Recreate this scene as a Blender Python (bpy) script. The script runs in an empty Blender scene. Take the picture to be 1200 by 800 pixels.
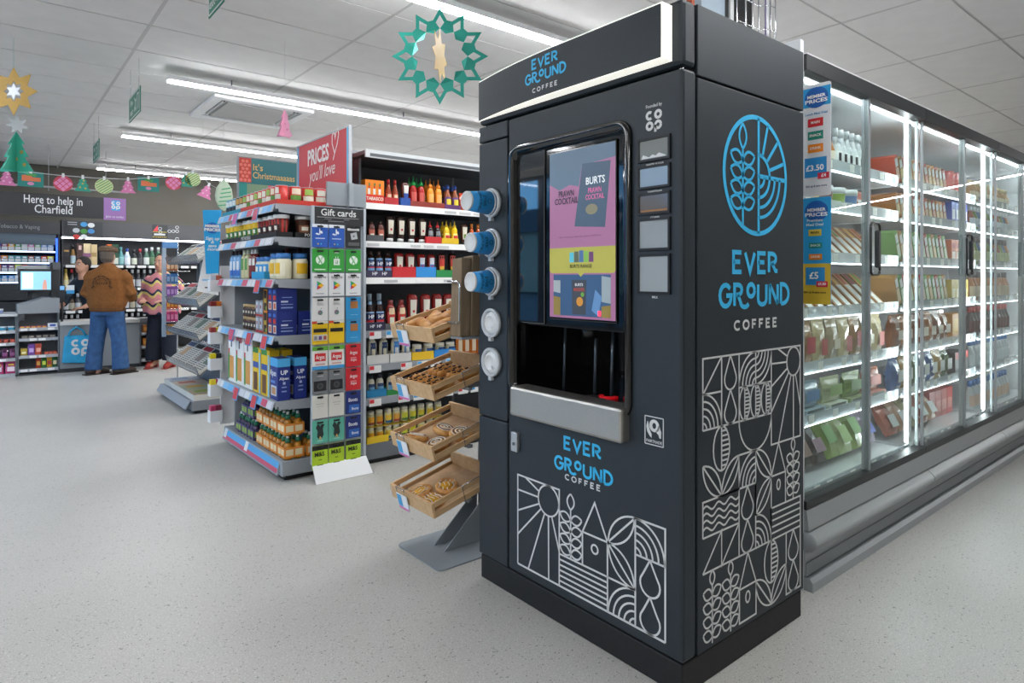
import bpy, bmesh, math, random
from math import sin, cos, pi, radians, sqrt, atan2, hypot
from mathutils import Vector, Matrix
random.seed(11)
S = bpy.context.scene
COL = S.collection

# ---------------------------------------------------------------- camera, world, exposure
CAM_H = 1.22
YAW = radians(50.62)
FPX, HORIZON = 750.0, 324.0
cd = bpy.data.cameras.new('camera'); cam = bpy.data.objects.new('camera', cd); COL.objects.link(cam)
cam.location = (0, 0, CAM_H); cam.rotation_euler = (pi/2, 0, YAW - pi/2)
cd.sensor_width = 36; cd.lens = FPX/1200*36; cd.shift_y = (HORIZON-400)/1200; cd.clip_start = 0.02
S.camera = cam
vs = S.view_settings
vs.view_transform = 'Standard'; vs.look = 'None'; vs.gamma = 1; vs.use_curve_mapping = False; vs.exposure = 0.0
wd = bpy.data.worlds.new('dusk'); S.world = wd; wd.use_nodes = True
wd.node_tree.nodes['Background'].inputs[0].default_value = (0.10, 0.26, 0.52, 1)
wd.node_tree.nodes['Background'].inputs[1].default_value = 5.5

_FW = (cos(YAW), sin(YAW)); _RT = (sin(YAW), -cos(YAW))
def x_on(u, Y):
    "X where the sight line of photo column u crosses the vertical plane at depth Y"
    d = (u-600)/FPX; rx = _FW[0]+d*_RT[0]; ry = _FW[1]+d*_RT[1]; return rx/ry*Y
def y_on(u, X):
    d = (u-600)/FPX; rx = _FW[0]+d*_RT[0]; ry = _FW[1]+d*_RT[1]; return ry/rx*X
def z_on_y(u, v, Y):
    d = (u-600)/FPX; ry = _FW[1]+d*_RT[1]; return CAM_H+(HORIZON-v)/FPX*Y/ry
def z_on_x(u, v, X):
    d = (u-600)/FPX; rx = _FW[0]+d*_RT[0]; return CAM_H+(HORIZON-v)/FPX*X/rx

# ---------------------------------------------------------------- materials
def lin(c):
    c /= 255.0
    return c/12.92 if c <= .04045 else ((c+.055)/1.055)**2.4
def rgb(h):
    h = h.lstrip('#'); return (lin(int(h[0:2],16)), lin(int(h[2:4],16)), lin(int(h[4:6],16)), 1)
MATS = {}
def mat(hexc, rough=.5, metal=0.0, emit=0.0, coat=0.0, alpha=1.0, name=None, spec=None):
    key = (hexc, rough, metal, emit, coat, alpha, spec)
    if key in MATS: return MATS[key]
    m = bpy.data.materials.new(name or ('m_'+hexc.strip('#'))); m.use_nodes = True
    b = m.node_tree.nodes['Principled BSDF']
    b.inputs['Base Color'].default_value = rgb(hexc)
    b.inputs['Roughness'].default_value = rough; b.inputs['Metallic'].default_value = metal
    if coat: b.inputs['Coat Weight'].default_value = coat; b.inputs['Coat Roughness'].default_value = .05
    if spec is not None: b.inputs['Specular IOR Level'].default_value = spec
    if emit:
        b.inputs['Emission Color'].default_value = rgb(hexc); b.inputs['Emission Strength'].default_value = emit
    if alpha < 1: b.inputs['Alpha'].default_value = alpha
    MATS[key] = m; return m
def noisy(name, hexa, hexb, scale, rough=.5, bump=0.0, metal=0.0, detail=4, stretch=(1,1,1), spec=None):
    m = bpy.data.materials.new(name); m.use_nodes = True; nt = m.node_tree; N = nt.nodes; Lk = nt.links
    b = N['Principled BSDF']; b.inputs['Roughness'].default_value = rough; b.inputs['Metallic'].default_value = metal
    if spec is not None: b.inputs['Specular IOR Level'].default_value = spec
    tc = N.new('ShaderNodeTexCoord'); mp = N.new('ShaderNodeMapping'); mp.inputs['Scale'].default_value = stretch
    nz = N.new('ShaderNodeTexNoise'); nz.inputs['Scale'].default_value = scale; nz.inputs['Detail'].default_value = detail
    rp = N.new('ShaderNodeValToRGB'); rp.color_ramp.elements[0].position = .35; rp.color_ramp.elements[1].position = .65
    rp.color_ramp.elements[0].color = rgb(hexa); rp.color_ramp.elements[1].color = rgb(hexb)
    Lk.new(tc.outputs['Object'], mp.inputs['Vector']); Lk.new(mp.outputs['Vector'], nz.inputs['Vector'])
    Lk.new(nz.outputs['Fac'], rp.inputs['Fac']); Lk.new(rp.outputs['Color'], b.inputs['Base Color'])
    if bump:
        bp = N.new('ShaderNodeBump'); bp.inputs['Strength'].default_value = bump; bp.inputs['Distance'].default_value = .002
        Lk.new(nz.outputs['Fac'], bp.inputs['Height']); Lk.new(bp.outputs['Normal'], b.inputs['Normal'])
    return m
def glassmat(name, tint='#f4faf8', refl=1.0):
    m = bpy.data.materials.new(name); m.use_nodes = True; nt = m.node_tree; N = nt.nodes; Lk = nt.links
    for n in list(N):
        if n.type != 'OUTPUT_MATERIAL': N.remove(n)
    out = [n for n in N if n.type == 'OUTPUT_MATERIAL'][0]
    tr = N.new('ShaderNodeBsdfTransparent'); tr.inputs[0].default_value = rgb(tint)
    gl = N.new('ShaderNodeBsdfGlossy'); gl.inputs['Roughness'].default_value = .01; gl.inputs[0].default_value = (refl,refl,refl,1)
    fr = N.new('ShaderNodeFresnel'); fr.inputs[0].default_value = 1.45
    mx = N.new('ShaderNodeMixShader')
    ge = N.new('ShaderNodeNewGeometry'); iv = N.new('ShaderNodeMath'); iv.operation = 'SUBTRACT'; iv.inputs[0].default_value = 1.0
    mu = N.new('ShaderNodeMath'); mu.operation = 'MULTIPLY'      # one reflection per sheet, at its outer face
    Lk.new(ge.outputs['Backfacing'], iv.inputs[1]); Lk.new(fr.outputs[0], mu.inputs[0]); Lk.new(iv.outputs[0], mu.inputs[1])
    Lk.new(mu.outputs[0], mx.inputs[0]); Lk.new(tr.outputs[0], mx.inputs[1]); Lk.new(gl.outputs[0], mx.inputs[2]); Lk.new(mx.outputs[0], out.inputs[0])
    return m
def floormat():
    m = bpy.data.materials.new('speckled_vinyl'); m.use_nodes = True; nt = m.node_tree; N = nt.nodes; Lk = nt.links
    b = N['Principled BSDF']; b.inputs['Roughness'].default_value = .38
    tc = N.new('ShaderNodeTexCoord')
    base = N.new('ShaderNodeTexNoise'); base.inputs['Scale'].default_value = 1.3; base.inputs['Detail'].default_value = 5
    r0 = N.new('ShaderNodeValToRGB'); r0.color_ramp.elements[0].color = rgb('#b6b5b0'); r0.color_ramp.elements[1].color = rgb('#c0bfba')
    r0.color_ramp.elements[0].position = .3; r0.color_ramp.elements[1].position = .7
    Lk.new(tc.outputs['Object'], base.inputs['Vector']); Lk.new(base.outputs['Fac'], r0.inputs['Fac'])
    col = r0.outputs['Color']
    for sc, pos, w, c in ((210, .31, .05, '#817f79'), (150, .34, .05, '#d2d1cd'), (380, .36, .06, '#8f8d88'), (105, .285, .03, '#66645f')):
        nz = N.new('ShaderNodeTexNoise'); nz.inputs['Scale'].default_value = sc; nz.inputs['Detail'].default_value = 1
        Lk.new(tc.outputs['Object'], nz.inputs['Vector'])
        rp = N.new('ShaderNodeValToRGB'); rp.color_ramp.elements[0].position = pos; rp.color_ramp.elements[1].position = pos+w
        rp.color_ramp.elements[0].color = (.78,.78,.78,1); rp.color_ramp.elements[1].color = (0,0,0,1)
        Lk.new(nz.outputs['Fac'], rp.inputs['Fac'])
        mx = N.new('ShaderNodeMix'); mx.data_type = 'RGBA'; mx.inputs['B'].default_value = rgb(c)
        Lk.new(rp.outputs['Color'], mx.inputs['Factor']); Lk.new(col, mx.inputs['A']); col = mx.outputs['Result']
    Lk.new(col, b.inputs['Base Color'])
    return m

# ---------------------------------------------------------------- mesh builder
class MB:
    def __init__(s): s.v = []; s.f = []; s.m = []; s.T = None; s.smooth = set()
    def _add(s, vs_, fs, mi=0, sm=False):
        o = len(s.v)
        if s.T is not None: vs_ = [s.T @ Vector(p) for p in vs_]
        s.v += [tuple(p) for p in vs_]
        for f in fs:
            if sm: s.smooth.add(len(s.f))
            s.f.append(tuple(i+o for i in f)); s.m.append(mi)
        return s
    def box(s, x0, y0, z0, x1, y1, z1, mi=0):
        x0, x1 = min(x0,x1), max(x0,x1); y0, y1 = min(y0,y1), max(y0,y1); z0, z1 = min(z0,z1), max(z0,z1)
        v = [(x0,y0,z0),(x1,y0,z0),(x1,y1,z0),(x0,y1,z0),(x0,y0,z1),(x1,y0,z1),(x1,y1,z1),(x0,y1,z1)]
        return s._add(v, [(3,2,1,0),(4,5,6,7),(0,1,5,4),(1,2,6,5),(2,3,7,6),(3,0,4,7)], mi)
    def cbox(s, c, d, mi=0): return s.box(c[0]-d[0]/2,c[1]-d[1]/2,c[2]-d[2]/2,c[0]+d[0]/2,c[1]+d[1]/2,c[2]+d[2]/2,mi)
    def hexa(s, b, t, mi=0):   # 4 bottom + 4 top points (ccw)
        return s._add(list(b)+list(t), [(3,2,1,0),(4,5,6,7),(0,1,5,4),(1,2,6,5),(2,3,7,6),(3,0,4,7)], mi)
    def lathe(s, prof, n=16, c=(0,0,0), sx=1, sy=1, mi=0, axis='z', sm=True, a0=0, a1=2*pi):
        full = abs(a1-a0-2*pi) < 1e-6; k = n if full else n+1
        vs_ = []
        for r, z in prof:
            for i in range(k):
                a = a0+(a1-a0)*i/n; x, y = r*sx*cos(a), r*sy*sin(a)
                p = (x, y, z) if axis == 'z' else ((z, x, y) if axis == 'x' else (y, z, x))
                vs_.append((p[0]+c[0], p[1]+c[1], p[2]+c[2]))
        fs = []; mis = []
        for j in range(len(prof)-1):
            for i in range(n):
                a, b = j*k+i, j*k+(i+1) % k
                fs.append((a, b, b+k, a+k)); mis.append(mi[j] if isinstance(mi, (list,tuple)) else mi)
        o = len(s.f)
        s._add(vs_, fs, 0, sm)
        for q, m_ in enumerate(mis): s.m[o+q] = m_
        if full:
            if prof[0][0] > 1e-5: s.f.append(tuple(len(s.v)-len(vs_)+i for i in reversed(range(k)))); s.m.append(mis[0])
            if prof[-1][0] > 1e-5: s.f.append(tuple(len(s.v)-k+i for i in range(k))); s.m.append(mis[-1])
        return s
    def tube(s, pts, r, n=6, mi=0, closed=False, sm=True):
        pts = [Vector(p) for p in pts]; N = len(pts); rings = []
        for i, p in enumerate(pts):
            a = pts[(i-1) % N] if (closed or i > 0) else p; b = pts[(i+1) % N] if (closed or i < N-1) else p
            d = (b-a).normalized(); up = Vector((0,0,1)) if abs(d.z) < .95 else Vector((1,0,0))
            e1 = d.cross(up).normalized(); e2 = e1.cross(d)
            rr = r[i] if isinstance(r, (list,tuple)) else r
            rings.append([p+e1*rr*cos(2*pi*k/n)+e2*rr*sin(2*pi*k/n) for k in range(n)])
        vs_ = [q for rg in rings for q in rg]; fs = []
        for j in range(N if closed else N-1):
            for k in range(n):
                a, b = j*n+k, j*n+(k+1) % n; c, d = ((j+1) % N)*n+(k+1) % n, ((j+1) % N)*n+k
                fs.append((a, b, c, d))
        if not closed: fs += [tuple(reversed(range(n))), tuple((N-1)*n+k for k in range(n))]
        return s._add(vs_, fs, mi, sm)
    def prism(s, poly, d0, d1, plane='xz', mi=0, mside=None):
        # poly: 2D outline; plane xz -> extruded along y, yz -> along x, xy -> along z
        def P(a, b, d): return (a, d, b) if plane == 'xz' else ((d, a, b) if plane == 'yz' else (a, b, d))
        n = len(poly)
        o = len(s.f)
        s._add([P(a, b, d0) for a, b in poly]+[P(a, b, d1) for a, b in poly],
               [tuple(range(n)), tuple(reversed(range(n, 2*n)))]+[(i, n+i, n+(i+1) % n, (i+1) % n) for i in range(n)], mi)
        if mside is not None:
            for q in range(o+2, len(s.f)): s.m[q] = mside
        return s
    def ribbon(s, pts, w, plane, off, th=.0006, closed=False, mi=0):
        # flat stroke of width w along 2D pts; plane: function (a,b)->3D, off: outward vector
        P = [Vector((a, b)) for a, b in pts]; N = len(P)
        L, R = [], []
        for i in range(N):
            a = P[(i-1) % N] if (closed or i > 0) else None; b = P[(i+1) % N] if (closed or i < N-1) else None
            d1 = (P[i]-a).normalized() if a is not None and (P[i]-a).length > 1e-9 else None
            d2 = (b-P[i]).normalized() if b is not None and (b-P[i]).length > 1e-9 else None
            if d1 is None: d1 = d2
            if d2 is None: d2 = d1
            n1 = Vector((-d1.y, d1.x)); n2 = Vector((-d2.y, d2.x)); nn = n1+n2
            if nn.length < 1e-6: nn = n1
            nn.normalize(); k = 1/max(.45, nn.dot(n1))
            L.append(P[i]+nn*w/2*k); R.append(P[i]-nn*w/2*k)
        off = Vector(off)*th
        v0 = [Vector(plane(*p)) for p in L]+[Vector(plane(*p)) for p in R]
        vs_ = v0+[p+off for p in v0]; fs = []
        for i in range(N if closed else N-1):
            j = (i+1) % N
            fs.append((2*N+i, 2*N+j, 3*N+j, 3*N+i)); fs.append((i, j, 2*N+j, 2*N+i)); fs.append((N+i, N+j, 3*N+j, 3*N+i))
        return s._add(vs_, fs, mi)
    def mesh(s, name, mats, origin=None, recalc=True):
        me = bpy.data.meshes.new(name)
        v = s.v if origin is None else [(p[0]-origin[0], p[1]-origin[1], p[2]-origin[2]) for p in s.v]
        me.from_pydata(v, [], s.f)
        if not isinstance(mats, (list,tuple)): mats = [mats]
        for m in mats: me.materials.append(m)
        if len(mats) > 1: me.polygons.foreach_set('material_index', s.m)
        if s.smooth: me.polygons.foreach_set('use_smooth', [i in s.smooth for i in range(len(s.f))])
        if recalc:
            bm = bmesh.new(); bm.from_mesh(me); bmesh.ops.recalc_face_normals(bm, faces=bm.faces); bm.to_mesh(me); bm.free()
        me.update(); return me
    def build(s, name, mats, parent=None, bevel=0, recalc=True):
        "mesh given in world coordinates; origin goes to the thing's base"
        if parent is not None: org = ORG[parent.name]
        else:
            xs = [p[0] for p in s.v]; ys = [p[1] for p in s.v]; zs = [p[2] for p in s.v]
            org = Vector(((min(xs)+max(xs))/2, (min(ys)+max(ys))/2, min(zs)))
        o = bpy.data.objects.new(name, s.mesh(name, mats, org, recalc)); COL.objects.link(o)
        if parent is not None: o.parent = parent
        else: o.location = org
        ORG[o.name] = org
        if bevel:
            b = o.modifiers.new('bevel', 'BEVEL'); b.width = bevel; b.segments = 2; b.limit_method = 'ANGLE'; b.angle_limit = radians(40); b.harden_normals = False
        return o
ORG = {}
SEEN = {}
def tag(o, label, cat, group=None):
    n = len(label.replace(',', ' ').split())
    if not 4 <= n <= 16: print('LABEL LENGTH', n, label)
    o['label'] = label; o['category'] = cat
    if group: o['group'] = group
    SEEN[label] = SEEN.get(label, 0)+1
    return o
def thing(name, label, cat, loc, group=None, rz=0):
    o = bpy.data.objects.new(name, None); COL.objects.link(o); o.location = loc; o.empty_display_size = .05
    o.rotation_euler = (0,0,rz); ORG[o.name] = Vector(loc); return tag(o, label, cat, group)
def struct(o, kind='structure'): o['kind'] = kind; return o
def inst(name, me, loc, parent=None, rz=0, rot=None):
    o = bpy.data.objects.new(name, me); COL.objects.link(o); o.location = loc
    o.rotation_euler = rot if rot else (0,0,rz)
    if parent is not None: o.parent = parent
    ORG[o.name] = Vector(loc) if parent is None else ORG[parent.name]
    return o
ORD = ['first','second','third','fourth','fifth','sixth','seventh','eighth','ninth','tenth','eleventh','twelfth','thirteenth','fourteenth','fifteenth','sixteenth','seventeenth','eighteenth','nineteenth','twentieth']+['%d%s' % (n, {1:'st',2:'nd',3:'rd'}.get(n % 10, 'th')) for n in range(21, 80)]
NUM = ['zero','one','two','three','four','five','six','seven','eight','nine','ten','eleven','twelve']
def place(name, parts, loc, label, cat, group=None, rz=0, rot=None):
    "one thing from a prototype: parts = [(part name, mesh[, sub parts])]; one part -> a single mesh object"
    if len(parts) == 1:
        return tag(inst(name, parts[0][1], loc, None, rz, rot), label, cat, group)
    r = bpy.data.objects.new(name, None); COL.objects.link(r); r.location = loc; r.rotation_euler = rot if rot else (0,0,rz)
    r.empty_display_size = .03; ORG[r.name] = Vector(loc); tag(r, label, cat, group)
    for p in parts:
        c = inst(p[0], p[1], (0,0,0), r)
    return r
# text as real flat geometry
_TX = {}
def text_mesh(txt, size=1.0, bold=0.0, th=0.0, spacing=1.0, shear=0.0, align='CENTER', res=2):
    key = (txt, bold, th, spacing, shear, align, res)
    if key not in _TX:
        cu = bpy.data.curves.new('t', 'FONT'); cu.body = txt; cu.size = 1; cu.offset = bold; cu.extrude = th
        cu.align_x = align; cu.align_y = 'CENTER'; cu.space_character = spacing; cu.shear = shear; cu.resolution_u = res
        o = bpy.data.objects.new('t', cu); COL.objects.link(o)
        dg = bpy.context.evaluated_depsgraph_get(); me = bpy.data.meshes.new_from_object(o.evaluated_get(dg))
        _TX[key] = ([tuple(v.co) for v in me.vertices], [tuple(p.vertices) for p in me.polygons])
        bpy.data.objects.remove(o); bpy.data.curves.remove(cu); bpy.data.meshes.remove(me)
    return _TX[key]
def add_text(mb, txt, plane, off, size, bold=0.0, spacing=1.0, shear=0.0, align='CENTER', mi=0, th=.0005, width=None, at=(0,0), rot=0.0, sx=1.0):
    v, f = text_mesh(txt, 1, bold, 0, spacing, shear, align)
    if not v: return mb
    off = Vector(off)*th
    if width is not None:
        w = max(p[0] for p in v)-min(p[0] for p in v); sx = width/(w*size)
    c, s_ = cos(rot), sin(rot)
    pts = []
    for p in v:
        a, b = p[0]*size*sx, p[1]*size
        a, b = a*c-b*s_+at[0], a*s_+b*c+at[1]
        pts.append(Vector(plane(a, b))+off)
    o = len(mb.v); mb._add(pts, f, mi); return mb
def arc(cx, cy, r, a0, a1, n=12, ry=None):
    ry = r if ry is None else ry
    return [(cx+r*cos(radians(a0+(a1-a0)*i/n)), cy+ry*sin(radians(a0+(a1-a0)*i/n))) for i in range(n+1)]
def rrect(x0, y0, x1, y1, r, n=4):
    p = []
    for cx, cy, a in ((x1-r,y0+r,-90),(x1-r,y1-r,0),(x0+r,y1-r,90),(x0+r,y0+r,180)): p += arc(cx, cy, r, a, a+90, n)
    return p
# ---------------------------------------------------------------- the shell of the shop
CEIL = 2.93
M_floor = floormat()
M_tile = noisy('ceiling_tile', '#d8d7d5', '#dddcda', 6, .85, .05)
M_wall = noisy('painted_wall', '#58554d', '#5b5850', 3, .8)
M_light = mat('#fbfcff', .4, 0, 70.0, name="led_strip")
M_white = mat('#e6e7e8', .45)
M_grey = mat('#9aa0a6', .5, .0, name='shelving_grey')
M_greyd = mat('#6f757b', .55)
M_dark = mat('#2b2d30', .5)
M_black = mat('#0c0d0e', .5)
M_chrome = mat('#c9ccd0', .22, .9)
M_steel = noisy('brushed_steel', '#a9a69f', '#b7b4ad', 90, .33, .02, .85, 2, (1, 1, 30))
RX0, RX1, RY0, RY1 = -3.6, 16.5, -6.5, 12.35
struct(MB().box(RX0, RY0, -.1, RX1, RY1, 0).build('floor', M_floor))
struct(MB().box(RX0, RY0, CEIL+.03, RX1, RY1, CEIL+.2).build('ceiling', mat('#b9b8b6', .9)))
CEILING = bpy.data.objects['ceiling']
# ceiling tiles 1.2 x 0.6 in a metal grid
tile = MB().box(-.592, -.292, 0, .592, .292, .026).mesh('ceiling_tile', [M_tile])
gx0 = .86-1.2*0; cnt = 0; far = MB()
for i in range(-1, 11):
    for j in range(0, 21):
        cx, cy = .86+1.2*i+.6, .13+.6*j+.3
        if cx > 12 or cy > 12.1: continue
        # keep free what the fittings need
        if cnt < 230 and cx > -.5:
            o = inst('ceiling_tile', tile, (cx-ORG['ceiling'].x, cy-ORG['ceiling'].y, CEIL-ORG['ceiling'].z), CEILING); cnt += 1
        else: far.cbox((cx, cy, CEIL+.013), (1.184, .584, .026))
for i in range(-4, 13):
    for j in range(-11, 0):
        far.cbox((.86+1.2*i+.6, .13+.6*j+.3, CEIL+.013), (1.184, .584, .026))
for i in range(-4, -1):
    for j in range(0, 20): far.cbox((.86+1.2*i+.6, .13+.6*j+.3, CEIL+.013), (1.184, .584, .026))
o = far.build('ceiling_tiles', M_tile, CEILING); o['kind'] = 'stuff'
g = MB()
for i in range(-3, 12): g.box(.86+1.2*i-.010, RY0, CEIL-.002, .86+1.2*i+.010, RY1, CEIL+.03)
for j in range(-10, 21): g.box(RX0, .13+.6*j-.008, CEIL+.004, RX1, .13+.6*j+.008, CEIL+.03)
g.build('ceiling_grid', mat('#bdbcba', .6), CEILING)
struct(MB().box(RX0, RY1, 0, RX1, RY1+.15, CEIL+.2).build('wall_back', M_wall))
struct(MB().box(RX1, RY0, 0, RX1+.15, RY1, CEIL+.2).build('wall_right', mat('#c9c7c2', .8)))
struct(MB().box(RX0, RY0-.15, 0, RX1, RY0, CEIL+.2).build('wall_front', mat('#c9c7c2', .8)))
# shop front: low wall, glazing bars and glass towards the street
struct(MB().box(RX0-.15, RY0, 0, RX0, RY1, .45).box(RX0-.15, RY0, 2.82, RX0, RY1, CEIL+.2).box(RX0-.15, RY0, .45, RX0, 3.2, 2.82).box(RX0-.15, 10.4, .45, RX0, RY1, 2.82).build('wall_left', mat('#c9c7c2', .8)))
for k in range(5):
    y0 = 3.2+1.44*k
    w = MB().box(RX0-.09, y0, .45, RX0-.03, y0+.06, 2.82).box(RX0-.09, y0+1.38, .45, RX0-.03, y0+1.44, 2.82).box(RX0-.09, y0+.06, .45, RX0-.03, y0+1.38, .51).box(RX0-.09, y0+.06, 2.76, RX0-.03, y0+1.38, 2.82)
    o = struct(w.build('window_%d' % (k+1), mat('#30343a', .4)))
    MB().box(RX0-.063, y0+.06, .51, RX0-.057, y0+1.38, 2.76).build('pane', glassmat('shop_glass'), o)
# ---------------------------------------------------------------- suspended LED strips, parallel to the fridges
def strip(x0, x1, y, label, zt=2.835):
    t = thing('ceiling_light', label, 'light', ((x0+x1)/2, y, zt-.03), 'suspended strip lights')
    MB().box(x0, y-.04, zt, x1, y+.04, zt+.035).build('housing', M_white, t)
    MB().box(x0+.002, y-.026, zt-.016, x1-.002, y+.026, zt).build('diffuser', M_light, t)
    x = x0+.5
    while x < x1:
        MB().tube([(x, y, zt+.035), (x, y, CEIL+.002)], .006, 6).build('dropper', M_greyd, t); x += 1.7
strip(1.45, 4.2, .50, 'white LED strip light over the fridge aisle')
strip(1.15, 9.2, 3.22, 'white LED strip light ending behind the coffee machine header')
strip(1.15, 9.2, 5.86, 'long white LED strip light above the red price sign')
strip(1.2, 9.2, 8.50, 'white LED strip light beyond the ceiling air unit')
strip(1.27, 9.2, 11.3, 'farthest white LED strip light, close to the back wall')
for k, y in enumerate((-2.0, .62, 3.22, 5.86, 8.50)):
    strip(-3.3, -.35, y, 'white LED strip light on the window side, %s from the front wall' % ORD[k])
def strip_turned(p, q, label, zt=2.835):
    p, q = Vector(p), Vector(q); L_ = (q-p).length; rz = atan2(q.y-p.y, q.x-p.x); c = (p+q)/2
    t = thing('ceiling_light', label, 'light', (c.x, c.y, zt-.03), 'suspended strip lights', rz)
    inst('housing', MB().box(-L_/2, -.03, .03, L_/2, .03, .065).mesh('housing', [M_white]), (0,0,0), t)
    inst('diffuser', MB().box(-L_/2, -.027, .018, L_/2, .027, .03).mesh('diffuser', [M_light]), (0,0,0), t)
    inst('dropper', MB().tube([(0,0,.065),(0,0,CEIL-zt+.03)], .006, 6).mesh('dropper', [M_greyd]), (0,0,0), t)
strip_turned((16.2, -5.3), (12.4, .0), 'slanting white LED strip light at the far right end, mirrored in the fridge doors')
# ---------------------------------------------------------------- coffee machine
M_body = noisy('machine_powder_coat', '#1e272e', '#222b32', 260, .52, .08, 0, 2)
M_plinth = noisy('machine_plinth', '#121314', '#18191a', 60, .6, .05)
M_gloss = mat('#060708', .06, 0, 0, .6, name='gloss_black')
M_half = mat('#0a0f16', .03, name='half_mirror_glass'); M_half.node_tree.nodes['Principled BSDF'].inputs['IOR'].default_value = 2.3
M_cyan = mat('#35bdf0', .5, name='logo_blue')
M_line = mat('#dcdedd', .5, name='logo_white')
M_lit = mat('#fffdf2', .4, 0, .75, name='lit_acrylic')
MX0, MX1, MY0, MY1, MZ = 1.55, 2.27, 1.113, 2.10, 2.026
cm = thing('coffee_machine', 'tall black self-service coffee machine with blue lettering and white line drawings', 'coffee machine', (1.91, 1.606, 0))
MB().box(1.556, 1.119, 0, 2.264, 2.094, .094).build('plinth', M_plinth, cm, .004)
CAB = True
MB().box(1.60, 1.14, .094, 2.25, 2.07, .1).build('shadow_gap', M_black, cm)
MB().box(1.58, 1.125, 1.808, 2.25, 2.08, 1.832).build('shadow_gap', M_black, cm)
hd = MB().box(1.623, MY0, 1.815, MX1, MY1, MZ).build('header', M_body, cm, .003)
MB().box(MX0, MY0, 1.832, 1.617, MY1, MZ).build('header_front', M_body, hd, .014)
# main door with the opening of the serving area
def holed(mb, ys, zs, x0, x1, hole):
    idx = {}; vs_ = []
    for xi, x in enumerate((x0, x1)):
        for i, y in enumerate(ys):
            for j, z in enumerate(zs): idx[(xi,i,j)] = len(vs_); vs_.append((x, y, z))
    fs = []; n, m = len(ys)-1, len(zs)-1; solid = lambda i, j: 0 <= i < n and 0 <= j < m and (i, j) not in hole
    for i in range(n):
        for j in range(m):
            if not solid(i, j): continue
            for xi in (0, 1): fs.append((idx[xi,i,j], idx[xi,i+1,j], idx[xi,i+1,j+1], idx[xi,i,j+1]))
            for (di, dj, a, b) in ((-1,0,(i,j),(i,j+1)), (1,0,(i+1,j),(i+1,j+1)), (0,-1,(i,j),(i+1,j)), (0,1,(i,j+1),(i+1,j+1))):
                if not solid(i+di, j+dj): fs.append((idx[0,a[0],a[1]], idx[0,b[0],b[1]], idx[1,b[0],b[1]], idx[1,a[0],a[1]]))
    return mb._add(vs_, fs)
holed(MB(), [MY0, 1.318, 1.882, MY1], [.1, .782, 1.06, 1.808], 1.623, MX1, {(1,1)}).build('cabinet', M_body, cm, .003)
MB().box(1.88, 1.317, .781, MX1+.001, 1.883, 1.061).build('niche_back_plate', M_black, cm)
door = holed(MB(), [MY0, 1.325, 1.872, 1.912], [.1, .79, 1.69, 1.824], MX0, 1.617, {(1,1)}).build('door', M_body, cm, .010)
for z0, z1 in ((.1, .656), (.66, 1.757), (1.761, 1.824)):
    MB().box(MX0, 1.917, z0, 1.617, MY1, z1).build('cup_column_panel', M_body, cm, .005)
# glossy surround
def sweep_frame(mb, path, prof, mi=0):
    "closed path in the (y,z) plane, profile (outward offset, x)"
    N = len(path); rings = []
    for i in range(N):
        a, b = Vector(path[(i-1) % N]), Vector(path[(i+1) % N]); d = (b-a).normalized(); n = Vector((d.y, -d.x))
        rings.append([(px_, path[i][0]+n.x*o_, path[i][1]+n.y*o_) for o_, px_ in prof])
    k = len(prof); fs = []
    for i in range(N):
        for j in range(k): fs.append((i*k+j, ((i+1) % N)*k+j, ((i+1) % N)*k+(j+1) % k, i*k+(j+1) % k))
    return mb._add([p for r in rings for p in r], fs, mi, True)
path = rrect(1.322, .79, 1.878, 1.692, .035, 5)
fr = sweep_frame(MB(), path, [(.024,1.552),(.022,1.540),(.012,1.532),(0,1.540),(-.012,1.548),(-.012,1.60),(.024,1.60)]).build('display_surround', M_gloss, cm)
MB().box(1.566, 1.325, 1.045, 1.58, 1.874, 1.69).build('front_glass', M_gloss, cm)
MB().box(1.56, 1.715, 1.047, 1.567, 1.87, 1.688).build('side_glass', M_half, cm, .003)
# serving niche
nb = MB().box(1.86, 1.325, .79, 1.87, 1.874, 1.06).box(1.58, 1.325, 1.04, 1.87, 1.874, 1.06).box(1.575, 1.325, .785, 1.87, 1.874, .80).box(1.58, 1.318, .785, 1.87, 1.328, 1.06).box(1.58, 1.872, .785, 1.87, 1.882, 1.06)
nb.build('serving_niche', mat('#0a0b0c', .12, 0, 0, .5), cm)
for y in (1.76, 1.60, 1.52):
    MB().tube([(1.70, y, .80), (1.71, y, 1.045)], .006, 6).build('nozzle_guide', mat('#59636c', .2, .5), cm)
MB().lathe([(.045,.80),(.045,.804),(.03,.804)], 20, (1.62, 1.53, 0)).build('drip_grille', mat('#3b3f43', .3, .8), cm)
MB().prism(arc(1.665, 1.50, .035, 100, 290, 10)+arc(1.665, 1.50, .02, 290, 100, 10), .801, .809, 'xy').build('cup_stop', mat('#d0161f', .35, 0, .25), cm)
MB().lathe([(.04,.8005),(.04,.8035),(.028,.8035),(.028,.801)], 20, (1.60, 1.40, 0)).build('cup_hole', M_black, cm)
MB().lathe([(.03,1.0),(.04,1.045)], 10, (1.68, 1.60, 0)).build('coffee_spout', mat('#1b1d1f', .25), cm)
MB().box(1.512, 1.312, .702, 1.60, 1.858, .812).build('drip_tray_front', M_steel, cm, .010)
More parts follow.
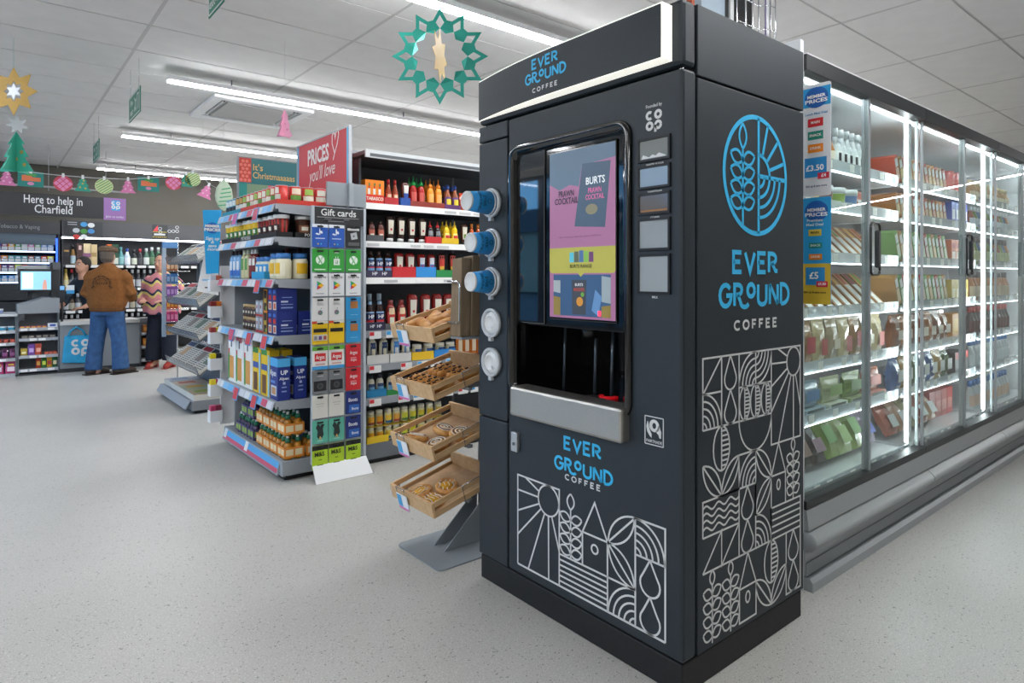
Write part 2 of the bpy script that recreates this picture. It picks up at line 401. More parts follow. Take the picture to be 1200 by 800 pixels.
# screen, colours greyed for the reflections that wash over it
scr = MB().box(1.5595, 1.371, 1.068, 1.567, 1.692, 1.664).build('screen', mat('#0a0a0c', .1), cm, .004)
fy = lambda a, b, X=1.559: (X, 1.686-a, 1.077+b)      # screen coordinates: right, up
OFFX = (-1, 0, 0)
def panel(poly, colr, d, em=.42, name='screen_patch', par=None):
    m = MB(); n = len(poly); m._add([fy(a, b, 1.5592-d) for a, b in poly], [tuple(range(n))]); m.build(name, mat(colr, .35, 0, em), par or scr, recalc=False)
W_, H_ = .31, .579
panel([(0,0),(W_,0),(W_,H_),(0,H_)], '#9c688a', 0)
panel([(0,.47),(.05,.445),(.10,.46),(.145,.45),(.16,.52),(.31,.53),(W_,H_),(0,H_)], '#5a6f82', .0002, .35)  # blue-grey reflection over the screen top, painted as a ragged patch
panel([(0,.163),(.008,.155),(.302,.155),(W_,.163),(W_,.243),(0,.243)], '#a9a548', .0003)
panel([(.14,.1555),(.17,.1555),(.155,.142)], '#a9a548', .0004)
panel([(.02,.008),(.29,.008),(.29,.150),(.02,.150)], '#3a587c', .0003, .3)
panel([(.02,.008),(.055,.008),(.055,.07),(.02,.075)], '#8d7a3a', .0005, .3); panel([(.25,.008),(.29,.008),(.29,.05),(.25,.045)], '#8d7a3a', .0005, .3)
panel([(.02,.09),(.055,.085),(.055,.13),(.02,.13)], '#a3abae', .0006, .3); panel([(.25,.06),(.29,.055),(.29,.14),(.25,.145)], '#97a4aa', .0006, .3)
panel([(.115,.014),(.178,.014),(.182,.132),(.112,.132)], '#43474f', .0007, .25)
panel(arc(.150, .058, .016, 0, 360, 12)[:-1], '#c98b35', .0009, .35); panel(arc(.163, .082, .008, 0, 360, 10)[:-1], '#6aa33c', .0009, .35)
panel([(.205,.03),(.235,.012),(.252,.075),(.222,.10)], '#5f87b4', .0007, .35)
for k, c in enumerate(('#58b7c9','#58604f','#4c6f9c','#7fb04b','#6b3f6e')):
    panel([(.10+.023*k,.192),(.122+.023*k,.192),(.121+.023*k,.232-.003*abs(k-2)),(.101+.023*k,.232-.003*abs(k-2))], c, .0005, .35)
panel([(.125,.315),(.265,.305),(.29,.52),(.162,.525)], '#47596c', .0005, .35, 'crisp_packet_image')
panel(arc(.205, .368, .028, 0, 360, 12, .018)[:-1], '#8a8468', .0008, .25)
def stext(txt, a, b, size, colr, bold=0.02, em=.6, d=.001, **k):
    m = MB(); add_text(m, txt, lambda p, q: fy(p, q, 1.5592-d), OFFX, size, bold, at=(a, b), **k); m.build('screen_text', mat(colr, .4, 0, em), scr, recalc=False)
stext('PRAWN', .085, .430, .030, '#2c2d3c', .02, .1, width=.075); stext('COCKTAIL', .085, .405, .030, '#2c2d3c', .02, .1, width=.115)
stext('BURTS', .222, .462, .034, '#e8eef0', .012, .5, width=.085); stext('PRAWN', .220, .430, .024, '#d06a9a', .02, .4, width=.06); stext('COCKTAIL', .220, .408, .024, '#d06a9a', .02, .4, width=.085)
stext('BURTS RANGE', .155, .178, .016, '#30351f', .02, .1); stext('BURTS', .147, .115, .013, '#d8d8d8', .02, .4); stext('ROOTS', .147, .098, .015, '#c2452f', .02, .4)
stext('Hand cooked potato chips with a prawn cocktail flavour', .150, .280, .009, '#6b3f66', 0, .1, width=.20)
MB()._add([fy(a, b, 1.558) for a, b in ((.235,.012),(.247,.012),(.247,.03),(.235,.03))], [(0,1,2,3)]).build('red_indicator', mat('#ff2a3a', .4, 0, 3.0), scr, recalc=False)
# hopper windows
M_pane = mat('#a9adb0', .12, 0, 0, .8)
for k, (z0, z1, c, t_) in enumerate(((1.574,1.632,'#8c908d','WHITE SUGAR'),(1.492,1.548,'#9aa1a4','SWEETENER'),(1.414,1.466,'#77706a','COFFEE'),(1.306,1.389,'#a7adb0',''),(1.175,1.281,'#a9aeb0','MILK'))):
    f = MB(); a0, a1 = 1.161, 1.268
    for bx in ((a0-.007,z0-.007,a1+.007,z0),(a0-.007,z1,a1+.007,z1+.007),(a0-.007,z0,a0,z1),(a1,z0,a1+.007,z1)): f.box(1.543, bx[0], bx[1], 1.553, bx[2], bx[3])
    f = f.build('hopper_window_frame', M_black, cm)
    MB().box(1.547, a0, z0, 1.5495, a1, z1).build('pane', mat(c, .1, 0, 0, .8), f)
    if k == 0: MB().prism([(a0+.01,z0+.003)]+[(a0+.012*i+.01, z0+.006+.012*((i*37 % 5)/5)) for i in range(8)]+[(a0+.10,z0+.003)], 1.5462, 1.5469, 'yz').build('sugar', M_white, f)
    if k == 2: MB().box(1.5462, a0+.004, z0+.002, 1.5469, a1-.004, z0+.007).build('coffee_beans', mat('#b07a45', .6), f)
    if t_:
        m = MB(); add_text(m, t_, lambda p, q: (1.5495, 1.212-p, z0-.017+q), OFFX, .010, .02); m.build('hopper_caption', M_line, f, recalc=False)
# stroke alphabets for the logo
def LT(ch):
    if ch == 'E': return .46, [[(.46,1),(0,1),(0,0),(.46,0)], [(0,.52),(.38,.52)]]
    if ch == 'V': return .58, [[(0,1),(.29,0),(.58,1)]]
    if ch == 'R': return .56, [[(0,0),(0,1),(.2,1)]+arc(.2,.74,.26,90,-90,8)+[(.12,.48)], [(.2,.48),(.42,.08),(.56,.06)]]
    if ch == 'G': return .62, [arc(.33,.5,.33,40,360,14,.5)+[(.36,.5)]]
    if ch == 'r': return .56, [[(0,0),(0,1),(.2,1)]+arc(.2,.76,.24,90,-90,8)+[(.1,.52)], [(.2,.52),(.38,.12)]+arc(.62,.18,.26,200,335,8,.26)]
    if ch == 'o': return .44, [arc(.22,.72,.22,0,360,16,.3)]
    if ch == 'U': return .54, [[(0,1),(0,.27)]+arc(.27,.27,.27,180,360,8)+[(.54,1)]]
    if ch == 'N': return .54, [[(0,0),(0,1)], [(0,1),(.54,0)], [(.54,0),(.54,1)]]
    if ch == 'D': return .54, [[(0,0),(0,1),(.12,1)]+arc(.12,.5,.42,90,-90,10,.5)+[(0,0)]]
    if ch == 'C': return .6, [arc(.36,.5,.36,50,310,12,.5)]
    if ch == 'O': return .68, [arc(.34,.5,.34,0,360,16,.5)]
    if ch == 'F': return .44, [[(.44,1),(0,1),(0,0)], [(0,.52),(.36,.52)]]
    return .3, []
def strokes(mb, txt, h, w, gap, cx, y, plane, off, sx=1.0):
    tot = sum(LT(c)[0]*h*sx for c in txt)+gap*(len(txt)-1); x = cx-tot/2
    for c in txt:
        wd_, ls = LT(c)
        for l in ls: mb.ribbon([(x+a*h*sx, y+b*h) for a, b in l], w, plane, off)
        x += wd_*h*sx+gap
def strokes_fit(mb, txt, h, w, width, cx, y, plane, off, gapf):
    g = gapf*h; base = sum(LT(c)[0]*h for c in txt); strokes(mb, txt, h, w, g, cx, y, plane, off, (width-w-g*(len(txt)-1))/base)
def logo(plane, off, parent, s, cx, zE, zG, zC):
    m = MB(); strokes_fit(m, 'EVER', .062*s, .0145*s, .285*s, cx, zE+.006*s, plane, off, .36); strokes_fit(m, 'GroUND', .066*s, .0145*s, .436*s, cx, zG+.006*s, plane, off, .34)
    m.build('lettering', M_cyan, parent, recalc=False)
    m = MB(); strokes_fit(m, 'COFFEE', .027*s, .0072*s, .266*s, cx, zC+.003*s, plane, off, .8); m.build('lettering', M_line, parent, recalc=False)
frontp = lambda a, b: (1.5495, 1.853-a, b)
sidep = lambda a, b: (1.648+a, 1.1125, b)
OFFY = (0, -1, 0)
logo(frontp, OFFX, door, .63, .338, .6215, .545, .5175)
logo(sidep, OFFY, cm, 1.0, .300, 1.229, 1.122, 1.049)
# art on the door: three rows of square modules
a = MB(); q = .1117; c = [0,.2262,.339,.4515,.566,.679]; base = .139; LW = .0062
def fl_(pts, closed=False, w=LW): a.ribbon([(x, base+y) for x, y in pts], w, frontp, OFFX, closed=closed)
T = 3*q
fl_([(c[0],0),(c[0],T),(c[1],T),(c[1],0)]); fl_([(c[0],0),(c[5],0)], w=.007); fl_([(c[5],0),(c[5],T),(c[4],T),(c[4],0)])
scx, scy, sr = .170, .281, .054
fl_(arc(scx, scy, sr, 0, 360, 26))
for ex, ey in ((.043,T),(0,.279),(0,.2),(0,.111),(.06,0),(.172,0),(c[1],.118)):
    d = Vector((ex-scx, ey-scy)).normalized()*sr; fl_([(scx+d.x, scy+d.y), (ex, ey)])
def leaf2(x0, y0, x1, y1, bulge, fn, n=8):
    d = Vector((x1-x0, y1-y0)); nn = Vector((-d.y, d.x)).normalized()
    for sg in (1,-1): fn([(x0+d.x*t+nn.x*bulge*sg*4*t*(1-t), y0+d.y*t+nn.y*bulge*sg*4*t*(1-t)) for t in [i/n for i in range(n+1)]])
wx = .2826
fl_([(wx, .112), (wx, .28)]); leaf2(wx, .28, wx, T, .017, fl_)
for k in range(4):
    y = .255-.0385*k; leaf2(wx-.0005, y-.012, wx-.053, y+.003, .016, fl_); leaf2(wx+.0005, y-.012, wx+.053, y+.003, .016, fl_)
fl_([(c[2],2*q),(.395,T),(c[3],2*q),(c[2],2*q),(c[2],q)]); fl_(arc(.395, .182, .0145, 0, 360, 14)); fl_([(c[3],0),(c[3],2*q)])
for k in range(7): fl_([(c[1], q*k/6),(c[3], q*k/6)]) if k else None
fl_(arc(c[4], 2*q, q, 90, 180, 12)); fl_(arc(c[3], T, q, 270, 360, 12)); fl_([(c[3],2*q),(c[4],T)])
fl_(arc(c[3], q, q, 90, 0, 12)); fl_(arc(c[4], 2*q, q, 180, 270, 12)); fl_([(c[3],2*q),(c[4],q)]); fl_([(c[3],q),(c[4],q)])
for k in range(1,6): fl_(arc(c[4], 0, q*k/5, 90, 180, 10)); fl_(arc(c[4], 2*q, q*k/5, 0, 90, 10))
fl_([(c[4],2*q),(c[5],2*q)])
def drop(cx, top, h, w, fn):
    r = w/2; cy = top-h+r
    fn([(cx, top), (cx-r*.62, top-h*.38), (cx-r*.95, cy+r*.3)]+arc(cx, cy, r, 180, 360, 12)+[(cx+r*.95, cy+r*.3), (cx+r*.62, top-h*.38), (cx, top)])
drop(.6225, 2*q, q, .075, fl_); drop(.6225, q, q, .075, fl_)
a.build('line_drawing', M_line, door, recalc=False)
# art on the side: six columns by eight rows
a = MB(); C = [0,.099,.197,.296,.395,.495,.595]; R = [.100+.018+.1071*k for k in range(9)]; qx, qy = .099, .1071; LS = .0058
def sl(pts, closed=False): a.ribbon(pts, LS, sidep, OFFY, closed=closed)
def quarter(cx, cy, a0, n=5, rx=qx, ry=qy):
    for k in range(1, n+1): sl(arc(cx, cy, rx*k/n, a0, a0+90, 10, ry*k/n))
def leafq(x0, y0, x1, y1, diag=True):
    "leaf filling a module between two opposite corners"
    w, h = x1-x0, y1-y0
    sl([(x0+w*sin(t*pi/2), y0+h*(1-cos(t*pi/2))) for t in [i/10 for i in range(11)]]); sl([(x0+w*(1-cos(t*pi/2)), y0+h*sin(t*pi/2)) for t in [i/10 for i in range(11)]])
    if diag: sl([(x0,y0),(x1,y1)])
def bean(cx, y0, y1, w):
    cy, ry = (y0+y1)/2, (y1-y0)/2
    sl(arc(cx, cy, w/2, 0, 360, 20, ry)); sl([(cx, y0), (cx, y1)])
    for k in range(1, 9):
        y = y0+(y1-y0)*k/9; sl([(cx, y), (cx+w/2*sqrt(max(0, 1-((y-cy)/ry)**2)), y)])
def wheat(cx, top, bot, n, step, y0, w=.047):
    leaf2(cx, y0, cx, top, .013, sl); sl([(cx, bot), (cx, y0)])
    for k in range(n):
        y = y0-.018-step*k; leaf2(cx, y-.014, cx-w, y+.004, .0165, sl); leaf2(cx, y-.014, cx+w, y+.004, .0165, sl)
sl([(C[0],R[6]),(C[0],R[8]),(C[6],R[8]),(C[6],R[5]),(C[4],R[5]),(C[4],R[8])]); sl([(C[0],R[6]),(C[4],R[6])]) ; sl([(C[1],R[6]),(C[1],R[8])]); sl([(C[2],R[6]),(C[2],R[8])])
sl([(C[0],R[7]),(C[1],R[7])]); sl([(C[0],R[7]),(C[1],R[8])]); quarter(C[0], R[6], 0)
drop(.148, R[8], qy, .066, sl); drop(.148, R[7], qy, .066, sl)
sl([(C[2],R[7]),(C[4],R[7])]); sl([(C[3],R[7]),(C[3],R[8])])
for k in range(1,6): sl(arc(C[3], R[7], qx*k/5, 90, 180, 10, qy*k/5)); sl(arc(C[3], R[8], qx*k/5, 270, 360, 10, qy*k/5))
for k in range(3): bean(C[2]+.033+.066*k, R[6], R[7], .062)
sl(arc(C[3], R[6], qx, 180, 360, 18, qy))
sx_, sy_, s_r = .546, R[8]-.052, .047
sl(arc(sx_, sy_, s_r, 0, 360, 24, .050))
for ex, ey in ((.437,R[8]),(C[4],.926),(C[4],.849),(C[4],.763),(.443,R[5]),(.5455,R[5]),(C[6],.76)):
    d = Vector((ex-sx_, ey-sy_)).normalized()*s_r; sl([(sx_+d.x, sy_+d.y), (ex, ey)])
bean(C[1], R[5]-.03, R[6], .088); leafq(C[1], R[4], C[0], R[5]); leafq(C[1], R[4], C[2], R[5])
sl([(C[2],R[5]),(C[3],R[5])]); sl([(C[2],R[4]),(C[2],R[5])]); sl([(C[3],R[3]),(C[3],R[5])]); quarter(C[3], R[4], 90)
leafq(C[4], R[4], C[3], R[5]); sl([(C[1],R[4]),(C[3],R[4])]); leafq(C[3], R[3], C[4], R[4])
sl([(C[4],R[4]),(.443,R[5]),(.490,R[4]),(C[4],R[4]),(C[4],R[2])]); sl([(.490,R[4]),(.490,R[3])]); sl(arc(.443, R[4]-.036, .0115, 0, 360, 12, .017))
wheat(.5435, R[5], R[3], 4, .0375, R[5]-.045, .045)
sl([(C[0],R[3]),(C[0],R[4]),(C[2],R[4]),(C[2],R[2])]); sl([(C[0],R[3]),(C[2],R[3])])
for k in range(1,5):
    y = R[3]+qy*k/5; sl([(C[0]+(C[2]-C[0])*i/32, y+.0075*sin(i/32*2*pi*3)) for i in range(33)])
sl([(C[0],R[2]),(C[1],R[3]),(C[1],R[2]),(C[2],R[3])]); sl([(C[0],R[2]),(C[4],R[2])])
drop(.2465, R[4], qy, .07, sl); drop(.2465, R[3], qy, .07, sl); sl([(C[3],R[2]),(C[3],R[4])]); quarter(C[3], R[2], 0)
sl([(C[4],R[2]),(C[4],R[3]),(C[6],R[3]),(C[6],R[0]),(C[5],R[0]),(C[5],R[2])])
for k in range(1,5): sl([(C[4],R[2]+qy*k/5),(C[6],R[2]+qy*k/5)])
sl([(C[4],R[2]),(C[6],R[2])])
drop(.545, R[2], qy, .07, sl); drop(.545, R[1], qy, .07, sl)
sl([(.199,R[1]),(.2485,R[2]),(.298,R[1]),(.199,R[1]),(.199,R[0]),(.298,R[0]),(.298,R[1])]); sl(arc(.2485, R[1]-.036, .0125, 0, 360, 12, .018))
bean(C[4], R[1]-.035, R[2], .088); leafq(C[4], R[0], C[3], R[1]); leafq(C[4], R[0], C[5], R[1])
for wx_, b_ in ((.049, .112), (.149, .112)): wheat(wx_, R[2], b_, 4, .0415, R[2]-.045)
a.build('line_drawing', M_line, cm, recalc=False)
# round emblem on the side
a = MB(); ex, ez, er = .302, 1.5505, .190
def em(pts, w=.0125): a.ribbon([(ex+p, ez+q_) for p, q_ in pts], w, sidep, OFFY)
em(arc(0, 0, er, 0, 360, 48), .015); em([(.012,-er),(.012,er)])
em([(.012,0),(er-.004,0)], .014); em(arc(.012, 0, .070, 90, 0, 10))
for k in range(1,5): em(arc(.012, 0, .037+.033*(k-1), -90, 0, 12), .011)
for ang in (70, 45, 20): em([(.012+.072*cos(radians(ang)), .072*sin(radians(ang))), (er*.985*cos(radians(ang-2)), er*.985*sin(radians(ang-2)))], .012)
vx = -.083; em([(vx,-.168),(vx,.075)], .010)
def emf(p): em(p, .009)
leaf2(vx, .078, vx, .158, .021, emf)
for k in range(4):
    y = .052-.048*k; leaf2(vx, y-.012, vx-.070, y+.008, .021, emf); leaf2(vx, y-.012, vx+.070, y+.008, .021, emf)
a.build('round_emblem', M_cyan, cm, recalc=False)
# small logos: clover lettering and trade mark square
def coop(mb, plane, off, s, cx, cz, mi=0):
    w = .235*s
    mb.ribbon([(cx-.275*s+p, cz+.27*s+q_) for p, q_ in arc(0, 0, .175*s, 48, 312, 12)], w*.62, plane, off, mi=mi)
    mb.ribbon([(cx+.275*s+p, cz+.27*s+q_) for p, q_ in arc(0, 0, .175*s, 0, 360, 18)], w*.62, plane, off, mi=mi)
    mb.ribbon([(cx-.275*s+p, cz-.27*s+q_) for p, q_ in arc(0, 0, .175*s, 0, 360, 18)], w*.62, plane, off, mi=mi)
    mb.ribbon([(cx+.275*s+p, cz-.27*s+q_) for p, q_ in arc(0, 0, .175*s, 0, 360, 18)], w*.62, plane, off, mi=mi)
    mb.ribbon([(cx+.10*s, cz-.27*s), (cx+.10*s, cz-.62*s)], w*.62, plane, off, mi=mi)
    return mb
a = MB(); coop(a, frontp, OFFX, .058, .637, 1.690); add_text(a, 'Founded by', frontp, OFFX, .0145, .01, at=(.637, 1.734), width=.06); a.build('door_logo', M_line, door, recalc=False)
a = MB(); f_ = lambda p, q_: (1.5495, 1.251-p, .712+q_)
a.ribbon(rrect(.002,.002,.070,.086,.001,1), .003, f_, OFFX, closed=True)
def blob(pts): a._add([Vector(f_(*p))+Vector((-.0006,0,0)) for p in pts], [tuple(range(len(pts)))])
blob([(.011,.070),(.007,.055),(.010,.040),(.019,.028),(.027,.022),(.027,.034),(.020,.046),(.016,.058),(.014,.070)])
for i in range(18):
    a0_, a1_ = i*20, (i+1)*20
    blob([(.037+.007*cos(radians(a0_)), .060+.009*sin(radians(a0_))), (.037+.007*cos(radians(a1_)), .060+.009*sin(radians(a1_))), (.037+.019*cos(radians(a1_)), .060+.019*sin(radians(a1_))), (.037+.019*cos(radians(a0_)), .060+.019*sin(radians(a0_)))])
blob([(.055,.064),(.063,.045),(.062,.026),(.056,.026),(.052,.036),(.042,.044),(.050,.052)])
add_text(a, 'FAIRTRADE', f_, OFFX, .012, .02, at=(.036,.012), width=.058); a.build('trade_mark', M_line, door, recalc=False)
lk = MB().box(1.535, 1.843, .560, 1.552, 1.879, .634).build('lock_handle', mat('#b9bcbd', .3, .7), door, .004)
m = MB().lathe([(.006,0),(.006,.004)], 10, (1.531, 1.861, .59), axis='x'); m.build('key_hole', M_greyd, lk)
for z in (.1005, 1.822): MB().lathe([(.007,z-.003),(.007,z+.006)], 10, (1.566, 1.128, 0)).build('hinge_pin', M_chrome, cm)
MB().lathe([(.007,1.819),(.007,1.83)], 10, (1.563, 2.07, 0)).build('hinge_pin', M_chrome, cm)
# bowed light box on the header
n = 24; Yl, Yr = 2.098, 1.150; z0, z1 = 1.850, 2.012
def bow(t): return 1.55-(.047*(1-(1-min(1, t/.55))**2) if t < .55 else .047)
pts = [(bow(i/n), Yl+(Yr-Yl)*i/n) for i in range(n+1)]
lb = MB(); lb.prism(pts+[(1.556, Yr), (1.556, Yl)], z0, z1, 'xy'); lb.build('light_box', M_lit, hd)
fp = MB()
for i in range(n):
    (xa, ya), (xb, yb) = pts[i], pts[i+1]
    if i == n-1: yb += .004
    fp.hexa([(xa-.003,ya,z0+.003),(xb-.003,yb,z0+.003),(xb+.0,yb,z0+.003),(xa+.0,ya,z0+.003)], [(xa-.003,ya,z1-.005),(xb-.003,yb,z1-.005),(xb,yb,z1-.005),(xa,ya,z1-.005)])
fp.build('light_box_face', M_body, hd)
bowp = lambda p, q_: (bow((Yl-(1.853-p))/(Yl-Yr))-.0035, 1.853-p, q_)
logo(bowp, OFFX, hd, .50, .203, 1.955, 1.9065, 1.872)
# cup and lid dispensers with their cups and lids
M_cupw = mat('#e4e6e6', .5); M_cupb = mat('#1f92d8', .5)
M_clear = mat('#c9ced2', .15, 0, 0, .5)
def ring(z, r=.058):
    o = MB().lathe([(r,1.549),(r,1.535),(r-.006,1.531),(r-.012,1.535),(r-.012,1.549)], 28, (0, 2.008, z), axis='x').build('dispenser_ring', M_clear, cm)
    MB().cbox((1.541, 2.008, z-r-.006), (.016, .016, .014)).build('ring_catch', M_clear, o)
cup = lambda L_: [('wall', MB().lathe([(.0365,0),(.0475,L_)], 24, axis='x', c=(-L_,0,0)).mesh('wall', [M_cupb])), ('rim', MB().lathe([(.0478,-.006),(.0492,-.003),(.0478,0)], 24, axis='x').mesh('rim', [M_cupw])),
    ('base', MB().lathe([(.0,-.0012),(.0325,-.0012),(.0335,-.0035),(.0372,-.0035),(.0374,.004)], 24, axis='x', c=(-L_,0,0)).mesh('base', [M_cupw])),
    ('printed_text', (lambda m: (add_text(m, 'EVER', lambda p, q_: (-L_*.5+q_, -sqrt(max(0,.0438**2-p*p))-.0006, p), (0,-1,0), .019, .02, sx=-1), add_text(m, 'GROUND', lambda p, q_: (-L_*.5-.018+q_, -sqrt(max(0,.0432**2-p*p))-.0006, p), (0,-1,0), .017, .02, sx=-1), m.ribbon(arc(-L_*.5+.022, 0, .009, 0, 360, 14), .002, lambda p, q_: (p, -.0452, q_), (0,-1,0)), m)[3])(MB()).mesh('printed_text', [mat('#17445c', .5)], recalc=False))]
for k, (z, L_, nest) in enumerate(((1.511,.105,2),(1.352,.088,0),(1.20,.088,0))):
    ring(z)
    x = 1.530
    for j in range(nest, -1, -1):
        nm = ('outer' if j == nest else 'nested') if nest else ''
        lab = ['uppermost', 'middle', 'lowest'][k]
        lb_ = 'blue paper cup lying in the %s dispenser ring of the coffee machine' % lab if j == nest or not nest else 'blue paper cup nested %s behind the uppermost dispensed cup' % ['second', 'first'][j]
        place('paper_cup', cup(L_) if j == nest else cup(.03), (x, 2.008, z), lb_, 'cup', 'paper cups in the machine dispensers'); x += 0
        x += .0; 
        x = 1.530+.0115*(nest-j+1)*0+ .012*(nest-j+1)
for k, z in enumerate((1.037, .882)):
    ring(z)
    lid = [('disc', MB().lathe([(.044,.0),(.045,-.006),(.038,-.010),(.030,-.018),(.028,-.018),(.026,-.012),(0,-.012)], 24, axis='x').mesh('disc', [M_cupw])),
           ('sip_tab', MB().cbox((-.019, -.012, -.018), (.004, .014, .012)).mesh('sip_tab', [M_white]))]
    place('cup_lid', lid, (1.548, 2.006, z), 'white plastic cup lid in the %s lid dispenser ring' % ['upper','lower'][k], 'cup lid', 'lids in the machine dispensers')
# ---------------------------------------------------------------- product prototypes (front faces -Y, origin at the base)
PROF = dict(
 KET=([(0,0),(.66,0),(.7,.11),(.6,.14)], [(.6,.14),(.78,.2),(.88,.4),(.98,.72),(1,.85),(.9,.95),(.6,1),(0,1)], True),
 SQZ=([(.95,0),(1,.05),(1,.6),(.9,.74),(.5,.84)], [(.5,.84),(.56,.86),(.5,1),(0,1)], False),
 SRI=([(.9,0),(1,.04),(1,.5),(.8,.62),(.5,.68)], [(.56,.68),(.62,.75),(.46,.8),(.16,.84),(.1,1),(0,1)], False),
 MUS=([(.9,0),(1,.05),(1,.32),(.84,.45),(.86,.6),(.55,.72)], [(.5,.72),(.5,.8),(.2,.84),(.12,1),(0,1)], False),
 GLA=([(.95,0),(1,.03),(1,.5),(.55,.7),(.42,.8)], [(.46,.8),(.46,1),(0,1)], False),
 JAR=([(.9,0),(1,.04),(1,.7),(.86,.79)], [(.9,.79),(.9,1),(0,1)], False),
 POT=([(.74,0),(.97,.82)], [(1,.82),(1.03,.85),(1.03,1),(0,1)], False),
 CAN=([(.95,0),(1,.03),(1,.96)], [(.98,.96),(.98,1),(0,1)], False),
 TUB=([(.85,0),(1,.75)], [(1.04,.75),(1.04,1),(0,1)], False))
def prad(pf, z):
    pts = pf[0]+pf[1]
    for (r0, z0), (r1, z1) in zip(pts, pts[1:]):
        if z0 <= z <= z1 and z1 > z0: return r0+(r1-r0)*(z-z0)/(z1-z0)
    return 1
GL = 0.28
def bottle(kind, h, w, d, body, cap, bands=(), text=None, n=12, rough=.25):
    "bands: (z0, z1, colour, half angle in degrees)"
    pf = PROF[kind]; lo, hi, inv = pf; sc = lambda pr: [(r*w/2, z*h) for r, z in pr]; sy = d/w
    bm_, cm_ = (hi, lo) if inv else (lo, hi)
    parts = [('body', MB().lathe(sc(bm_), n, sy=sy).mesh('body', [mat(body, rough)])), ('cap', MB().lathe(sc(cm_), n, sy=sy).mesh('cap', [mat(cap, .4)]))]
    if bands:
        m = MB(); mats = []
        for z0, z1, c_, ha in bands:
            if c_ not in mats: mats.append(c_)
            k = 1.02+.012*bands.index((z0, z1, c_, ha)); zs = [z0+(z1-z0)*i/3 for i in range(4)]
            m.lathe([(prad(pf, z)*w/2*k, z*h) for z in zs], 6, sy=sy, mi=mats.index(c_), a0=radians(-90-ha), a1=radians(-90+ha))
        parts.append(('label', m.mesh('label', [mat(c_, .5) for c_ in mats])))
    if text:
        t_, zc, ts, tc = text[:4]; m = MB()
        R_ = prad(pf, zc)*1.06+.02
        add_text(m, t_, lambda p, q_: (p, -sqrt(max(.0001, (R_*w/2)**2-min(p*p, (R_*w/2)**2*.8)))*sy-.0008, zc*h+q_), (0,-1,0), ts, .02, width=text[4] if len(text) > 4 else None)
        parts.append(('printed_name', m.mesh('printed_name', [mat(tc, .5)], recalc=False)))
    return parts
def carton(w, d, h, main, bits=(), text=(), side=(), name='body'):
    "box; bits: (x0,z0,x1,z1,colour) fractions on the front; side: the same on the +X face; text: (txt,xc,zc,size,colour[,width])"
    parts = [(name, MB().box(-w/2, -d/2, 0, w/2, d/2, h).mesh(name, [mat(main, .45)]))]
    if bits or side:
        m = MB(); mats = []
        for k, (lst, sd) in enumerate(((bits, 0), (side, 1))):
            for i, (x0, z0, x1, z1, c_) in enumerate(lst):
                if c_ not in mats: mats.append(c_)
                e = .0006*(i+1)
                if sd == 0: m._add([(x0*w-w/2, -d/2-e, z0*h), (x1*w-w/2, -d/2-e, z0*h), (x1*w-w/2, -d/2-e, z1*h), (x0*w-w/2, -d/2-e, z1*h)], [(0,1,2,3)], mats.index(c_))
                else: m._add([(w/2+e, x0*d-d/2, z0*h), (w/2+e, x1*d-d/2, z0*h), (w/2+e, x1*d-d/2, z1*h), (w/2+e, x0*d-d/2, z1*h)], [(0,1,2,3)], mats.index(c_))
        parts.append(('print', m.mesh('print', [mat(c_, .5) for c_ in mats], recalc=False)))
    for t_ in text:
        m = MB(); add_text(m, t_[0], lambda p, q_: (p, -d/2-.003, q_), (0,-1,0), t_[3], .02, at=((t_[1]-.5)*w, t_[2]*h), width=t_[5] if len(t_) > 5 else None)
        parts.append(('printed_name', m.mesh('printed_name', [mat(t_[4], .5)], recalc=False)))
    return parts
def tray(w, d, hf, hb, main, text=None, tc='#ffffff', ts=.022):
    t = .003
    m = MB().box(-w/2, -d/2, 0, w/2, d/2, .002).box(-w/2, -d/2, .002, w/2, -d/2+t, hf).box(-w/2, d/2-t, .002, w/2, d/2, hb)
    for s in (-1, 1): m.hexa([(s*w/2, -d/2+t, .002), (s*w/2-s*t, -d/2+t, .002), (s*w/2-s*t, d/2-t, .002), (s*w/2, d/2-t, .002)], [(s*w/2, -d/2+t, hf), (s*w/2-s*t, -d/2+t, hf), (s*w/2-s*t, d/2-t, hb), (s*w/2, d/2-t, hb)])
    parts = [('box', m.mesh('box', [mat(main, .6)]))]
    if text:
        m = MB(); add_text(m, text, lambda p, q_: (p, -d/2-.001, hf/2+q_), (0,-1,0), ts, .02); parts.append(('printed_name', m.mesh('printed_name', [mat(tc, .5)], recalc=False)))
    return parts
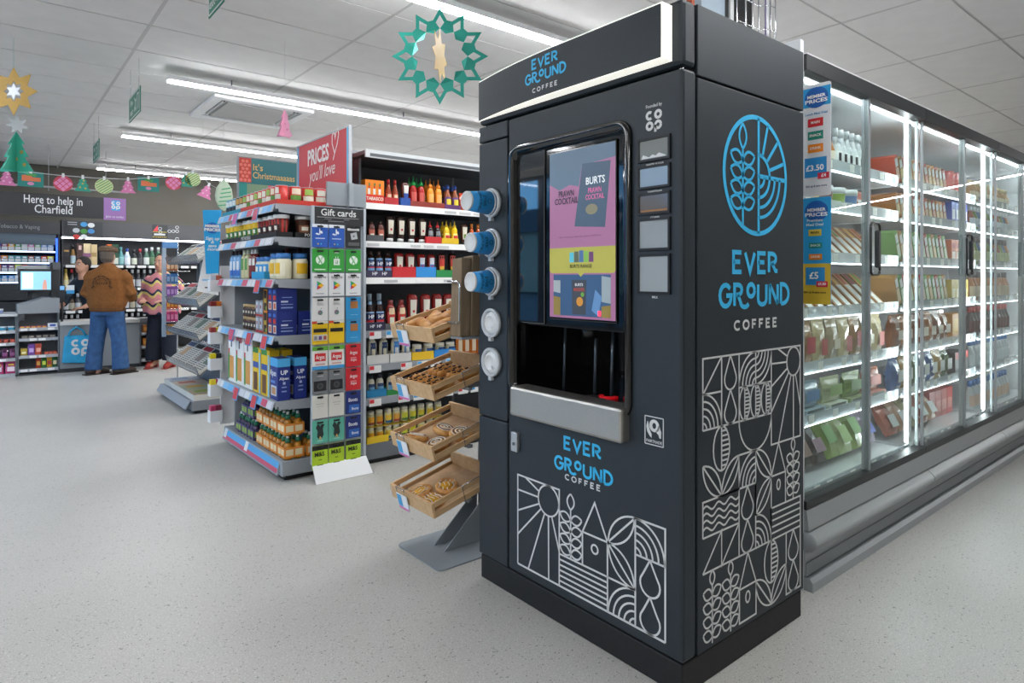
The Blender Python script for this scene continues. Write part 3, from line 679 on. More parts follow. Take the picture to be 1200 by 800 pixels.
def pouch(w, d, h, main, bits=(), lean=0.0):
    m = MB(); n = 6; vs_ = []; pj = random.Random(hash(main) % 1000 if False else int(main[1:3],16)+int(main[3:5],16)*3+int(w*1000))
    for j in range(n+1):
        t = j/n; wd = w/2*(1-.06*sin(pi*t)+pj.uniform(-.05,.05)); dd = d/2*(sin(pi*(.12+.86*t))**.7 if j < n else .06)
        for a in range(8):
            an = 2*pi*a/8+pi/8; vs_.append((wd*max(-1, min(1, 1.25*cos(an))), dd*(1.1+(pj.uniform(-.28,.1) if 0 < j < n else 0))*sin(an)+lean*h*t, h*t+(pj.uniform(-.02,.03)*h if j == n else 0)))
    fs = [(j*8+i, j*8+(i+1) % 8, (j+1)*8+(i+1) % 8, (j+1)*8+i) for j in range(n) for i in range(8)]+[tuple(reversed(range(8))), tuple(range(n*8, n*8+8))]
    m._add(vs_, fs, 0, False)
    sw_ = w*.49; m._add([(-sw_,lean*h-.002,h*.97),(sw_,lean*h-.002,h*.97),(sw_,lean*h+.002,h*.97),(-sw_,lean*h+.002,h*.97),(-sw_,lean*h-.001,h+.016),(sw_,lean*h-.001,h+.016),(sw_,lean*h+.001,h+.016),(-sw_,lean*h+.001,h+.016)], [(3,2,1,0),(4,5,6,7),(0,1,5,4),(1,2,6,5),(2,3,7,6),(3,0,4,7)])
    parts = [('bag', m.mesh('bag', [mat(main, .2, 0, 0, .6)]))]
    if bits:
        p = MB(); mats = []
        for i, (x0, z0, x1, z1, c_) in enumerate(bits):
            if c_ not in mats: mats.append(c_)
            k0 = -d/2*1.12-.0005*(i+1)
            p._add([((x0-.5)*w*.8, k0+lean*h*z0, z0*h), ((x1-.5)*w*.8, k0+lean*h*z0, z0*h), ((x1-.5)*w*.8, k0+lean*h*z1, z1*h), ((x0-.5)*w*.8, k0+lean*h*z1, z1*h)], [(0,1,2,3)], mats.index(c_))
        parts.append(('print', p.mesh('print', [mat(c_, .5) for c_ in mats], recalc=False)))
    return parts
def row(name, parts, spots, desc, where, cat, group, rz=0):
    "spots: list of (x,y,z); each gets an ordinal so that its label singles it out"
    n = len(spots)
    for i, p in enumerate(spots):
        lb_ = desc if n == 1 else desc+', %s from left' % ORD[i] if n > 2 else ('left ', 'right ')[i]+desc
        place(name, parts, p, (lb_+' '+where).strip(), cat, group, rz)
# ---------------------------------------------------------------- sauce shelving: runs along X, faces the camera side
YS = 3.785
M_shelf = mat('#8b9095', .5); M_tick = mat('#e9e9e6', .6); M_backp = mat('#3c3f42', .6)
sg = thing('gondola_shelving', 'grey shelving bay of sauces behind the bread stand, with white shelf edges', 'shelving', (2.36, 4.2, 0))
GX0, GX1 = 1.868, 3.868
MB().box(GX0, 4.24, .1, GX1, 4.26, 2.10).build('back_panel', M_backp, sg)
MB().box(GX0, 4.26, 2.0, GX1, 4.30, 2.125).build('top_rail', M_grey, sg)
MB().box(GX0, 3.80, .03, GX1, 4.26, .13).build('base_plinth', mat('#6b7075', .5), sg)
MB().box(GX0, 3.82, 0, GX1, 4.2, .03).build('kick_plate', M_black, sg)
for x in (GX0-.012, GX0+1.0, GX1): MB().box(x-.012, 4.235, .05, x+.012, 4.275, 2.1).build('upright', M_greyd, sg)
MB().box(GX0-.02, 3.80, .13, GX0-.006, 4.24, 1.98).build('side_panel', mat('#2a2c2f', .6), sg)
can = MB().box(GX0, 3.76, 2.005, GX1, 4.24, 2.03).build('canopy', mat('#5d6165', .5), sg)
MB().box(GX0, 3.745, 1.985, GX1, 3.76, 2.035).build('canopy_fascia', mat('#c3c6c8', .5), can)
MB().box(GX0+.03, 3.744, 1.992, GX1, 3.745, 2.012).build('fascia_print', mat('#55595d', .6), can)
SZ = dict(A=1.70, B=1.452, C=1.215, D=.868, E=.648, F=.432)
rnd = random.Random(5)
for k, z in SZ.items():
    for b in range(2):
        x0 = GX0+b*1.0+.003; x1 = x0+.994; yf = YS if k in 'ABC' else YS-.02
        s_ = MB().box(x0, yf+.012, z-.028, x1, 4.238, z).build('shelf', M_shelf if k in 'DEF' else mat('#4a4d50', .55), sg)
        MB().hexa([(x0, yf, z-.042),(x1, yf, z-.042),(x1, yf+.012, z-.036),(x0, yf+.012, z-.036)], [(x0, yf+.006, z-.001),(x1, yf+.006, z-.001),(x1, yf+.012, z-.001),(x0, yf+.012, z-.001)]).build('shelf_edge', M_tick if k in 'ABC' else M_shelf, s_)
        if b == 0:
            x = x0+.03
            while x < x1-.1:
                w = rnd.uniform(.07,.1)
                if k in 'ABC':
                    if rnd.random() < .45: MB().box(x, yf-.0015, z-.033, x+w, yf+.003, z-.016).build('price_ticket', mat(rnd.choice(['#c9cac8','#bdbfbf','#f4f4f2']), .6), s_)
                elif rnd.random() < .7:
                    t = MB().box(x, yf-.004, z-.05, x+.085, yf-.001, z-.004).build('price_ticket', M_tick, s_)
                    MB().box(x+.002, yf-.0045, z-.03, x+.034, yf-.004, z-.006).build('ticket_flash', mat(rnd.choice(['#d8343c','#4aa3dc','#d8343c']), .6), t)
                x += w+.03
XS = lambda us, Y=YS+.06: [x_on(u, Y) for u in us]
def srow(name, parts, us, k, desc, cat, group, dy=.055, dz=.001, where=None):
    z = SZ[k] if k in SZ else k
    wh = where if where is not None else {'A':'on top sauce shelf','B':'on second sauce shelf','C':'on third sauce shelf','D':'on fourth sauce shelf','E':'on fifth sauce shelf','F':'on sixth sauce shelf'}[k]
    row(name, parts, [(x_on(u, YS+dy), YS+dy, z+dz) for u in us], desc, wh, cat, group)
def stray(u0, u1, k, hf, main, desc, text=None, tc='#ffffff', d=.16, dy=.0, ts=.022, hb=None):
    Yf = YS+.014; x0, x1 = x_on(u0, Yf), x_on(u1, Yf)
    place('display_tray', tray(x1-x0, d, hf, hb or hf, main, text, tc, ts), ((x0+x1)/2, Yf+d/2, (SZ[k] if k in SZ else k)+.001), desc, 'tray', 'card trays on the sauce shelves')
G_ = 'sauce bottles on the shelving bay'
# shelf A
x0, x1 = x_on(428.5, YS+.015), x_on(450.5, YS+.015); w = x1-x0
tb = carton(w, .16, .15, '#e8821e', [(0,0,1,.36,'#d5321f')]+[(.16+.28*i-.03,.37,.16+.28*i+.10,.62,'#e9e4da') for i in range(3)]+[(.16+.28*i,.62,.16+.28*i+.07,.74,'#c92b20') for i in range(3)]+[(.16+.28*i+.0,.74,.16+.28*i+.07,.86,'#1f7a45') for i in range(3)], [('TABASCO',.5,.18,.030,'#f7f0e2',w*.9)])
place('sauce_carton', tb, ((x0+x1)/2, YS+.10, SZ['A']+.001), 'orange and red carton printed with three pepper sauce bottles, top sauce shelf', 'carton')
stray(450.8, 467, 'A', .045, '#b3262a', 'red card tray holding two red-capped chilli sauce bottles', None)
srow('chilli_sauce_bottle', bottle('GLA', .165, .042, .042, '#8e3a22', '#c42a2c', [(.08,.42,'#c8553a',70),(.2,.38,'#e6c9a8',40)]), (455, 462.7), 'A', 'slim red-capped chilli sauce bottle', 'bottle', G_, .05, .005)
stray(469.5, 481, 'A', .05, '#234f9c', 'dark blue card tray under a barbecue sauce bottle on top shelf', None)
srow('barbecue_sauce_bottle', bottle('KET', .155, .062, .045, '#4a2119', '#3a1a14', [(.25,.86,'#e3e0d8',35),(.3,.52,'#2d4f9e',36)]), (474.5,), 'A', 'brown barbecue sauce bottle with white and blue label in blue tray', 'bottle', G_, .05, .005, '')
stray(481.3, 521, 'A', .035, '#8d2f24', 'long reddish brown card tray under green and orange capped bottles', None)
sri = bottle('SRI', .205, .052, .052, '#a8201c', '#159a4a', [(.1,.46,'#c9544a',48)])
srow('hot_chilli_bottle', sri, (484, 493.2), 'A', 'red hot chilli sauce bottle with green nozzle, front row,', 'bottle', G_, .05, .005)
row('hot_chilli_bottle', sri, [(x_on(u, YS+.12), YS+.12, SZ['A']+.005) for u in (479.5, 488.2)], 'red hot chilli sauce bottle with green nozzle cap,', 'back row of top shelf', 'bottle', G_)
sro = bottle('SRI', .20, .052, .052, '#e8902a', '#ef8a22', [(.1,.46,'#f3b461',48)])
srow('chilli_mayonnaise_bottle', sro, (504, 513.4), 'A', 'orange chilli sauce bottle with orange nozzle, front row,', 'bottle', G_, .05, .005)
row('chilli_mayonnaise_bottle', sro, [(x_on(u, YS+.12), YS+.12, SZ['A']+.005) for u in (499, 508.2)], 'orange chilli sauce bottle with orange nozzle cap,', 'back row of top shelf', 'bottle', G_)
stray(521.5, 540, 'A', .03, '#5b2c63', 'low purple card tray under the blue-capped sauce bottles', None)
blu = bottle('GLA', .17, .05, .05, '#8a4a28', '#2a4a9a', [(.08,.48,'#5d3a86',75),(.16,.4,'#e6c93a',45)])
srow('marinade_bottle', blu, (524.3, 533), 'A', 'blue-capped marinade bottle, yellow and purple label, front row,', 'bottle', G_, .05, .005)
row('marinade_bottle', blu, [(x_on(u, YS+.12), YS+.12, SZ['A']+.005) for u in (520.5, 529)], 'blue-capped marinade bottle with yellow and purple label,', 'back row of top shelf', 'bottle', G_)
srow('sauce_pouch', pouch(.07, .03, .11, '#b23a22', [(.1,.3,.9,.8,'#d9752f'),(.3,.45,.7,.65,'#6f8f2f')]), (542.5, 553, 563), 'A', 'red and orange sauce pouch', 'pouch', 'sauce pouches', .05)
# shelf B
stray(430, 449.5, 'B', .038, '#4c4f52', 'dark grey card tray holding two small smoky sauce bottles')
srow('smoky_sauce_bottle', bottle('SQZ', .13, .052, .04, '#3b1d16', '#2a1511', [(.08,.8,'#b8604a',48),(.55,.8,'#5a2a20',40),(.1,.35,'#e2d8cc',30)]), (434.8, 445.6), 'B', 'small brown smoky sauce bottle with terracotta label', 'bottle', G_, .05, .005)
srow('steak_sauce_bottle', bottle('KET', .172, .066, .048, '#35201a', '#e9e9e6', [(.30,.84,'#ddd6c4',37),(.44,.52,'#b3242a',14)]), (456.8, 469.3, 481.8, 494.3), 'B', 'dark brown upturned squeeze bottle with cream shield label', 'bottle', G_, .05)
stray(499.5, 517.5, 'B', .045, '#c4242a', 'bright red card tray holding two red-topped dark bottles', None)
srow('red_topped_bottle', bottle('MUS', .15, .05, .045, '#2c2022', '#d3262a', [(.08,.55,'#8a8d90',50)]), (503.8, 512.6), 'B', 'dark sauce bottle with red nozzle cap', 'bottle', G_, .05, .005)
stray(518, 537.5, 'B', .04, '#e5bf1e', 'yellow and blue card tray holding yellow mustard bottles', None)
mus = bottle('MUS', .16, .054, .048, '#f0c419', '#f3cd2a', [(.12,.45,'#f6e27a',52),(.2,.36,'#c62828',40)])
srow('mustard_bottle', mus, (523, 532.4), 'B', 'yellow mustard bottle with red label, front row,', 'bottle', G_, .05, .005)
row('mustard_bottle', mus, [(x_on(u, YS+.12), YS+.12, SZ['B']+.005) for u in (518.5, 527.8)], 'yellow mustard bottle with red label,', 'back row of second shelf', 'bottle', G_)
srow('dressing_bottle', bottle('KET', .15, .055, .04, '#46241a', '#2a1511', [(.25,.85,'#e3ddcb',44),(.3,.5,'#6f8f3a',26)]), (543.5,), 'B', 'dark brown dressing bottle with cream and green label, second shelf', 'bottle', G_, .05, .001, '')
srow('spicy_sauce_bottle', bottle('GLA', .155, .045, .045, '#c0531f', '#e0852c', [(.08,.45,'#e9dcc6',55)]), (552.5, 560, 568), 'B', 'orange spicy sauce bottle with pale label', 'bottle', G_, .05)
# shelf C
stray(429.8, 459.5, 'C', .045, '#35304c', 'dark purple card tray lettered in white under three brown sauce bottles', 'HP    HP', '#e8e8ee', .15, ts=.03)
srow('brown_sauce_bottle', bottle('SQZ', .168, .056, .045, '#3a1f17', '#2c1712', [(.06,.72,'#7fb4de',62),(.38,.66,'#1d3566',62),(.34,.385,'#cf2a2f',62)], ('HP', .5, .032, '#f2f2f2')), (434, 443.9, 454.2), 'C', 'squeezy brown sauce bottle with light blue label', 'bottle', G_, .05, .005)
stray(460.2, 487.3, 'C', .07, '#c8242a', 'bright red card tray holding two ketchup bottles', None)
ket = bottle('KET', .16, .074, .05, '#8a1a17', '#efefec', [(.32,.84,'#dcd8c8',37),(.42,.5,'#b3242a',13)])
srow('ketchup_bottle', ket, (467.2, 480.2), 'C', 'red ketchup bottle in the red card tray', 'bottle', G_, .055, .005)
stray(487.8, 511, 'C', .07, '#2e8fd6', 'bright blue card tray holding two ketchup bottles', None)
ket2 = bottle('KET', .155, .064, .048, '#8a1a17', '#efefec', [(.32,.84,'#d5dbe2',37),(.36,.55,'#3a6fc0',34),(.42,.5,'#c92b2f',13)])
srow('ketchup_bottle', ket2, (493.5, 504.8), 'C', 'red ketchup bottle with bluish label in the blue tray', 'bottle', G_, .055, .005)
stray(511.6, 535, 'C', .05, '#1f8a46', 'green card tray holding two dark brown sauce bottles', None)
srow('barbecue_sauce_bottle', bottle('KET', .165, .062, .048, '#3a1915', '#1f8a46', [(.2,.9,'#c4372a',46),(.32,.44,'#e0b13a',44),(.22,.32,'#8fbf3f',30)]), (516.7, 529.5), 'C', 'dark squeeze bottle with red label in green tray', 'bottle', G_, .05, .005)
# shelf D
stray(429.5, 451, 'D', .052, '#2e2c48', 'dark purple card tray lettered in white under two glass sauce bottles', 'HP  HP', '#e8e8ee', .15, ts=.028)
srow('brown_sauce_bottle', bottle('GLA', .235, .062, .062, '#2f1813', '#8fa0ad', [(.1,.5,'#8fb6da',62),(.26,.46,'#1d3566',62),(.21,.27,'#cf2a2f',62),(.7,.79,'#7f9cb8',80)], ('HP', .36, .034, '#f2f2f2')), (432.8, 444.2), 'D', 'tall glass brown sauce bottle with light blue label', 'bottle', G_, .05, .005)
stray(451.6, 474.5, 'D', .04, '#5b5e60', 'grey card tray under two squat red sauce bottles', None)
srow('relish_bottle', bottle('SQZ', .19, .068, .05, '#6f1a17', '#7c211d', [(.08,.78,'#c4302b',55),(.5,.72,'#e3c9a2',36),(.16,.4,'#d8dcc8',28)]), (457.6, 470), 'D', 'squat dark red relish bottle with red label', 'bottle', G_, .05, .005)
srow('ketchup_bottle', bottle('KET', .23, .082, .056, '#7d1714', '#efefec', [(.34,.84,'#dcd8c8',37),(.46,.53,'#b3242a',13)]), (482.8, 498.2, 511.7, 524.3, 537), 'D', 'large red ketchup bottle with cream label', 'bottle', G_, .05)
# shelf E
for k, (u0, u1) in enumerate(((430.2, 456), (457.5, 482))): stray(u0, u1, 'E', .058, '#dcdcd6', '%s white card tray of mayonnaise bottles on fifth sauce shelf' % ('left', 'right')[k], None)
srow('mayonnaise_bottle', bottle('SQZ', .185, .062, .05, '#e6e0cb', '#ece8da', [(.2,.72,'#1f3a66',40),(.28,.5,'#d9d3b8',24)]), (435.9, 449.2), 'E', 'cream mayonnaise bottle with navy label', 'bottle', G_, .055, .005)
srow('mayonnaise_bottle', bottle('SQZ', .185, .062, .05, '#e6e0cb', '#3d8ad0', [(.2,.72,'#3f8ad6',40),(.28,.5,'#e2e6df',24)]), (463, 475.6), 'E', 'cream mayonnaise bottle with light blue label', 'bottle', G_, .055, .005)
stray(483, 508.5, 'E', .055, '#eec21c', 'bright yellow card tray of two cream mayonnaise bottles', None)
stray(509, 534, 'E', .06, '#2a86d0', 'blue card tray of two cream mayonnaise bottles, fifth shelf', None)
may = bottle('JAR', .10, .07, .07, '#e9e2c6', '#ece8da', [(.4,.7,'#2f5aa0',45)])
srow('mayonnaise_jar', may, (488.3, 501.5), 'E', 'cream mayonnaise jar in the yellow tray', 'jar', G_, .055, .005)
srow('mayonnaise_jar', may, (515.3, 527.3), 'E', 'cream mayonnaise jar in the blue tray', 'jar', G_, .055, .005)
srow('spice_pouch', pouch(.06, .03, .14, '#d8792a', [(.15,.2,.85,.8,'#e8d3b0')]), (538, 546, 554, 562), 'E', 'orange seasoning packet', 'packet', 'seasoning packets', .05)
# shelf F
stray(429.8, 453, 'F', .05, '#1f86b8', 'teal blue card tray of small mayonnaise jars, sixth sauce shelf', None)
stray(453.6, 478, 'F', .035, '#2e8a3e', 'green card tray of small mayonnaise jars, sixth sauce shelf', None)
sm_ = bottle('SQZ', .135, .054, .05, '#ddd5bf', '#3a3f48', [(.1,.5,'#7db4d8',55),(.45,.6,'#2f4a78',55)])
srow('small_mayonnaise_jar', sm_, (434.3, 444.9), 'F', 'small cream jar with blue label in the teal tray', 'jar', G_, .05, .005)
srow('small_mayonnaise_jar', sm_, (457.5, 467.5), 'F', 'small cream jar with blue label in the green tray', 'jar', G_, .05, .005)
srow('pickle_jar', bottle('JAR', .12, .055, .055, '#4a4632', '#2d3034', [(.15,.6,'#a8a48c',60)]), (521, 529.5, 538, 546.5, 555), 'F', 'dark pickle jar with pale label', 'jar', G_, .05)
# base deck
rl = random.Random(3)
for lay, zz in ((0, .131), (1, .235)):
    for i in range(9):
        c1, c2 = [('#e8a41e','#8a3d20'),('#e8a41e','#b8432a'),('#e9c23a','#2f6fa8'),('#e9a83a','#b03a30'),('#cfd23a','#4f7f3a'),('#d8cf2a','#4f8a3a'),('#d9c832','#3f7a3a'),('#d8b52a','#7a8a2a'),('#d8b52a','#4a6a2a')][i]
        u = (434, 444, 454.5, 464, 473.5, 483, 493, 503, 513)[i]
        place('dressing_jar', bottle('JAR', .098, .052, .052, '#d9d3a6', '#ddd8c4', [(.1,.62,c1,60),(.1,.25,c2,60)]), (x_on(u, YS+.07), YS+.07, zz+.001), 'small dressing jar with yellow label, %s from left in %s layer of bottom deck' % (ORD[i], ('lower', 'upper')[lay]), 'jar', 'dressing jars on the bottom deck')
    if lay == 0: MB().box(x_on(429, YS+.03), YS+.03, .231, x_on(520, YS+.03), YS+.13, .2345).build('layer_card', mat('#d2b32a', .6), sg)
place('display_tray', tray(x_on(456, YS+.015)-x_on(430.5, YS+.015), .12, .045, .05, '#e8c21c'), ((x_on(430.5, YS+.015)+x_on(456, YS+.015))/2, YS+.08, .1305), 'bright yellow card tray on the bottom deck of the sauce shelving', 'tray')
# ---------------------------------------------------------------- end bay: shelves face -X, seen at a slant
EX = 1.315; EY0, EY1 = 3.80, 4.96; EB = 1.775
eb = thing('end_bay_shelving', 'grey end bay shelving of cans, jars, cereals and drinks facing the tills', 'shelving', (1.55, 4.38, 0))
MB().box(EB, EY0-.03, .1, EB+.02, EY1+.03, 1.74).build('back_panel', mat('#26282a', .6), eb)
for y in (EY0-.03, EY1+.03): MB().box(EB-.02, y-.015, .06, EB+.04, y+.015, 1.80).build('upright', M_grey, eb)
MB().box(1.42, EY1+.003, .12, EB, EY1+.02, 1.66).build('side_panel', M_grey, eb)
MB().box(1.355, EY0, .03, 1.80, EY1+.04, .118).build('base_plinth', M_grey, eb, .004)
MB().box(1.38, EY0+.03, 0, 1.78, EY1, .03).build('kick_plate', M_black, eb)
MB().box(1.375, EY0-.006, .02, 1.38, EY1, .034).build('kick_strip', M_black, eb)
bp = MB().hexa([(1.335,EY0+.04,.035),(1.345,EY0+.04,.03),(1.345,EY1+.02,.03),(1.335,EY1+.02,.035)], [(1.36,EY0+.04,.118),(1.368,EY0+.04,.116),(1.368,EY1+.02,.116),(1.36,EY1+.02,.118)]).build('base_ticket_rail', M_grey, eb)
for a, b, c_, z0, z1 in ((EY0+.05, EY1, '#5aa9df', .07, .112), (EY0+.05, EY1, '#d0566f', .045, .07)):
    f0 = (z0-.035)/.083; f1 = (z1-.035)/.083
    MB()._add([(1.3335+.025*f0,a,z0),(1.3335+.025*f0,b,z0),(1.3335+.025*f1,b,z1),(1.3335+.025*f1,a,z1)], [(0,1,2,3)]).build('ticket_strip', mat(c_, .5), bp, recalc=False)
for y in (4.42, 4.9): MB().hexa([(1.338,y,.055),(1.339,y,.055),(1.339,y+.06,.055),(1.338,y+.06,.055)], [(1.354,y,.112),(1.355,y,.112),(1.355,y+.06,.112),(1.354,y+.06,.112)]).build('price_ticket', M_tick, bp)
EZ = [1.652, 1.456, 1.205, .868, .481]
def promo(y, z, c_, par, w=.10, h=.085):
    o = MB().hexa([(1.283,y,z-h),(1.285,y,z-h),(1.285,y+w,z-h),(1.283,y+w,z-h)], [(1.300,y,z),(1.302,y,z),(1.302,y+w,z),(1.300,y+w,z)]).build('promotion_card', mat('#5aa9df', .5), par)
    MB().hexa([(1.2825,y+.008,z-h+.006),(1.283,y+.008,z-h+.006),(1.283,y+w-.008,z-h+.006),(1.2825,y+w-.008,z-h+.006)], [(1.2985,y+.008,z-.006),(1.299,y+.008,z-.006),(1.299,y+w-.008,z-.006),(1.2985,y+w-.008,z-.006)]).build('card_print', mat(c_, .5), o)
for k, z in enumerate(EZ):
    s_ = MB().box(EX, EY0, z-.03, EB, EY1, z).build('shelf', M_grey, eb)
    MB().hexa([(EX+.02,EY0,z-.05),(EB,EY0,z-.075),(EB,EY0+.006,z-.075),(EX+.02,EY0+.006,z-.05)], [(EX+.02,EY0,z-.03),(EB,EY0,z-.03),(EB,EY0+.006,z-.03),(EX+.02,EY0+.006,z-.03)]).build('shelf_bracket', M_grey, s_)
    e_ = MB().hexa([(EX-.02,EY0+.01,z-.05),(EX-.014,EY0+.01,z-.05),(EX-.014,EY1,z-.05),(EX-.02,EY1,z-.05)], [(EX-.004,EY0+.01,z-.002),(EX+.002,EY0+.01,z-.002),(EX+.002,EY1,z-.002),(EX-.004,EY1,z-.002)]).build('shelf_edge', mat('#b9bec4', .4), s_)
    y = EY0+.03; i = 0
    while y < EY1-.05:
        w = rl.uniform(.06,.13); c_ = ['#6fb3e2','#e3e4e6','#d0566f','#8cc3ea','#d9dade'][(i*3+k) % 5]
        MB().hexa([(EX-.0205,y,z-.046),(EX-.0195,y,z-.046),(EX-.0195,y+w-.01,z-.046),(EX-.0205,y+w-.01,z-.046)], [(EX-.0065,y,z-.006),(EX-.0055,y,z-.006),(EX-.0055,y+w-.01,z-.006),(EX-.0065,y+w-.01,z-.006)]).build('price_ticket', mat(c_, .5), s_)
        y += w; i += 1
    for u, c_ in ([(276,'#c65f9a'),(300,'#d0566f')], [], [(302,'#d3494f')], [(272,'#d0566f'),(292,'#d3494f'),(310,'#d3494f')], [(277,'#d3494f'),(298,'#d3494f')])[k]:
        yy = y_on(u, 1.30); promo(yy-.06, z-.002, c_, s_)
RZ = -pi/2
def ey(u, X=EX+.06): return y_on(u, X)
def erow(name, parts, ys, k, desc, where, cat, group, x=EX+.05, dz=.001):
    n = len(ys); ys = sorted(ys)
    for i, y in enumerate(ys):
        o_ = '' if n == 1 else ', %s from near end' % ORD[i] if n > 2 else ', %s one' % ('near', 'far')[i]
        place(name, parts, (x, y, EZ[k]+dz if k < 5 else dz), (desc+o_+' '+where).strip(), cat, group, RZ)
def ebox(w, d, h, *a, **k): return carton(w, d, h, *a, **k)   # printed on front (-Y before turning) and on its +X side (turns to the camera side)
# cans in red trays (top)
def can_(body, c2, c3='#e8e2d4'): return bottle('CAN', .11, .074, .074, body, '#b9bcc0', [(.1,.5,c2,60),(.55,.88,c3,45)], rough=.35)
kinds = [can_('#c8322c','#d8d2c2'), can_('#c8322c','#5f8f3a','#e8d9c0'), can_('#bf2a26','#e7dfd0','#9fbf5a')]
kt = [can_('#2b97b0','#10242c','#dfe8e6'), can_('#2a2e33','#d8d8d0','#c99a4a')]
ys = [EY0+.05+.078*i for i in range(14)]
for i, y in enumerate(ys):
    if i < 9: p, d_ = kinds[i % 3], 'red food can in the red tray'
    elif i < 11: p, d_ = kt[1], 'black and white food can'
    else: p, d_ = kt[0], 'teal food can'
    place('food_can', p, (EX+.055, y, EZ[0]+.0045), '%s, %s along the front row of the top shelf' % (d_, ORD[i]), 'can', 'food cans on the top shelf', RZ)
for i in range(1, 4):
    place('food_can', kinds[i % 3], (EX+.055+.079*i, ys[0], EZ[0]+.0045), 'red food can at the near end of the top shelf, %s from its corner' % ORD[i], 'can', 'food cans on the top shelf', 0)
for nm, a, b, c_ in (('near', EY0+.008, EY0+.36, '#c9382b'), ('middle', EY0+.365, EY0+.71, '#c9382b'), ('far', EY0+.715, EY1-.02, '#1f8fa8')):
    d_ = .345 if nm == 'near' else .09
    tr_ = tray(b-a, d_, .028, .028, c_)
    place('display_tray', tr_, (EX+.012+d_/2, (a+b)/2, EZ[0]+.001), '%s %s card tray under the food cans on top shelf' % (nm, 'teal' if nm == 'far' else 'red'), 'tray', 'card trays under the cans', RZ)
# noodle pots
def pot(b, c2, c3): return bottle('POT', .13, .094, .094, b, '#e6e7e6', [(.05,.8,c2,120),(.2,.55,c3,52),(.3,.48,'#f0ead8',30)], rough=.5)
py_, pr_, pb_ = pot('#e8c22a','#e6b81f','#3f7d3a'), pot('#5a2a1e','#b8302a','#3a1712'), pot('#4a2a1e','#56301f','#8c5a3a')
yy = EY0+.065
for i in range(11):
    p, d_ = (pr_, 'red and brown noodle pot') if i < 4 else (py_, 'yellow noodle pot')
    place('noodle_pot', p, (EX+.06, yy+.1*i, EZ[1]+.0055), '%s with white lid, %s in the front row of second shelf' % (d_, ORD[i]), 'pot', 'noodle pots', RZ)
for i in (1, 2): place('noodle_pot', pb_, (EX+.06+.13*i, yy, EZ[1]+.0055), 'dark brown noodle pot with white lid at the near shelf end, %s' % ('front one','back one')[i-1], 'pot', 'noodle pots', 0)
place('display_tray', tray(EY1-.03-EY0, .10, .03, .03, '#17181a', 'POT NOODLE', '#e8e8e6', .03), (EX+.058, (EY0+EY1)/2, EZ[1]+.001), 'long black card tray under the front row of noodle pots', 'tray', None, RZ)
place('display_tray', tray(.27, .10, .03, .03, '#17181a', 'POT NOODLE', '#e8e8e6', .025), (EX+.26, EY0+.06, EZ[1]+.001), 'short black card tray at the near end under brown noodle pots', 'tray', None, 0)
# sauces and mayonnaise
erow('mayonnaise_jar', bottle('JAR', .155, .094, .094, '#ece5c6', '#3f7fc4', [(.12,.6,'#f0ead0',80),(.2,.62,'#e9b81f',44)], n=14), [EY0+.06, EY0+.16], 2, 'large mayonnaise jar with blue lid and yellow label', 'on third shelf', 'jar', 'jars on the third shelf', EX+.07)
place('mayonnaise_jar', bottle('JAR', .155, .094, .094, '#ece5c6', '#3f7fc4', [(.2,.62,'#e9b81f',44)], n=14), (EX+.17, EY0+.06, EZ[2]+.001), 'large mayonnaise jar with blue lid behind the near corner jar', 'jar', 'jars on the third shelf')
erow('mayonnaise_jar', bottle('JAR', .135, .07, .07, '#e9e4d0', '#3f7fc4', [(.12,.66,'#3f9ad6',60),(.3,.55,'#f0ede0',34)]), [EY0+.265+.075*i for i in range(3)], 2, 'small mayonnaise jar with blue lid', 'in blue tray', 'jar', 'jars on the third shelf', EX+.055, .0045)
place('display_tray', tray(.24, .09, .045, .045, '#2f9fd2'), (EX+.052, EY0+.34, EZ[2]+.001), 'bright blue card tray under the small mayonnaise jars, third shelf', 'tray', None, RZ)
erow('red_sauce_bottle', bottle('SQZ', .195, .062, .05, '#6e1d1a', '#e8e8e4', [(.08,.7,'#7c211d',60),(.45,.68,'#e8e4da',44)]), [EY0+.50, EY0+.57], 2, 'tall dark red sauce bottle with white label', 'on third shelf', 'bottle', 'bottles on the third shelf')
erow('salad_cream_bottle', bottle('SQZ', .195, .062, .05, '#d8d3a4', '#dfe3c8', [(.3,.7,'#5f9a4a',44)]), [EY0+.66, EY0+.74], 2, 'pale yellow salad cream bottle', 'on third shelf', 'bottle', 'bottles on the third shelf')
erow('milkshake_bottle', bottle('SQZ', .195, .062, .05, '#7fb0dc', '#2a1a16', [(.1,.35,'#3a6fc0',60),(.3,.62,'#dfe6ee',44)]), [EY0+.84, EY0+.92, EY0+1.0], 2, 'light blue bottle with dark cap', 'on third shelf', 'bottle', 'bottles on the third shelf')
for i in range(4): place('vinegar_bottle', bottle('GLA', .195, .06, .06, '#2a1712', '#5a2a22', [(.1,.45,'#4a1d18',60)]), (EX+.15+.08*i, EY0+.22, EZ[2]+.001), 'dark vinegar bottle behind the mayonnaise jars, %s from the shelf front' % ORD[i], 'bottle', 'vinegar bottles')
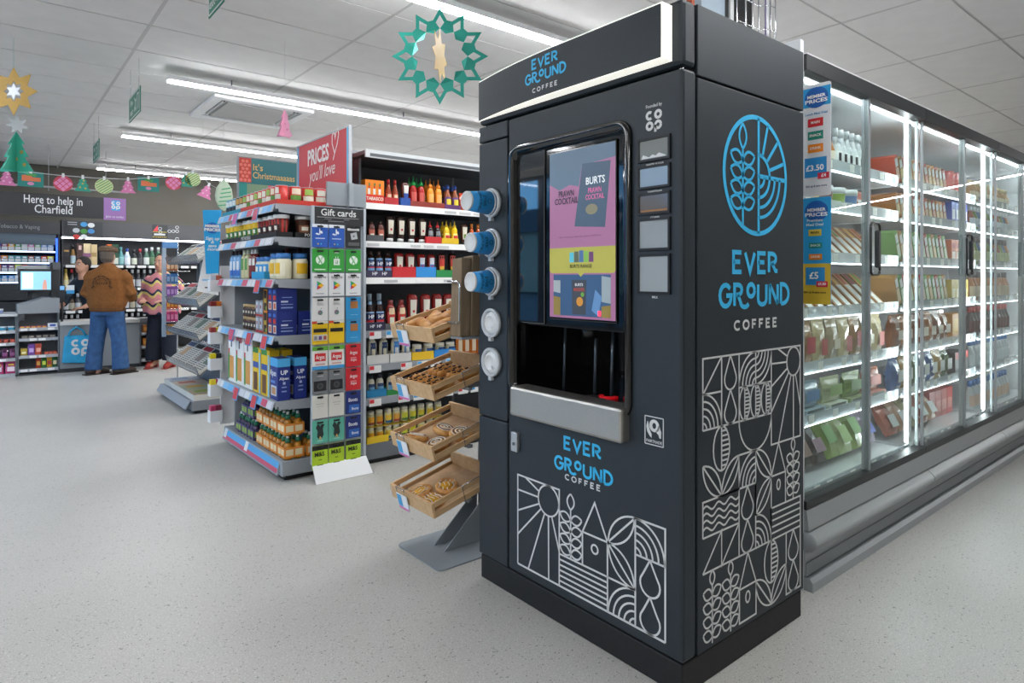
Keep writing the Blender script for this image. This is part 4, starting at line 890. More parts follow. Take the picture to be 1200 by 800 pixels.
# pizza-like boxes, cartons, spice jars
bx = carton(.075, .12, .140, '#1f2f7c', [(.15,.08,.85,.42,'#e6dcc8'),(.28,.12,.72,.36,'#c65a3a'),(.2,.5,.8,.7,'#c8322c'),(.2,.78,.8,.92,'#3a6fc4')], side=[(.2,.15,.8,.2,'#8fa6d6'),(.2,.3,.8,.33,'#8fa6d6'),(.2,.4,.55,.47,'#d8dfee'),(.25,.6,.75,.63,'#8fa6d6')])
for lay in (0, 1):
    for i in (0, 1): place('meal_box', bx, (EX+.075, EY0+.055+.079*i, EZ[3]+.001+.1405*lay), 'navy blue meal box in the %s layer, %s column' % (('lower','upper')[lay], ('near','far')[i]), 'box', 'navy meal boxes', RZ)
place('meal_box', bx, (EX+.205, EY0+.06, EZ[3]+.001), 'navy blue meal box standing alone behind the near stack', 'box', 'navy meal boxes', RZ)
bk = carton(.07, .10, .135, '#1d1a18', [(0,0,1,.05,'#e08a24'),(0,.95,1,1,'#e08a24'),(0,0,.08,1,'#e08a24'),(.92,0,1,1,'#e08a24'),(.2,.4,.8,.6,'#b9a23a'),(.6,.08,.9,.25,'#7faa4a')])
for lay in (0, 1): place('noodle_box', bk, (EX+.065, EY0+.215, EZ[3]+.001+.1355*lay), 'black box with orange border, %s of the two stacked' % ('lower','upper')[lay], 'box', 'black and orange boxes', RZ)
gk = carton(.065, .09, .10, '#8d9298', [(0,0,1,.14,'#b8302c'),(.1,.25,.45,.9,'#c9cdd2'),(.5,.25,.9,.9,'#b9c3cf'),(.3,.5,.6,.7,'#a0343a')])
for lay in (0, 1):
    for i in (0, 1): place('soup_pack', gk, (EX+.06, EY0+.30+.07*i, EZ[3]+.001+.1005*lay), 'silver and red multipack, %s layer, %s column' % (('lower','upper')[lay], ('near','far')[i]), 'pack', 'silver multipacks', RZ)
for lay in (0, 1):
    for i in range(5): place('spice_jar', bottle('JAR', .082, .046, .046, '#5a3a26', '#b59a6a', [(.15,.6,'#2a1f1a',60),(.3,.5,'#d8cbb2',34)]), (EX+.05, EY0+.48+.056*i, EZ[3]+.001+.0835*lay), 'small gold-lidded spice jar, %s from near end, %s layer' % (ORD[i], ('lower','upper')[lay]), 'jar', 'spice jars', RZ)
# cereals
alp = carton(.13, .075, .25, '#1c2f80', [(0,.8,1,1,'#4fb0e6'),(.15,.10,.85,.34,'#cfd8e2'),(.25,.13,.75,.30,'#b98a5a'),(.1,.40,.7,.46,'#5f8fd0')], [('Alpen',.46,.64,.05,'#f0f2f6',.105)], side=[(0,.8,1,1,'#4fb0e6'),(.3,.2,.7,.23,'#8fa6d6'),(.3,.3,.7,.33,'#8fa6d6'),(.4,.38,.6,.44,'#b8c6e6')])
for i in (0, 1):
    r_ = place('cereal_box', alp, (EX+.055+.10*i, EY0+.075, EZ[4]+.001), ('blue cereal box with white name on near shelf corner', 'blue cereal box standing behind the near corner cereal box')[i], 'cereal box', 'cereal boxes', RZ)
    m = MB(); add_text(m, 'UP', lambda p, q_: (.0665, p, .165+q_), (1,0,0), .036, .03); add_text(m, 'Alpen', lambda p, q_: (.0665, p, .130+q_), (1,0,0), .024, .02); inst('printed_name', m.mesh('printed_name', [mat('#f0f2f6', .5)], recalc=False), (0,0,0), r_)
ncq = carton(.15, .06, .285, '#edc51e', [(0,.88,.7,1,'#3f8f46'),(.8,.0,1,.9,'#8fc6dc'),(.12,.05,.6,.45,'#6a4228'),(.05,.55,.75,.68,'#3a5aa8')])
for i in (0, 1): place('cereal_box', ncq, (EX+.05, EY0+.235+.165*i, EZ[4]+.001), 'yellow chocolate cereal box, %s one of the pair' % ('near','far')[i], 'cereal box', 'cereal boxes', RZ)
place('cereal_box', ncq, (EX+.125, EY0+.222, EZ[4]+.001), 'yellow cereal box half hidden behind the blue cereal box', 'cereal box', 'cereal boxes', RZ)
kel = carton(.17, .07, .33, '#efefec', [(.1,.08,.75,.55,'#d99a4e'),(.02,.05,.2,.6,'#3f9a4a'),(.05,.6,.2,.7,'#c62a2a'),(.4,.74,.55,.9,'#5a5e62')], [("Kellogg's",.5,.95,.05,'#c0202c',.15)])
for i in (0, 1, 2): place('cereal_box', kel, (EX+.055, EY0+.575+.18*i, EZ[4]+.001), 'white cornflakes box, %s from the near end of its row' % ORD[i], 'cereal box', 'cereal boxes', RZ)
place('grey_canister', bottle('CAN', .20, .10, .10, '#5b6266', '#4a4f53'), (EX+.30, EY0+.25, EZ[4]+.001), 'grey canister at the back of the cereal shelf', 'canister')
# drink multipacks on the base deck
def pack(b, cap, card, juice):
    P_ = []
    for i in (0, 1):
        for j in (0, 1):
            c_ = (-.03+.06*i, -.03+.06*j, 0)
            P_.append(('bottle', MB().lathe([(.025,0),(.027,.01),(.027,.07),(.022,.09),(.014,.10)], 10, c_).mesh('bottle', [mat(juice, .2)])))
            P_.append(('cap', MB().lathe([(.017,.10),(.017,.122),(.009,.126)], 8, c_).mesh('cap', [mat('#1d6b4c', .4)])))
            P_.append(('spout', MB().lathe([(.009,.126),(.009,.142),(0,.142)], 8, c_).mesh('spout', [mat('#dfe6e4', .4)])))
    m = MB()
    for a in (0,):
        m.box(-.06, -.0605, .012, .06, -.0585, .075).box(-.06, .0585, .012, .06, .0605, .075).box(-.06, -.0585, .012, -.058, .0585, .075).box(.058, -.0585, .012, .06, .0585, .075)
    P_.append(('sleeve', m.mesh('sleeve', [mat(card, .5)])))
    m = MB()
    for s in (-1, 1):
        for k in (0, 1):
            x0 = -.052+.056*k
            m.box(x0, s*.0608-.0004, .025, x0+.045, s*.0608+.0004, .062); m.box(s*.0608-.0004, x0, .025, s*.0608+.0004, x0+.045, .062)
    P_.append(('sleeve_print', m.mesh('sleeve_print', [mat(b, .5)])))
    return P_
po = pack('#e9d9b0', '#1d6b4c', '#e08a2c', '#b9791f'); pp = pack('#8fb04a', '#1d6b4c', '#4a3a6e', '#3a2a4a')
for lay in (0, 1):
    for i in range(7 - lay):
        o_ = i < 4
        place('drink_multipack', po if o_ else pp, (EX+.12+.0*lay, EY0+.075+.132*i+(.05 if not o_ else 0), .1195+.143*lay), '%s fruit drink four-pack, %s along the %s front layer' % ('orange' if o_ else 'purple', ORD[i], ('lower','upper')[lay]), 'drinks pack', 'fruit drink four-packs', RZ)
for i in (1, 2): place('drink_multipack', po, (EX+.12+.135*i, EY0+.075, .1195), 'orange fruit drink four-pack at the near end, %s from front' % ('second','third')[i-1], 'drinks pack', 'fruit drink four-packs', RZ)
# ---------------------------------------------------------------- gift card board on the near end
gb = thing('gift_card_stand', 'tall grey gift card board with black header on the shelf end', 'card stand', (1.672, 3.71, 0))
MB().box(1.497, 3.712, .095, 1.848, 3.73, 1.645).build('board', mat('#a3abb3', .5), gb, .004)
for x in (1.497, 1.832): MB().box(x, 3.702, .095, x+.016, 3.712, 1.645).build('side_rail', mat('#b3bac1', .4), gb)
MB().hexa([(1.49,3.62,.002),(1.855,3.62,.002),(1.855,3.625,.0),(1.49,3.625,.0)], [(1.50,3.700,.092),(1.848,3.700,.092),(1.848,3.706,.092),(1.50,3.706,.092)]).build('skirting_flap', M_white, gb)
h_ = MB().box(1.502, 3.704, 1.535, 1.832, 3.711, 1.640).build('header_sign', mat('#26272a', .45), gb)
gp = lambda a, b: (a, 3.7035, b)
m = MB(); add_text(m, 'Gift cards', gp, OFFY, .058, .012, at=(1.667, 1.607)); m.box(1.53, 3.7028, 1.578, 1.80, 3.7032, 1.5795); m.build('header_lettering', M_line, h_, recalc=False)
m = MB()
for i, (a, b) in enumerate(((1.575,1.62),(1.575,1.70),(1.70,1.735),(1.575,1.60))): m.box(a, 3.7028, 1.567-.012*(i % 2), b, 3.7032, 1.570-.012*(i % 2))
m.build('header_small_print', mat('#8d9094', .6), h_)
def gcard(main, bits=(), text=(), poly=()):
    w, h, d = .0985, .138, .003
    P_ = carton(w, d, h, main, bits, text, name='card')
    if poly:
        m = MB(); mats = []
        for pts, c_ in poly:
            if c_ not in mats: mats.append(c_)
            m._add([((a-.5)*w, -d/2-.0022, b*h) for a, b in pts], [tuple(range(len(pts)))], mats.index(c_))
        P_.append(('emblem', m.mesh('emblem', [mat(c_, .5) for c_ in mats], recalc=False)))
    m = MB().box(-.018, -d/2-.006, h-.018, .018, -d/2-.001, h-.008); P_.append(('hang_hole', m.mesh('hang_hole', [M_black])))
    return P_
Rg = lambda x0, z0, x1, z1: [(x0,z0),(x1,z0),(x1,z1),(x0,z1)]
circ = lambda cx, cy, r: arc(cx, cy, r, 0, 360, 16, r*.0985/.138)[:-1]
ps = gcard('#1f55b0', [(0,.86,1,1,'#dfe4ea'),(.2,.36,.8,.40,'#c9d6ee')], (), [([(.44,.55),(.5,.53),(.5,.82),(.44,.80)],'#e8eef8'), ([(.5,.72),(.62,.70),(.66,.62),(.6,.58),(.5,.62)],'#e8eef8'), ([(.2,.56),(.42,.52),(.42,.58),(.26,.62)],'#e8eef8'), (circ(.36,.14,.045),'#e8c43a'), (circ(.56,.14,.045),'#4ac0d0')])
rb = gcard('#17181a', [(.1,.78,.9,.88,'#d8d8d8'),(.15,.1,.9,.25,'#5a5c5e')], (), [([(.36,.36),(.78,.42),(.70,.72),(.28,.64)],'#b9bcc0'), ([(.48,.48),(.58,.50),(.56,.58),(.46,.56)],'#4a4c50')])
xb = gcard('#2f9a36', [(.15,.08,.85,.13,'#cfe8cf')], (), [(circ(.5,.52,.28),'#e8f4e8'), ([(.3,.66),(.36,.72),(.5,.56),(.64,.72),(.70,.66),(.56,.5),(.66,.33),(.6,.31),(.5,.44),(.4,.31),(.34,.33),(.44,.5)],'#2f9a36')])
xg = gcard('#2f9a36', [(.2,.1,.8,.14,'#cfe8cf'),(.36,.82,.64,.88,'#cfe8cf')], (), [(Rg(.3,.3,.7,.58),'#e8f4e8'), (Rg(.42,.58,.46,.68),'#e8f4e8'), (Rg(.56,.58,.6,.68),'#e8f4e8'), (Rg(.42,.36,.49,.42),'#2f9a36'), (Rg(.51,.36,.58,.42),'#2f9a36'), (Rg(.42,.44,.49,.50),'#2f9a36'), (Rg(.51,.44,.58,.50),'#2f9a36')])
gg = gcard('#e8e9ea', [(.25,.1,.75,.13,'#9a9da0')], [('Google Play',.5,.83,.016,'#55585c',.075)], [([(.3,.28),(.36,.46),(.3,.66)],'#3a86e0'), ([(.3,.66),(.36,.46),(.58,.56)],'#38a852'), ([(.3,.28),(.58,.38),(.36,.46)],'#d8392f'), ([(.58,.38),(.72,.47),(.58,.56),(.36,.46)],'#f0b61f')])
ap = gcard('#e4e4e2', [(.3,.68,.75,.70,'#b4b4b2'),(.3,.73,.7,.75,'#b4b4b2')], (), [(circ(.5,.36,.15),'#6f7f8a'), (circ(.44,.38,.07),'#b85a6a'), (circ(.55,.31,.07),'#5aa06a'), ([(.5,.49),(.58,.53),(.56,.57)],'#4a4c50')])
am = gcard('#2b93cc', [(.3,.5,.8,.82,'#b0743f'),(.3,.2,.8,.22,'#8fc8e8')])
ye = gcard('#f0c618', [(0,.90,.3,1,'#d8442f'),(.3,.90,1,1,'#e6e4d8'),(.08,.52,.92,.68,'#1d1d1d')])
ye2 = gcard('#f0c618', [(0,.90,.3,1,'#d8442f'),(.3,.90,1,1,'#e6e4d8'),(.08,.52,.92,.68,'#1d1d1d'),(.06,.16,.94,.42,'#cfcdc4'),(.12,.2,.3,.36,'#8a8d90'),(.4,.2,.6,.36,'#6a4a8a'),(.7,.2,.88,.36,'#b0503a')])
ar = gcard('#eceae6', [(0,.82,1,1,'#67b03a'),(0,.0,1,.14,'#3f9ad8'),(.15,.36,.85,.70,'#d42a2e'),(.2,.2,.8,.26,'#d8a0a0')], [('Argos',.5,.53,.034,'#f4f0ee',.055)])
re = gcard('#d0202c', [(.3,.36,.7,.42,'#e88a8e')], [('Argos',.5,.62,.03,'#f4e8e8',.05), ('Argos',.5,.30,.02,'#f4e8e8',.04)])
gy = gcard('#7d8083', [(.1,.12,.9,.56,'#191a1c'),(.3,.75,.7,.79,'#c4c6c8')], (), [(circ(.5,.34,.2),'#4a4d50'), (circ(.5,.34,.12),'#2a2c2e')])
wh = gcard('#dedcd4', [(.25,.6,.75,.63,'#b9b7b0'),(.3,.5,.7,.52,'#b9b7b0')])
te = gcard('#5fb5a0', [(.3,.1,.7,.13,'#a8d8ca')], (), [([(.3,.3),(.4,.2),(.5,.32),(.6,.22),(.72,.36),(.66,.66),(.78,.8),(.6,.84),(.5,.72),(.36,.86),(.22,.7),(.34,.55)],'#22302e'), ([(.42,.14),(.5,.2),(.58,.14),(.54,.3),(.46,.3)],'#c9a45a')])
bo = gcard('#1d2f78', [(.2,.05,.9,.4,'#2f66b8')], [('Boots',.46,.62,.032,'#eef0f6',.06), ('Boots',.6,.22,.024,'#eef0f6',.045)])
ms = gcard('#b4d62a', [(0,.80,1,1,'#17181a'),(.4,.36,.6,.39,'#4a5a1a'),(.3,.14,.7,.17,'#4a5a1a')], [('M&S',.45,.62,.036,'#20240f',.062)])
rows_ = [(ps,ps,rb),(xb,xg,xb),(gg,gg,gg),(ap,ap,am),(ye2,ye,am),(ar,ar,re),(gy,gy,re),(wh,wh,bo),(te,te,bo),(ms,ms,ms)]
desc = {id(ps):'blue and white gaming gift card',id(rb):'black gift card with grey tilted square',id(xb):'green gift card with round cross emblem',id(xg):'green gift card with shopping bag emblem',id(gg):'white gift card with coloured triangle',id(ap):'white gift card with fruit emblem',id(am):'light blue gift card with brown box',id(ye):'yellow gift card with black band',id(ye2):'yellow gift card with small pictures',id(ar):'white gift card with green top and red square',id(re):'red gift card with white script',id(gy):'grey gift card with black panel',id(wh):'plain off-white gift card',id(te):'teal gift card with dark figures',id(bo):'navy gift card with white script',id(ms):'lime green gift card with black top'}
cx_ = [x_on(u, 3.70) for u in (375, 394.3, 414)]
for r_, (vt, vb) in enumerate(((265.5,290),(293.6,318.5),(322,346.6),(349.5,375),(377,402),(404.7,431),(433.6,459),(460.5,487),(490,516),(518.5,545))):
    for c_ in range(3):
        z = z_on_y(394, vb, 3.70)+.004*(c_-1)*0
        place('gift_card', rows_[r_][c_], (cx_[c_], 3.700, z), '%s, %s column, %s row from top' % (desc[id(rows_[r_][c_])], ('left','middle','right')[c_], ORD[r_]), 'gift card', 'gift cards on the board')
        MB().tube([(cx_[c_], 3.712, z+.128), (cx_[c_], 3.688, z+.128), (cx_[c_], 3.684, z+.132)], .0025, 5).build('hook', M_dark, gb)
# panel over the board and the red price sign
MB().box(1.60, 3.722, 1.655, 1.86, 3.742, 1.80).build('end_panel', mat('#8f969c', .5), eb, .003)
MB().box(1.735, 3.70, 1.655, 1.765, 3.721, 1.80).build('end_post', mat('#9aa1a7', .5), eb)
PXs = 1.765; y0, y1 = 3.76, y_on(350, PXs); zb, zt_ = 1.805, z_on_x(412, 147.5, PXs)
sn = thing('price_sign', 'large red sign reading PRICES with white script above the end bay', 'sign', (PXs, (y0+y1)/2, zb))
MB().box(PXs-.006, y0, zb, PXs+.006, y1, zt_).build('sign_board', mat('#c92b38', .45), sn)
for a, b in ((y0-.012, y0), (y1, y1+.012)): MB().box(PXs-.010, a, zb, PXs+.010, b, zt_+.008).build('sign_post', mat('#aeb4ba', .4), sn)
MB().box(PXs-.010, y0, zt_, PXs+.010, y1, zt_+.008).build('sign_rail', mat('#aeb4ba', .4), sn)
MB().box(PXs-.0068, y0, zb, PXs-.006, y0+.03, zt_).build('blue_edge', mat('#58b7e2', .45), sn)
MB().box(PXs-.0068, y1-.02, zb, PXs-.006, y1, zt_).build('blue_edge', mat('#58b7e2', .45), sn)
sp_ = lambda a, b: (PXs-.0075, y1-a, zb+b); Wd, Hd = y1-y0, zt_-zb
m = MB(); add_text(m, 'PRICES', sp_, OFFX, .15, .03, at=(.37, Hd*.68), width=.36); add_text(m, "you'll love", sp_, OFFX, .13, .004, at=(.43, Hd*.34), shear=.35, width=.44, rot=.04)
m.ribbon([(a_-.06, b_*1.0-.02) for a_, b_ in [(.70,.245),(.665,.31),(.665,.36),(.685,.385),(.705,.365),(.71,.335),(.725,.375),(.755,.39),(.765,.355),(.745,.30),(.70,.235),(.68,.20)]], .010, sp_, OFFX)
m.build('sign_lettering', mat('#f3ece8', .5), sn, recalc=False)
# teal Christmas sign further back
Yc = 5.12; xa, xb_ = x_on(280, Yc), x_on(349, Yc); zt2, zb2 = z_on_y(280, 184, Yc), z_on_y(280, 236, Yc)
cs = thing('christmas_sign', 'teal Christmas sign with spotted red corner behind the stacked cans', 'sign', ((xa+xb_)/2, Yc, 0))
MB().box(xa, Yc, zb2, xb_, Yc+.012, zt2).build('sign_board', mat('#1d6f74', .45), cs)
MB().box(xa-.012, Yc-.004, 0, xa, Yc+.016, zt2+.006).build('sign_post', mat('#8d939a', .4), cs)
MB().box(xb_, Yc-.004, 0, xb_+.012, Yc+.016, zt2+.006).build('sign_post', mat('#8d939a', .4), cs)
MB().box(xa, Yc-.004, zt2, xb_, Yc+.016, zt2+.006).build('sign_rail', mat('#8d939a', .4), cs)
Hh = zt2-zb2; Ww = xb_-xa
def cpan(a0, b0, a1, b1, c_, d=.0005): MB().box(xa+a0*Ww, Yc-d, zb2+b0*Hh, xa+a1*Ww, Yc, zb2+b1*Hh).build('sign_print', mat(c_, .5), cs)
cpan(0, .45, .2, 1, '#c8402f'); cpan(0, .0, .13, .42, '#1f8f86'); cpan(.13, 0, .48, .42, '#7f9a7a'); cpan(.48, 0, .7, .42, '#d0566f')
for i in range(3):
    for j in range(6):
        z = zb2+Hh*(.50+.085*j); x = xa+Ww*(.035+.065*i+(.03 if j % 2 else 0))
        if x < xa+Ww*.19: MB()._add([(x+.013*cos(a_*pi/4), Yc-.0008, z+.013*sin(a_*pi/4)) for a_ in range(8)], [tuple(range(8))]).build('sign_spot', mat('#e8786a', .5), cs, recalc=False)
m = MB(); csp = lambda a, b: (xa+a, Yc-.001, zb2+b)
add_text(m, "It's", csp, OFFY, .07, .012, at=(Ww*.22, Hh*.80), align='LEFT'); add_text(m, 'Christmaaaaas', csp, OFFY, .07, .012, at=(Ww*.22, Hh*.62), align='LEFT', width=Ww*.72)
m.build('sign_lettering', mat('#d9b36a', .5), cs, recalc=False)
# white clip panel with small packets at the far end of the end bay
wp = thing('packet_rack', 'white rack with small pockets of packets beside the end bay', 'rack', (1.36, 5.03, 0))
MB().box(1.335, 5.02, .13, 1.45, 5.035, 1.30).build('panel', M_white, wp)
pr = random.Random(9); pk = 0
for k in range(6):
    z = .16+.19*k
    b = MB().box(1.25, 4.96, z, 1.335, 5.035, z+.004).box(1.25, 4.96, z+.004, 1.254, 5.035, z+.085).box(1.254, 4.96, z+.004, 1.335, 4.964, z+.085).box(1.254, 5.031, z+.004, 1.335, 5.035, z+.085)
    b.build('pocket', mat('#eceeef', .3, 0, 0, 0, 1), wp)
    for j in (0, 1):
        c_ = [('#c9406f','#8a2f4a'),('#e6cf1f','#b83a6a'),('#e6d21f','#2d3034'),('#9a2a2a','#e6c22a'),('#8a2a2a','#d8742a'),('#cfd6de','#e0785a')][k][j]
        nm = {'#c9406f':'pink','#8a2f4a':'plum','#e6cf1f':'yellow','#b83a6a':'magenta','#e6d21f':'lemon','#2d3034':'black','#9a2a2a':'dark red','#e6c22a':'golden','#8a2a2a':'maroon','#d8742a':'orange','#cfd6de':'pale grey','#e0785a':'salmon'}[c_]
        place('small_packet', carton(.034, .05, .115, c_, [(.1,.1,.9,.5,'#e4e2dc')]), (1.274+.038*j, 4.998, z+.0045), 'small %s packet in the white rack, %s pocket from bottom' % (nm, ORD[k]), 'packet', 'packets in the white rack', 0)
# ---------------------------------------------------------------- bakery stand behind the coffee machine
M_oak = noisy('oak', '#c8a274', '#d3b085', 5, .55, .02, 0, 3, (1, 9, 9))
M_stand = mat('#8d969c', .45, .1)
M_kraft = noisy('kraft_paper', '#b59673', '#bf9f7b', 30, .7)
bs = thing('bakery_stand', 'grey metal stand with sloping crates, beside the coffee machine', 'stand', (1.70, 2.41, 0))
MB().prism(rrect(1.44, 2.23, 1.98, 2.585, .03, 3), .0, .006, 'xy').build('base_plate', M_stand, bs)
MB().box(1.80, 2.385, .006, 1.84, 2.445, 1.40).build('post', mat('#4c5257', .45, .2), bs)
for y in (2.37, 2.455): MB().prism([(1.56,.008),(1.80,.008),(1.80,.22)], y, y+.005, 'xz').build('gusset', M_stand, bs)
ZT = (1.008, .770, .519, .283); TILT = radians(15)
def crate(k):
    zf = ZT[k]-.066
    r = bpy.data.objects.new('bread_crate', None); COL.objects.link(r); r.location = (1.432, 2.425, zf); r.rotation_euler = (0, -TILT, 0); ORG[r.name] = Vector((0,0,0))
    tag(r, 'light wooden slatted crate %s, %s of the bakery stand' % (('of croissants','of chocolate twists','of iced swirls','of custard pastries')[k], ('top tier','second tier','third tier','bottom tier')[k]), 'crate', 'wooden crates on the bakery stand')
    L_, W_ = .345, .350
    def p(nm, *b, bev=.002):
        o = MB(); 
        for q_ in b: o.box(*q_)
        return o.build(nm, M_oak, r, bev)
    f = p('front_board', (0,-W_/2,0,.012,W_/2,.066)); p('back_board', (L_-.012,-W_/2,0,L_,W_/2,.075)); p('base_board', (.012,-W_/2+.012,.004,L_-.012,W_/2-.012,.010))
    for s in (-1, 1):
        y0_, y1_ = (s*W_/2, s*(W_/2-.011))
        p('side_slat', (.012,min(y0_,y1_),.043,L_-.012,max(y0_,y1_),.066)); p('side_slat', (.012,min(y0_,y1_),0,L_-.012,max(y0_,y1_),.025))
    MB().box(.014, -W_/2+.014, .0105, L_-.014, W_/2-.014, .0118).build('paper_liner', M_kraft, r)
    w = MB().tube([(-.004,.045,.015),(-.004,.045,.070),(.016,.045,.071),(.016,.045,.052)], .002, 5).build('label_wire', M_chrome, r)
    MB().tube([(-.004,.11,.015),(-.004,.11,.070),(.016,.11,.071),(.016,.11,.052)], .002, 5).build('label_wire', M_chrome, r)
    MB().tube([(-.004,.043,.070),(-.004,.112,.070)], .002, 5).build('label_wire', M_chrome, r)
    MB().tube([(.16,-W_/2-.003,.07),(.16,-W_/2-.003,-.005),(.162,-W_/2+.03,-.006)], .0022, 5).build('side_wire', M_chrome, r)
    MB().tube([(.16,-W_/2-.003,.07),(.30,-W_/2-.003,.072)], .0022, 5).build('side_wire', M_chrome, r)
    c_ = MB().box(-.010, .020, -.024, -.007, .108, .046).build('price_card', mat('#e4ecf4', .4), r)
    MB().box(-.0106, .068, -.012, -.010, .105, .043).build('card_print', mat('#4aa5dc', .5), c_); MB().box(-.0108, .022, -.024, -.010, .106, -.014).build('card_print', mat('#d978b8', .5), c_)
    MB().box(-.0106, .024, .0, -.010, .062, .04).build('card_print', mat('#f2f3f4', .5), c_)
    c, s = cos(TILT), sin(TILT)
    # arm that carries the crate
    MB().hexa([(1.55,2.40,zf+.028),(1.80,2.40,zf+.095),(1.80,2.43,zf+.095),(1.55,2.43,zf+.028)], [(1.55,2.40,zf+.0315),(1.80,2.40,zf+.0985),(1.80,2.43,zf+.0985),(1.55,2.43,zf+.0315)]).build('arm', M_stand, bs) if False else MB().box(1.62, 2.395, zf+.005, 1.80, 2.435, zf+.03).build('arm', M_stand, bs)
    MB().box(1.62, 2.27, zf+.02, 1.64, 2.58, zf+.034).build('cross_bar', M_stand, bs)
    return r
def on_crate(k, x, y, dz=.0125):
    c, s = cos(TILT), sin(TILT); zf = ZT[k]-.066
    return (1.432+x*c-dz*s, 2.425+y, zf+x*s+dz*c)
for k in range(4): crate(k)
M_crust = noisy('golden_crust', '#c07f38', '#e2b06a', 26, .45, .3)
M_crust2 = noisy('brown_crust', '#b87a38', '#dba45e', 30, .45, .3)
M_choc = mat('#2c1a12', .4); M_ice = mat('#f1ece2', .35); M_cust = mat('#e0a92a', .3)
def croissant():
    m = MB(); pts = []; rs = []
    for i in range(13):
        a = radians(-75+150*i/12); pts.append((.045*sin(a)*1.35, .035*(1-cos(a))-.01, .024)); rs.append(.008+.019*cos(a*.95)**.7*(1+.16*(i % 2)))
    m.tube(pts, rs, 9); return [('pastry', m.mesh('pastry', [M_crust2]))]
cr = croissant()
for i, (x, y, rz) in enumerate(((.07,-.09,.3),(.16,-.08,-.2),(.25,-.085,.4),(.08,.03,1.2),(.17,.03,.1),(.26,.035,-.5),(.09,.12,.2),(.2,.125,.7))):
    o = place('croissant', cr, on_crate(0, x, y), 'golden croissant %s in the top crate' % ('by front near corner','near side middle','near side back','front middle','centre','back middle','front far corner','far side back')[i], 'croissant', 'croissants in the top crate', 0, (0, -TILT, rz))
def twist(L_=.10):
    m = MB(); n = 14; pts = [(L_*(i/n-.5), 0, .015+.002*(i % 2)) for i in range(n+1)]
    m.tube(pts, [.008]+[.015+.004*(i % 2) for i in range(n-1)]+[.008], 8)
    d = MB()
    for i in range(4): d.cbox((L_*(-.3+.2*i), .004*(-1)**i, .0325), (.014, .012, .004))
    return [('pastry', m.mesh('pastry', [M_crust])), ('chocolate_chips', d.mesh('chocolate_chips', [M_choc]))]
tw = twist(.105)
for i in range(12):
    c_, r_ = divmod(i, 6)
    place('chocolate_twist', tw, on_crate(1, .08+.135*c_, -.13+.051*r_), 'chocolate twist pastry in second crate, %s row, %s from near side' % (('front','back')[c_], ORD[r_]), 'pastry', 'chocolate twists in the second crate', 0, (0, -TILT, .25*((i*7) % 3-1)))
for t_ in ():
    pass
def swirl(icing=True):
    m = MB().lathe([(.042,.001),(.052,.008),(.053,.020),(.046,.030),(.02,.033),(0,.032)], 18)
    sp = []
    for i in range(40): a = i*.42; r = .004+.0011*i; sp.append((r*cos(a), r*sin(a), .033-.0003*max(0, i-24)))
    d = MB().tube(sp, .003, 5); q_ = MB().tube([(x*1.0, y, z-.001) for x, y, z in [((.0065+.0011*i)*cos(i*.42+3.4), (.0065+.0011*i)*sin(i*.42+3.4), .0325) for i in range(36)]], .0022, 5)
    return [('pastry', m.mesh('pastry', [M_crust])), ('icing', d.mesh('icing', [M_ice])), ('cinnamon', q_.mesh('cinnamon', [M_choc]))]
sw = swirl()
for i, (x, y) in enumerate(((.075,-.10),(.19,-.105),(.175,.012),(.062,.065))):
    place('iced_swirl', sw, on_crate(2, x, y), 'round iced cinnamon swirl %s in third crate' % ('at the front near side','at the near side middle','in the centre','at the front far side')[i], 'pastry', 'iced swirls in the third crate', 0, (0, -TILT, i*1.1))
def danish():
    m = MB().lathe([(.042,.001),(.053,.008),(.054,.018),(.046,.026),(.032,.021),(0,.019)], 16, sx=1.1, sy=.95)
    d = MB().lathe([(.031,.0215),(.022,.027),(0,.028)], 12); e = MB()
    for a in range(4): e.tube([(.05*(j/6-.5)*1.6, .02*(a-1.5)+.006*sin(j*2), .0275-.006*abs(j/6-.5)*2) for j in range(7)], .0022, 5)
    return [('pastry', m.mesh('pastry', [M_crust2])), ('custard', d.mesh('custard', [M_cust])), ('icing', e.mesh('icing', [M_ice]))]
dn = danish()
for i, (x, y) in enumerate(((.07,.04),(.165,-.03),(.06,-.075))):
    place('custard_pastry', dn, on_crate(3, x, y), 'iced custard pastry %s in the bottom crate' % ('on the far side','nearest the back','on the near side')[i], 'pastry', 'custard pastries in the bottom crate', 0, (0, -TILT, i*.9))
# paper bags beside the top crate
M_bag = noisy('brown_paper_bag', '#7d6a52', '#8c785f', 8, .75, .1, 0, 3, (6, 6, 1))
bh = MB().box(1.50, 2.15, .962, 1.80, 2.235, .972).build('bag_shelf', M_stand, bs)
MB().box(1.76, 2.2, .93, 1.80, 2.40, .962).build('bag_shelf_arm', M_stand, bs)
MB().tube([(1.50,2.235,1.03),(1.487,2.235,1.03),(1.487,2.16,1.03),(1.487,2.15,1.04),(1.487,2.15,1.19),(1.487,2.16,1.2),(1.487,2.235,1.2),(1.50,2.235,1.2)], .004, 6).build('bag_retainer', M_chrome, bs)
for i, (x0, x1, h) in enumerate(((1.493,1.545,.325),(1.548,1.60,.335),(1.603,1.69,.318))):
    m = MB().hexa([(x0,2.155,.973),(x1,2.155,.973),(x1,2.23,.973),(x0,2.23,.973)], [(x0+.012,2.158,.973+h),(x1+.008,2.158,.973+h),(x1+.008,2.227,.973+h-.004),(x0+.012,2.227,.973+h-.004)])
    tag(m.build('paper_bag', M_bag, None, .004), 'brown paper bag bundle %s, standing beside the top bread crate' % ('nearest the wire retainer','in the middle','nearest the machine')[i], 'paper bag', 'paper bags on the bakery stand')
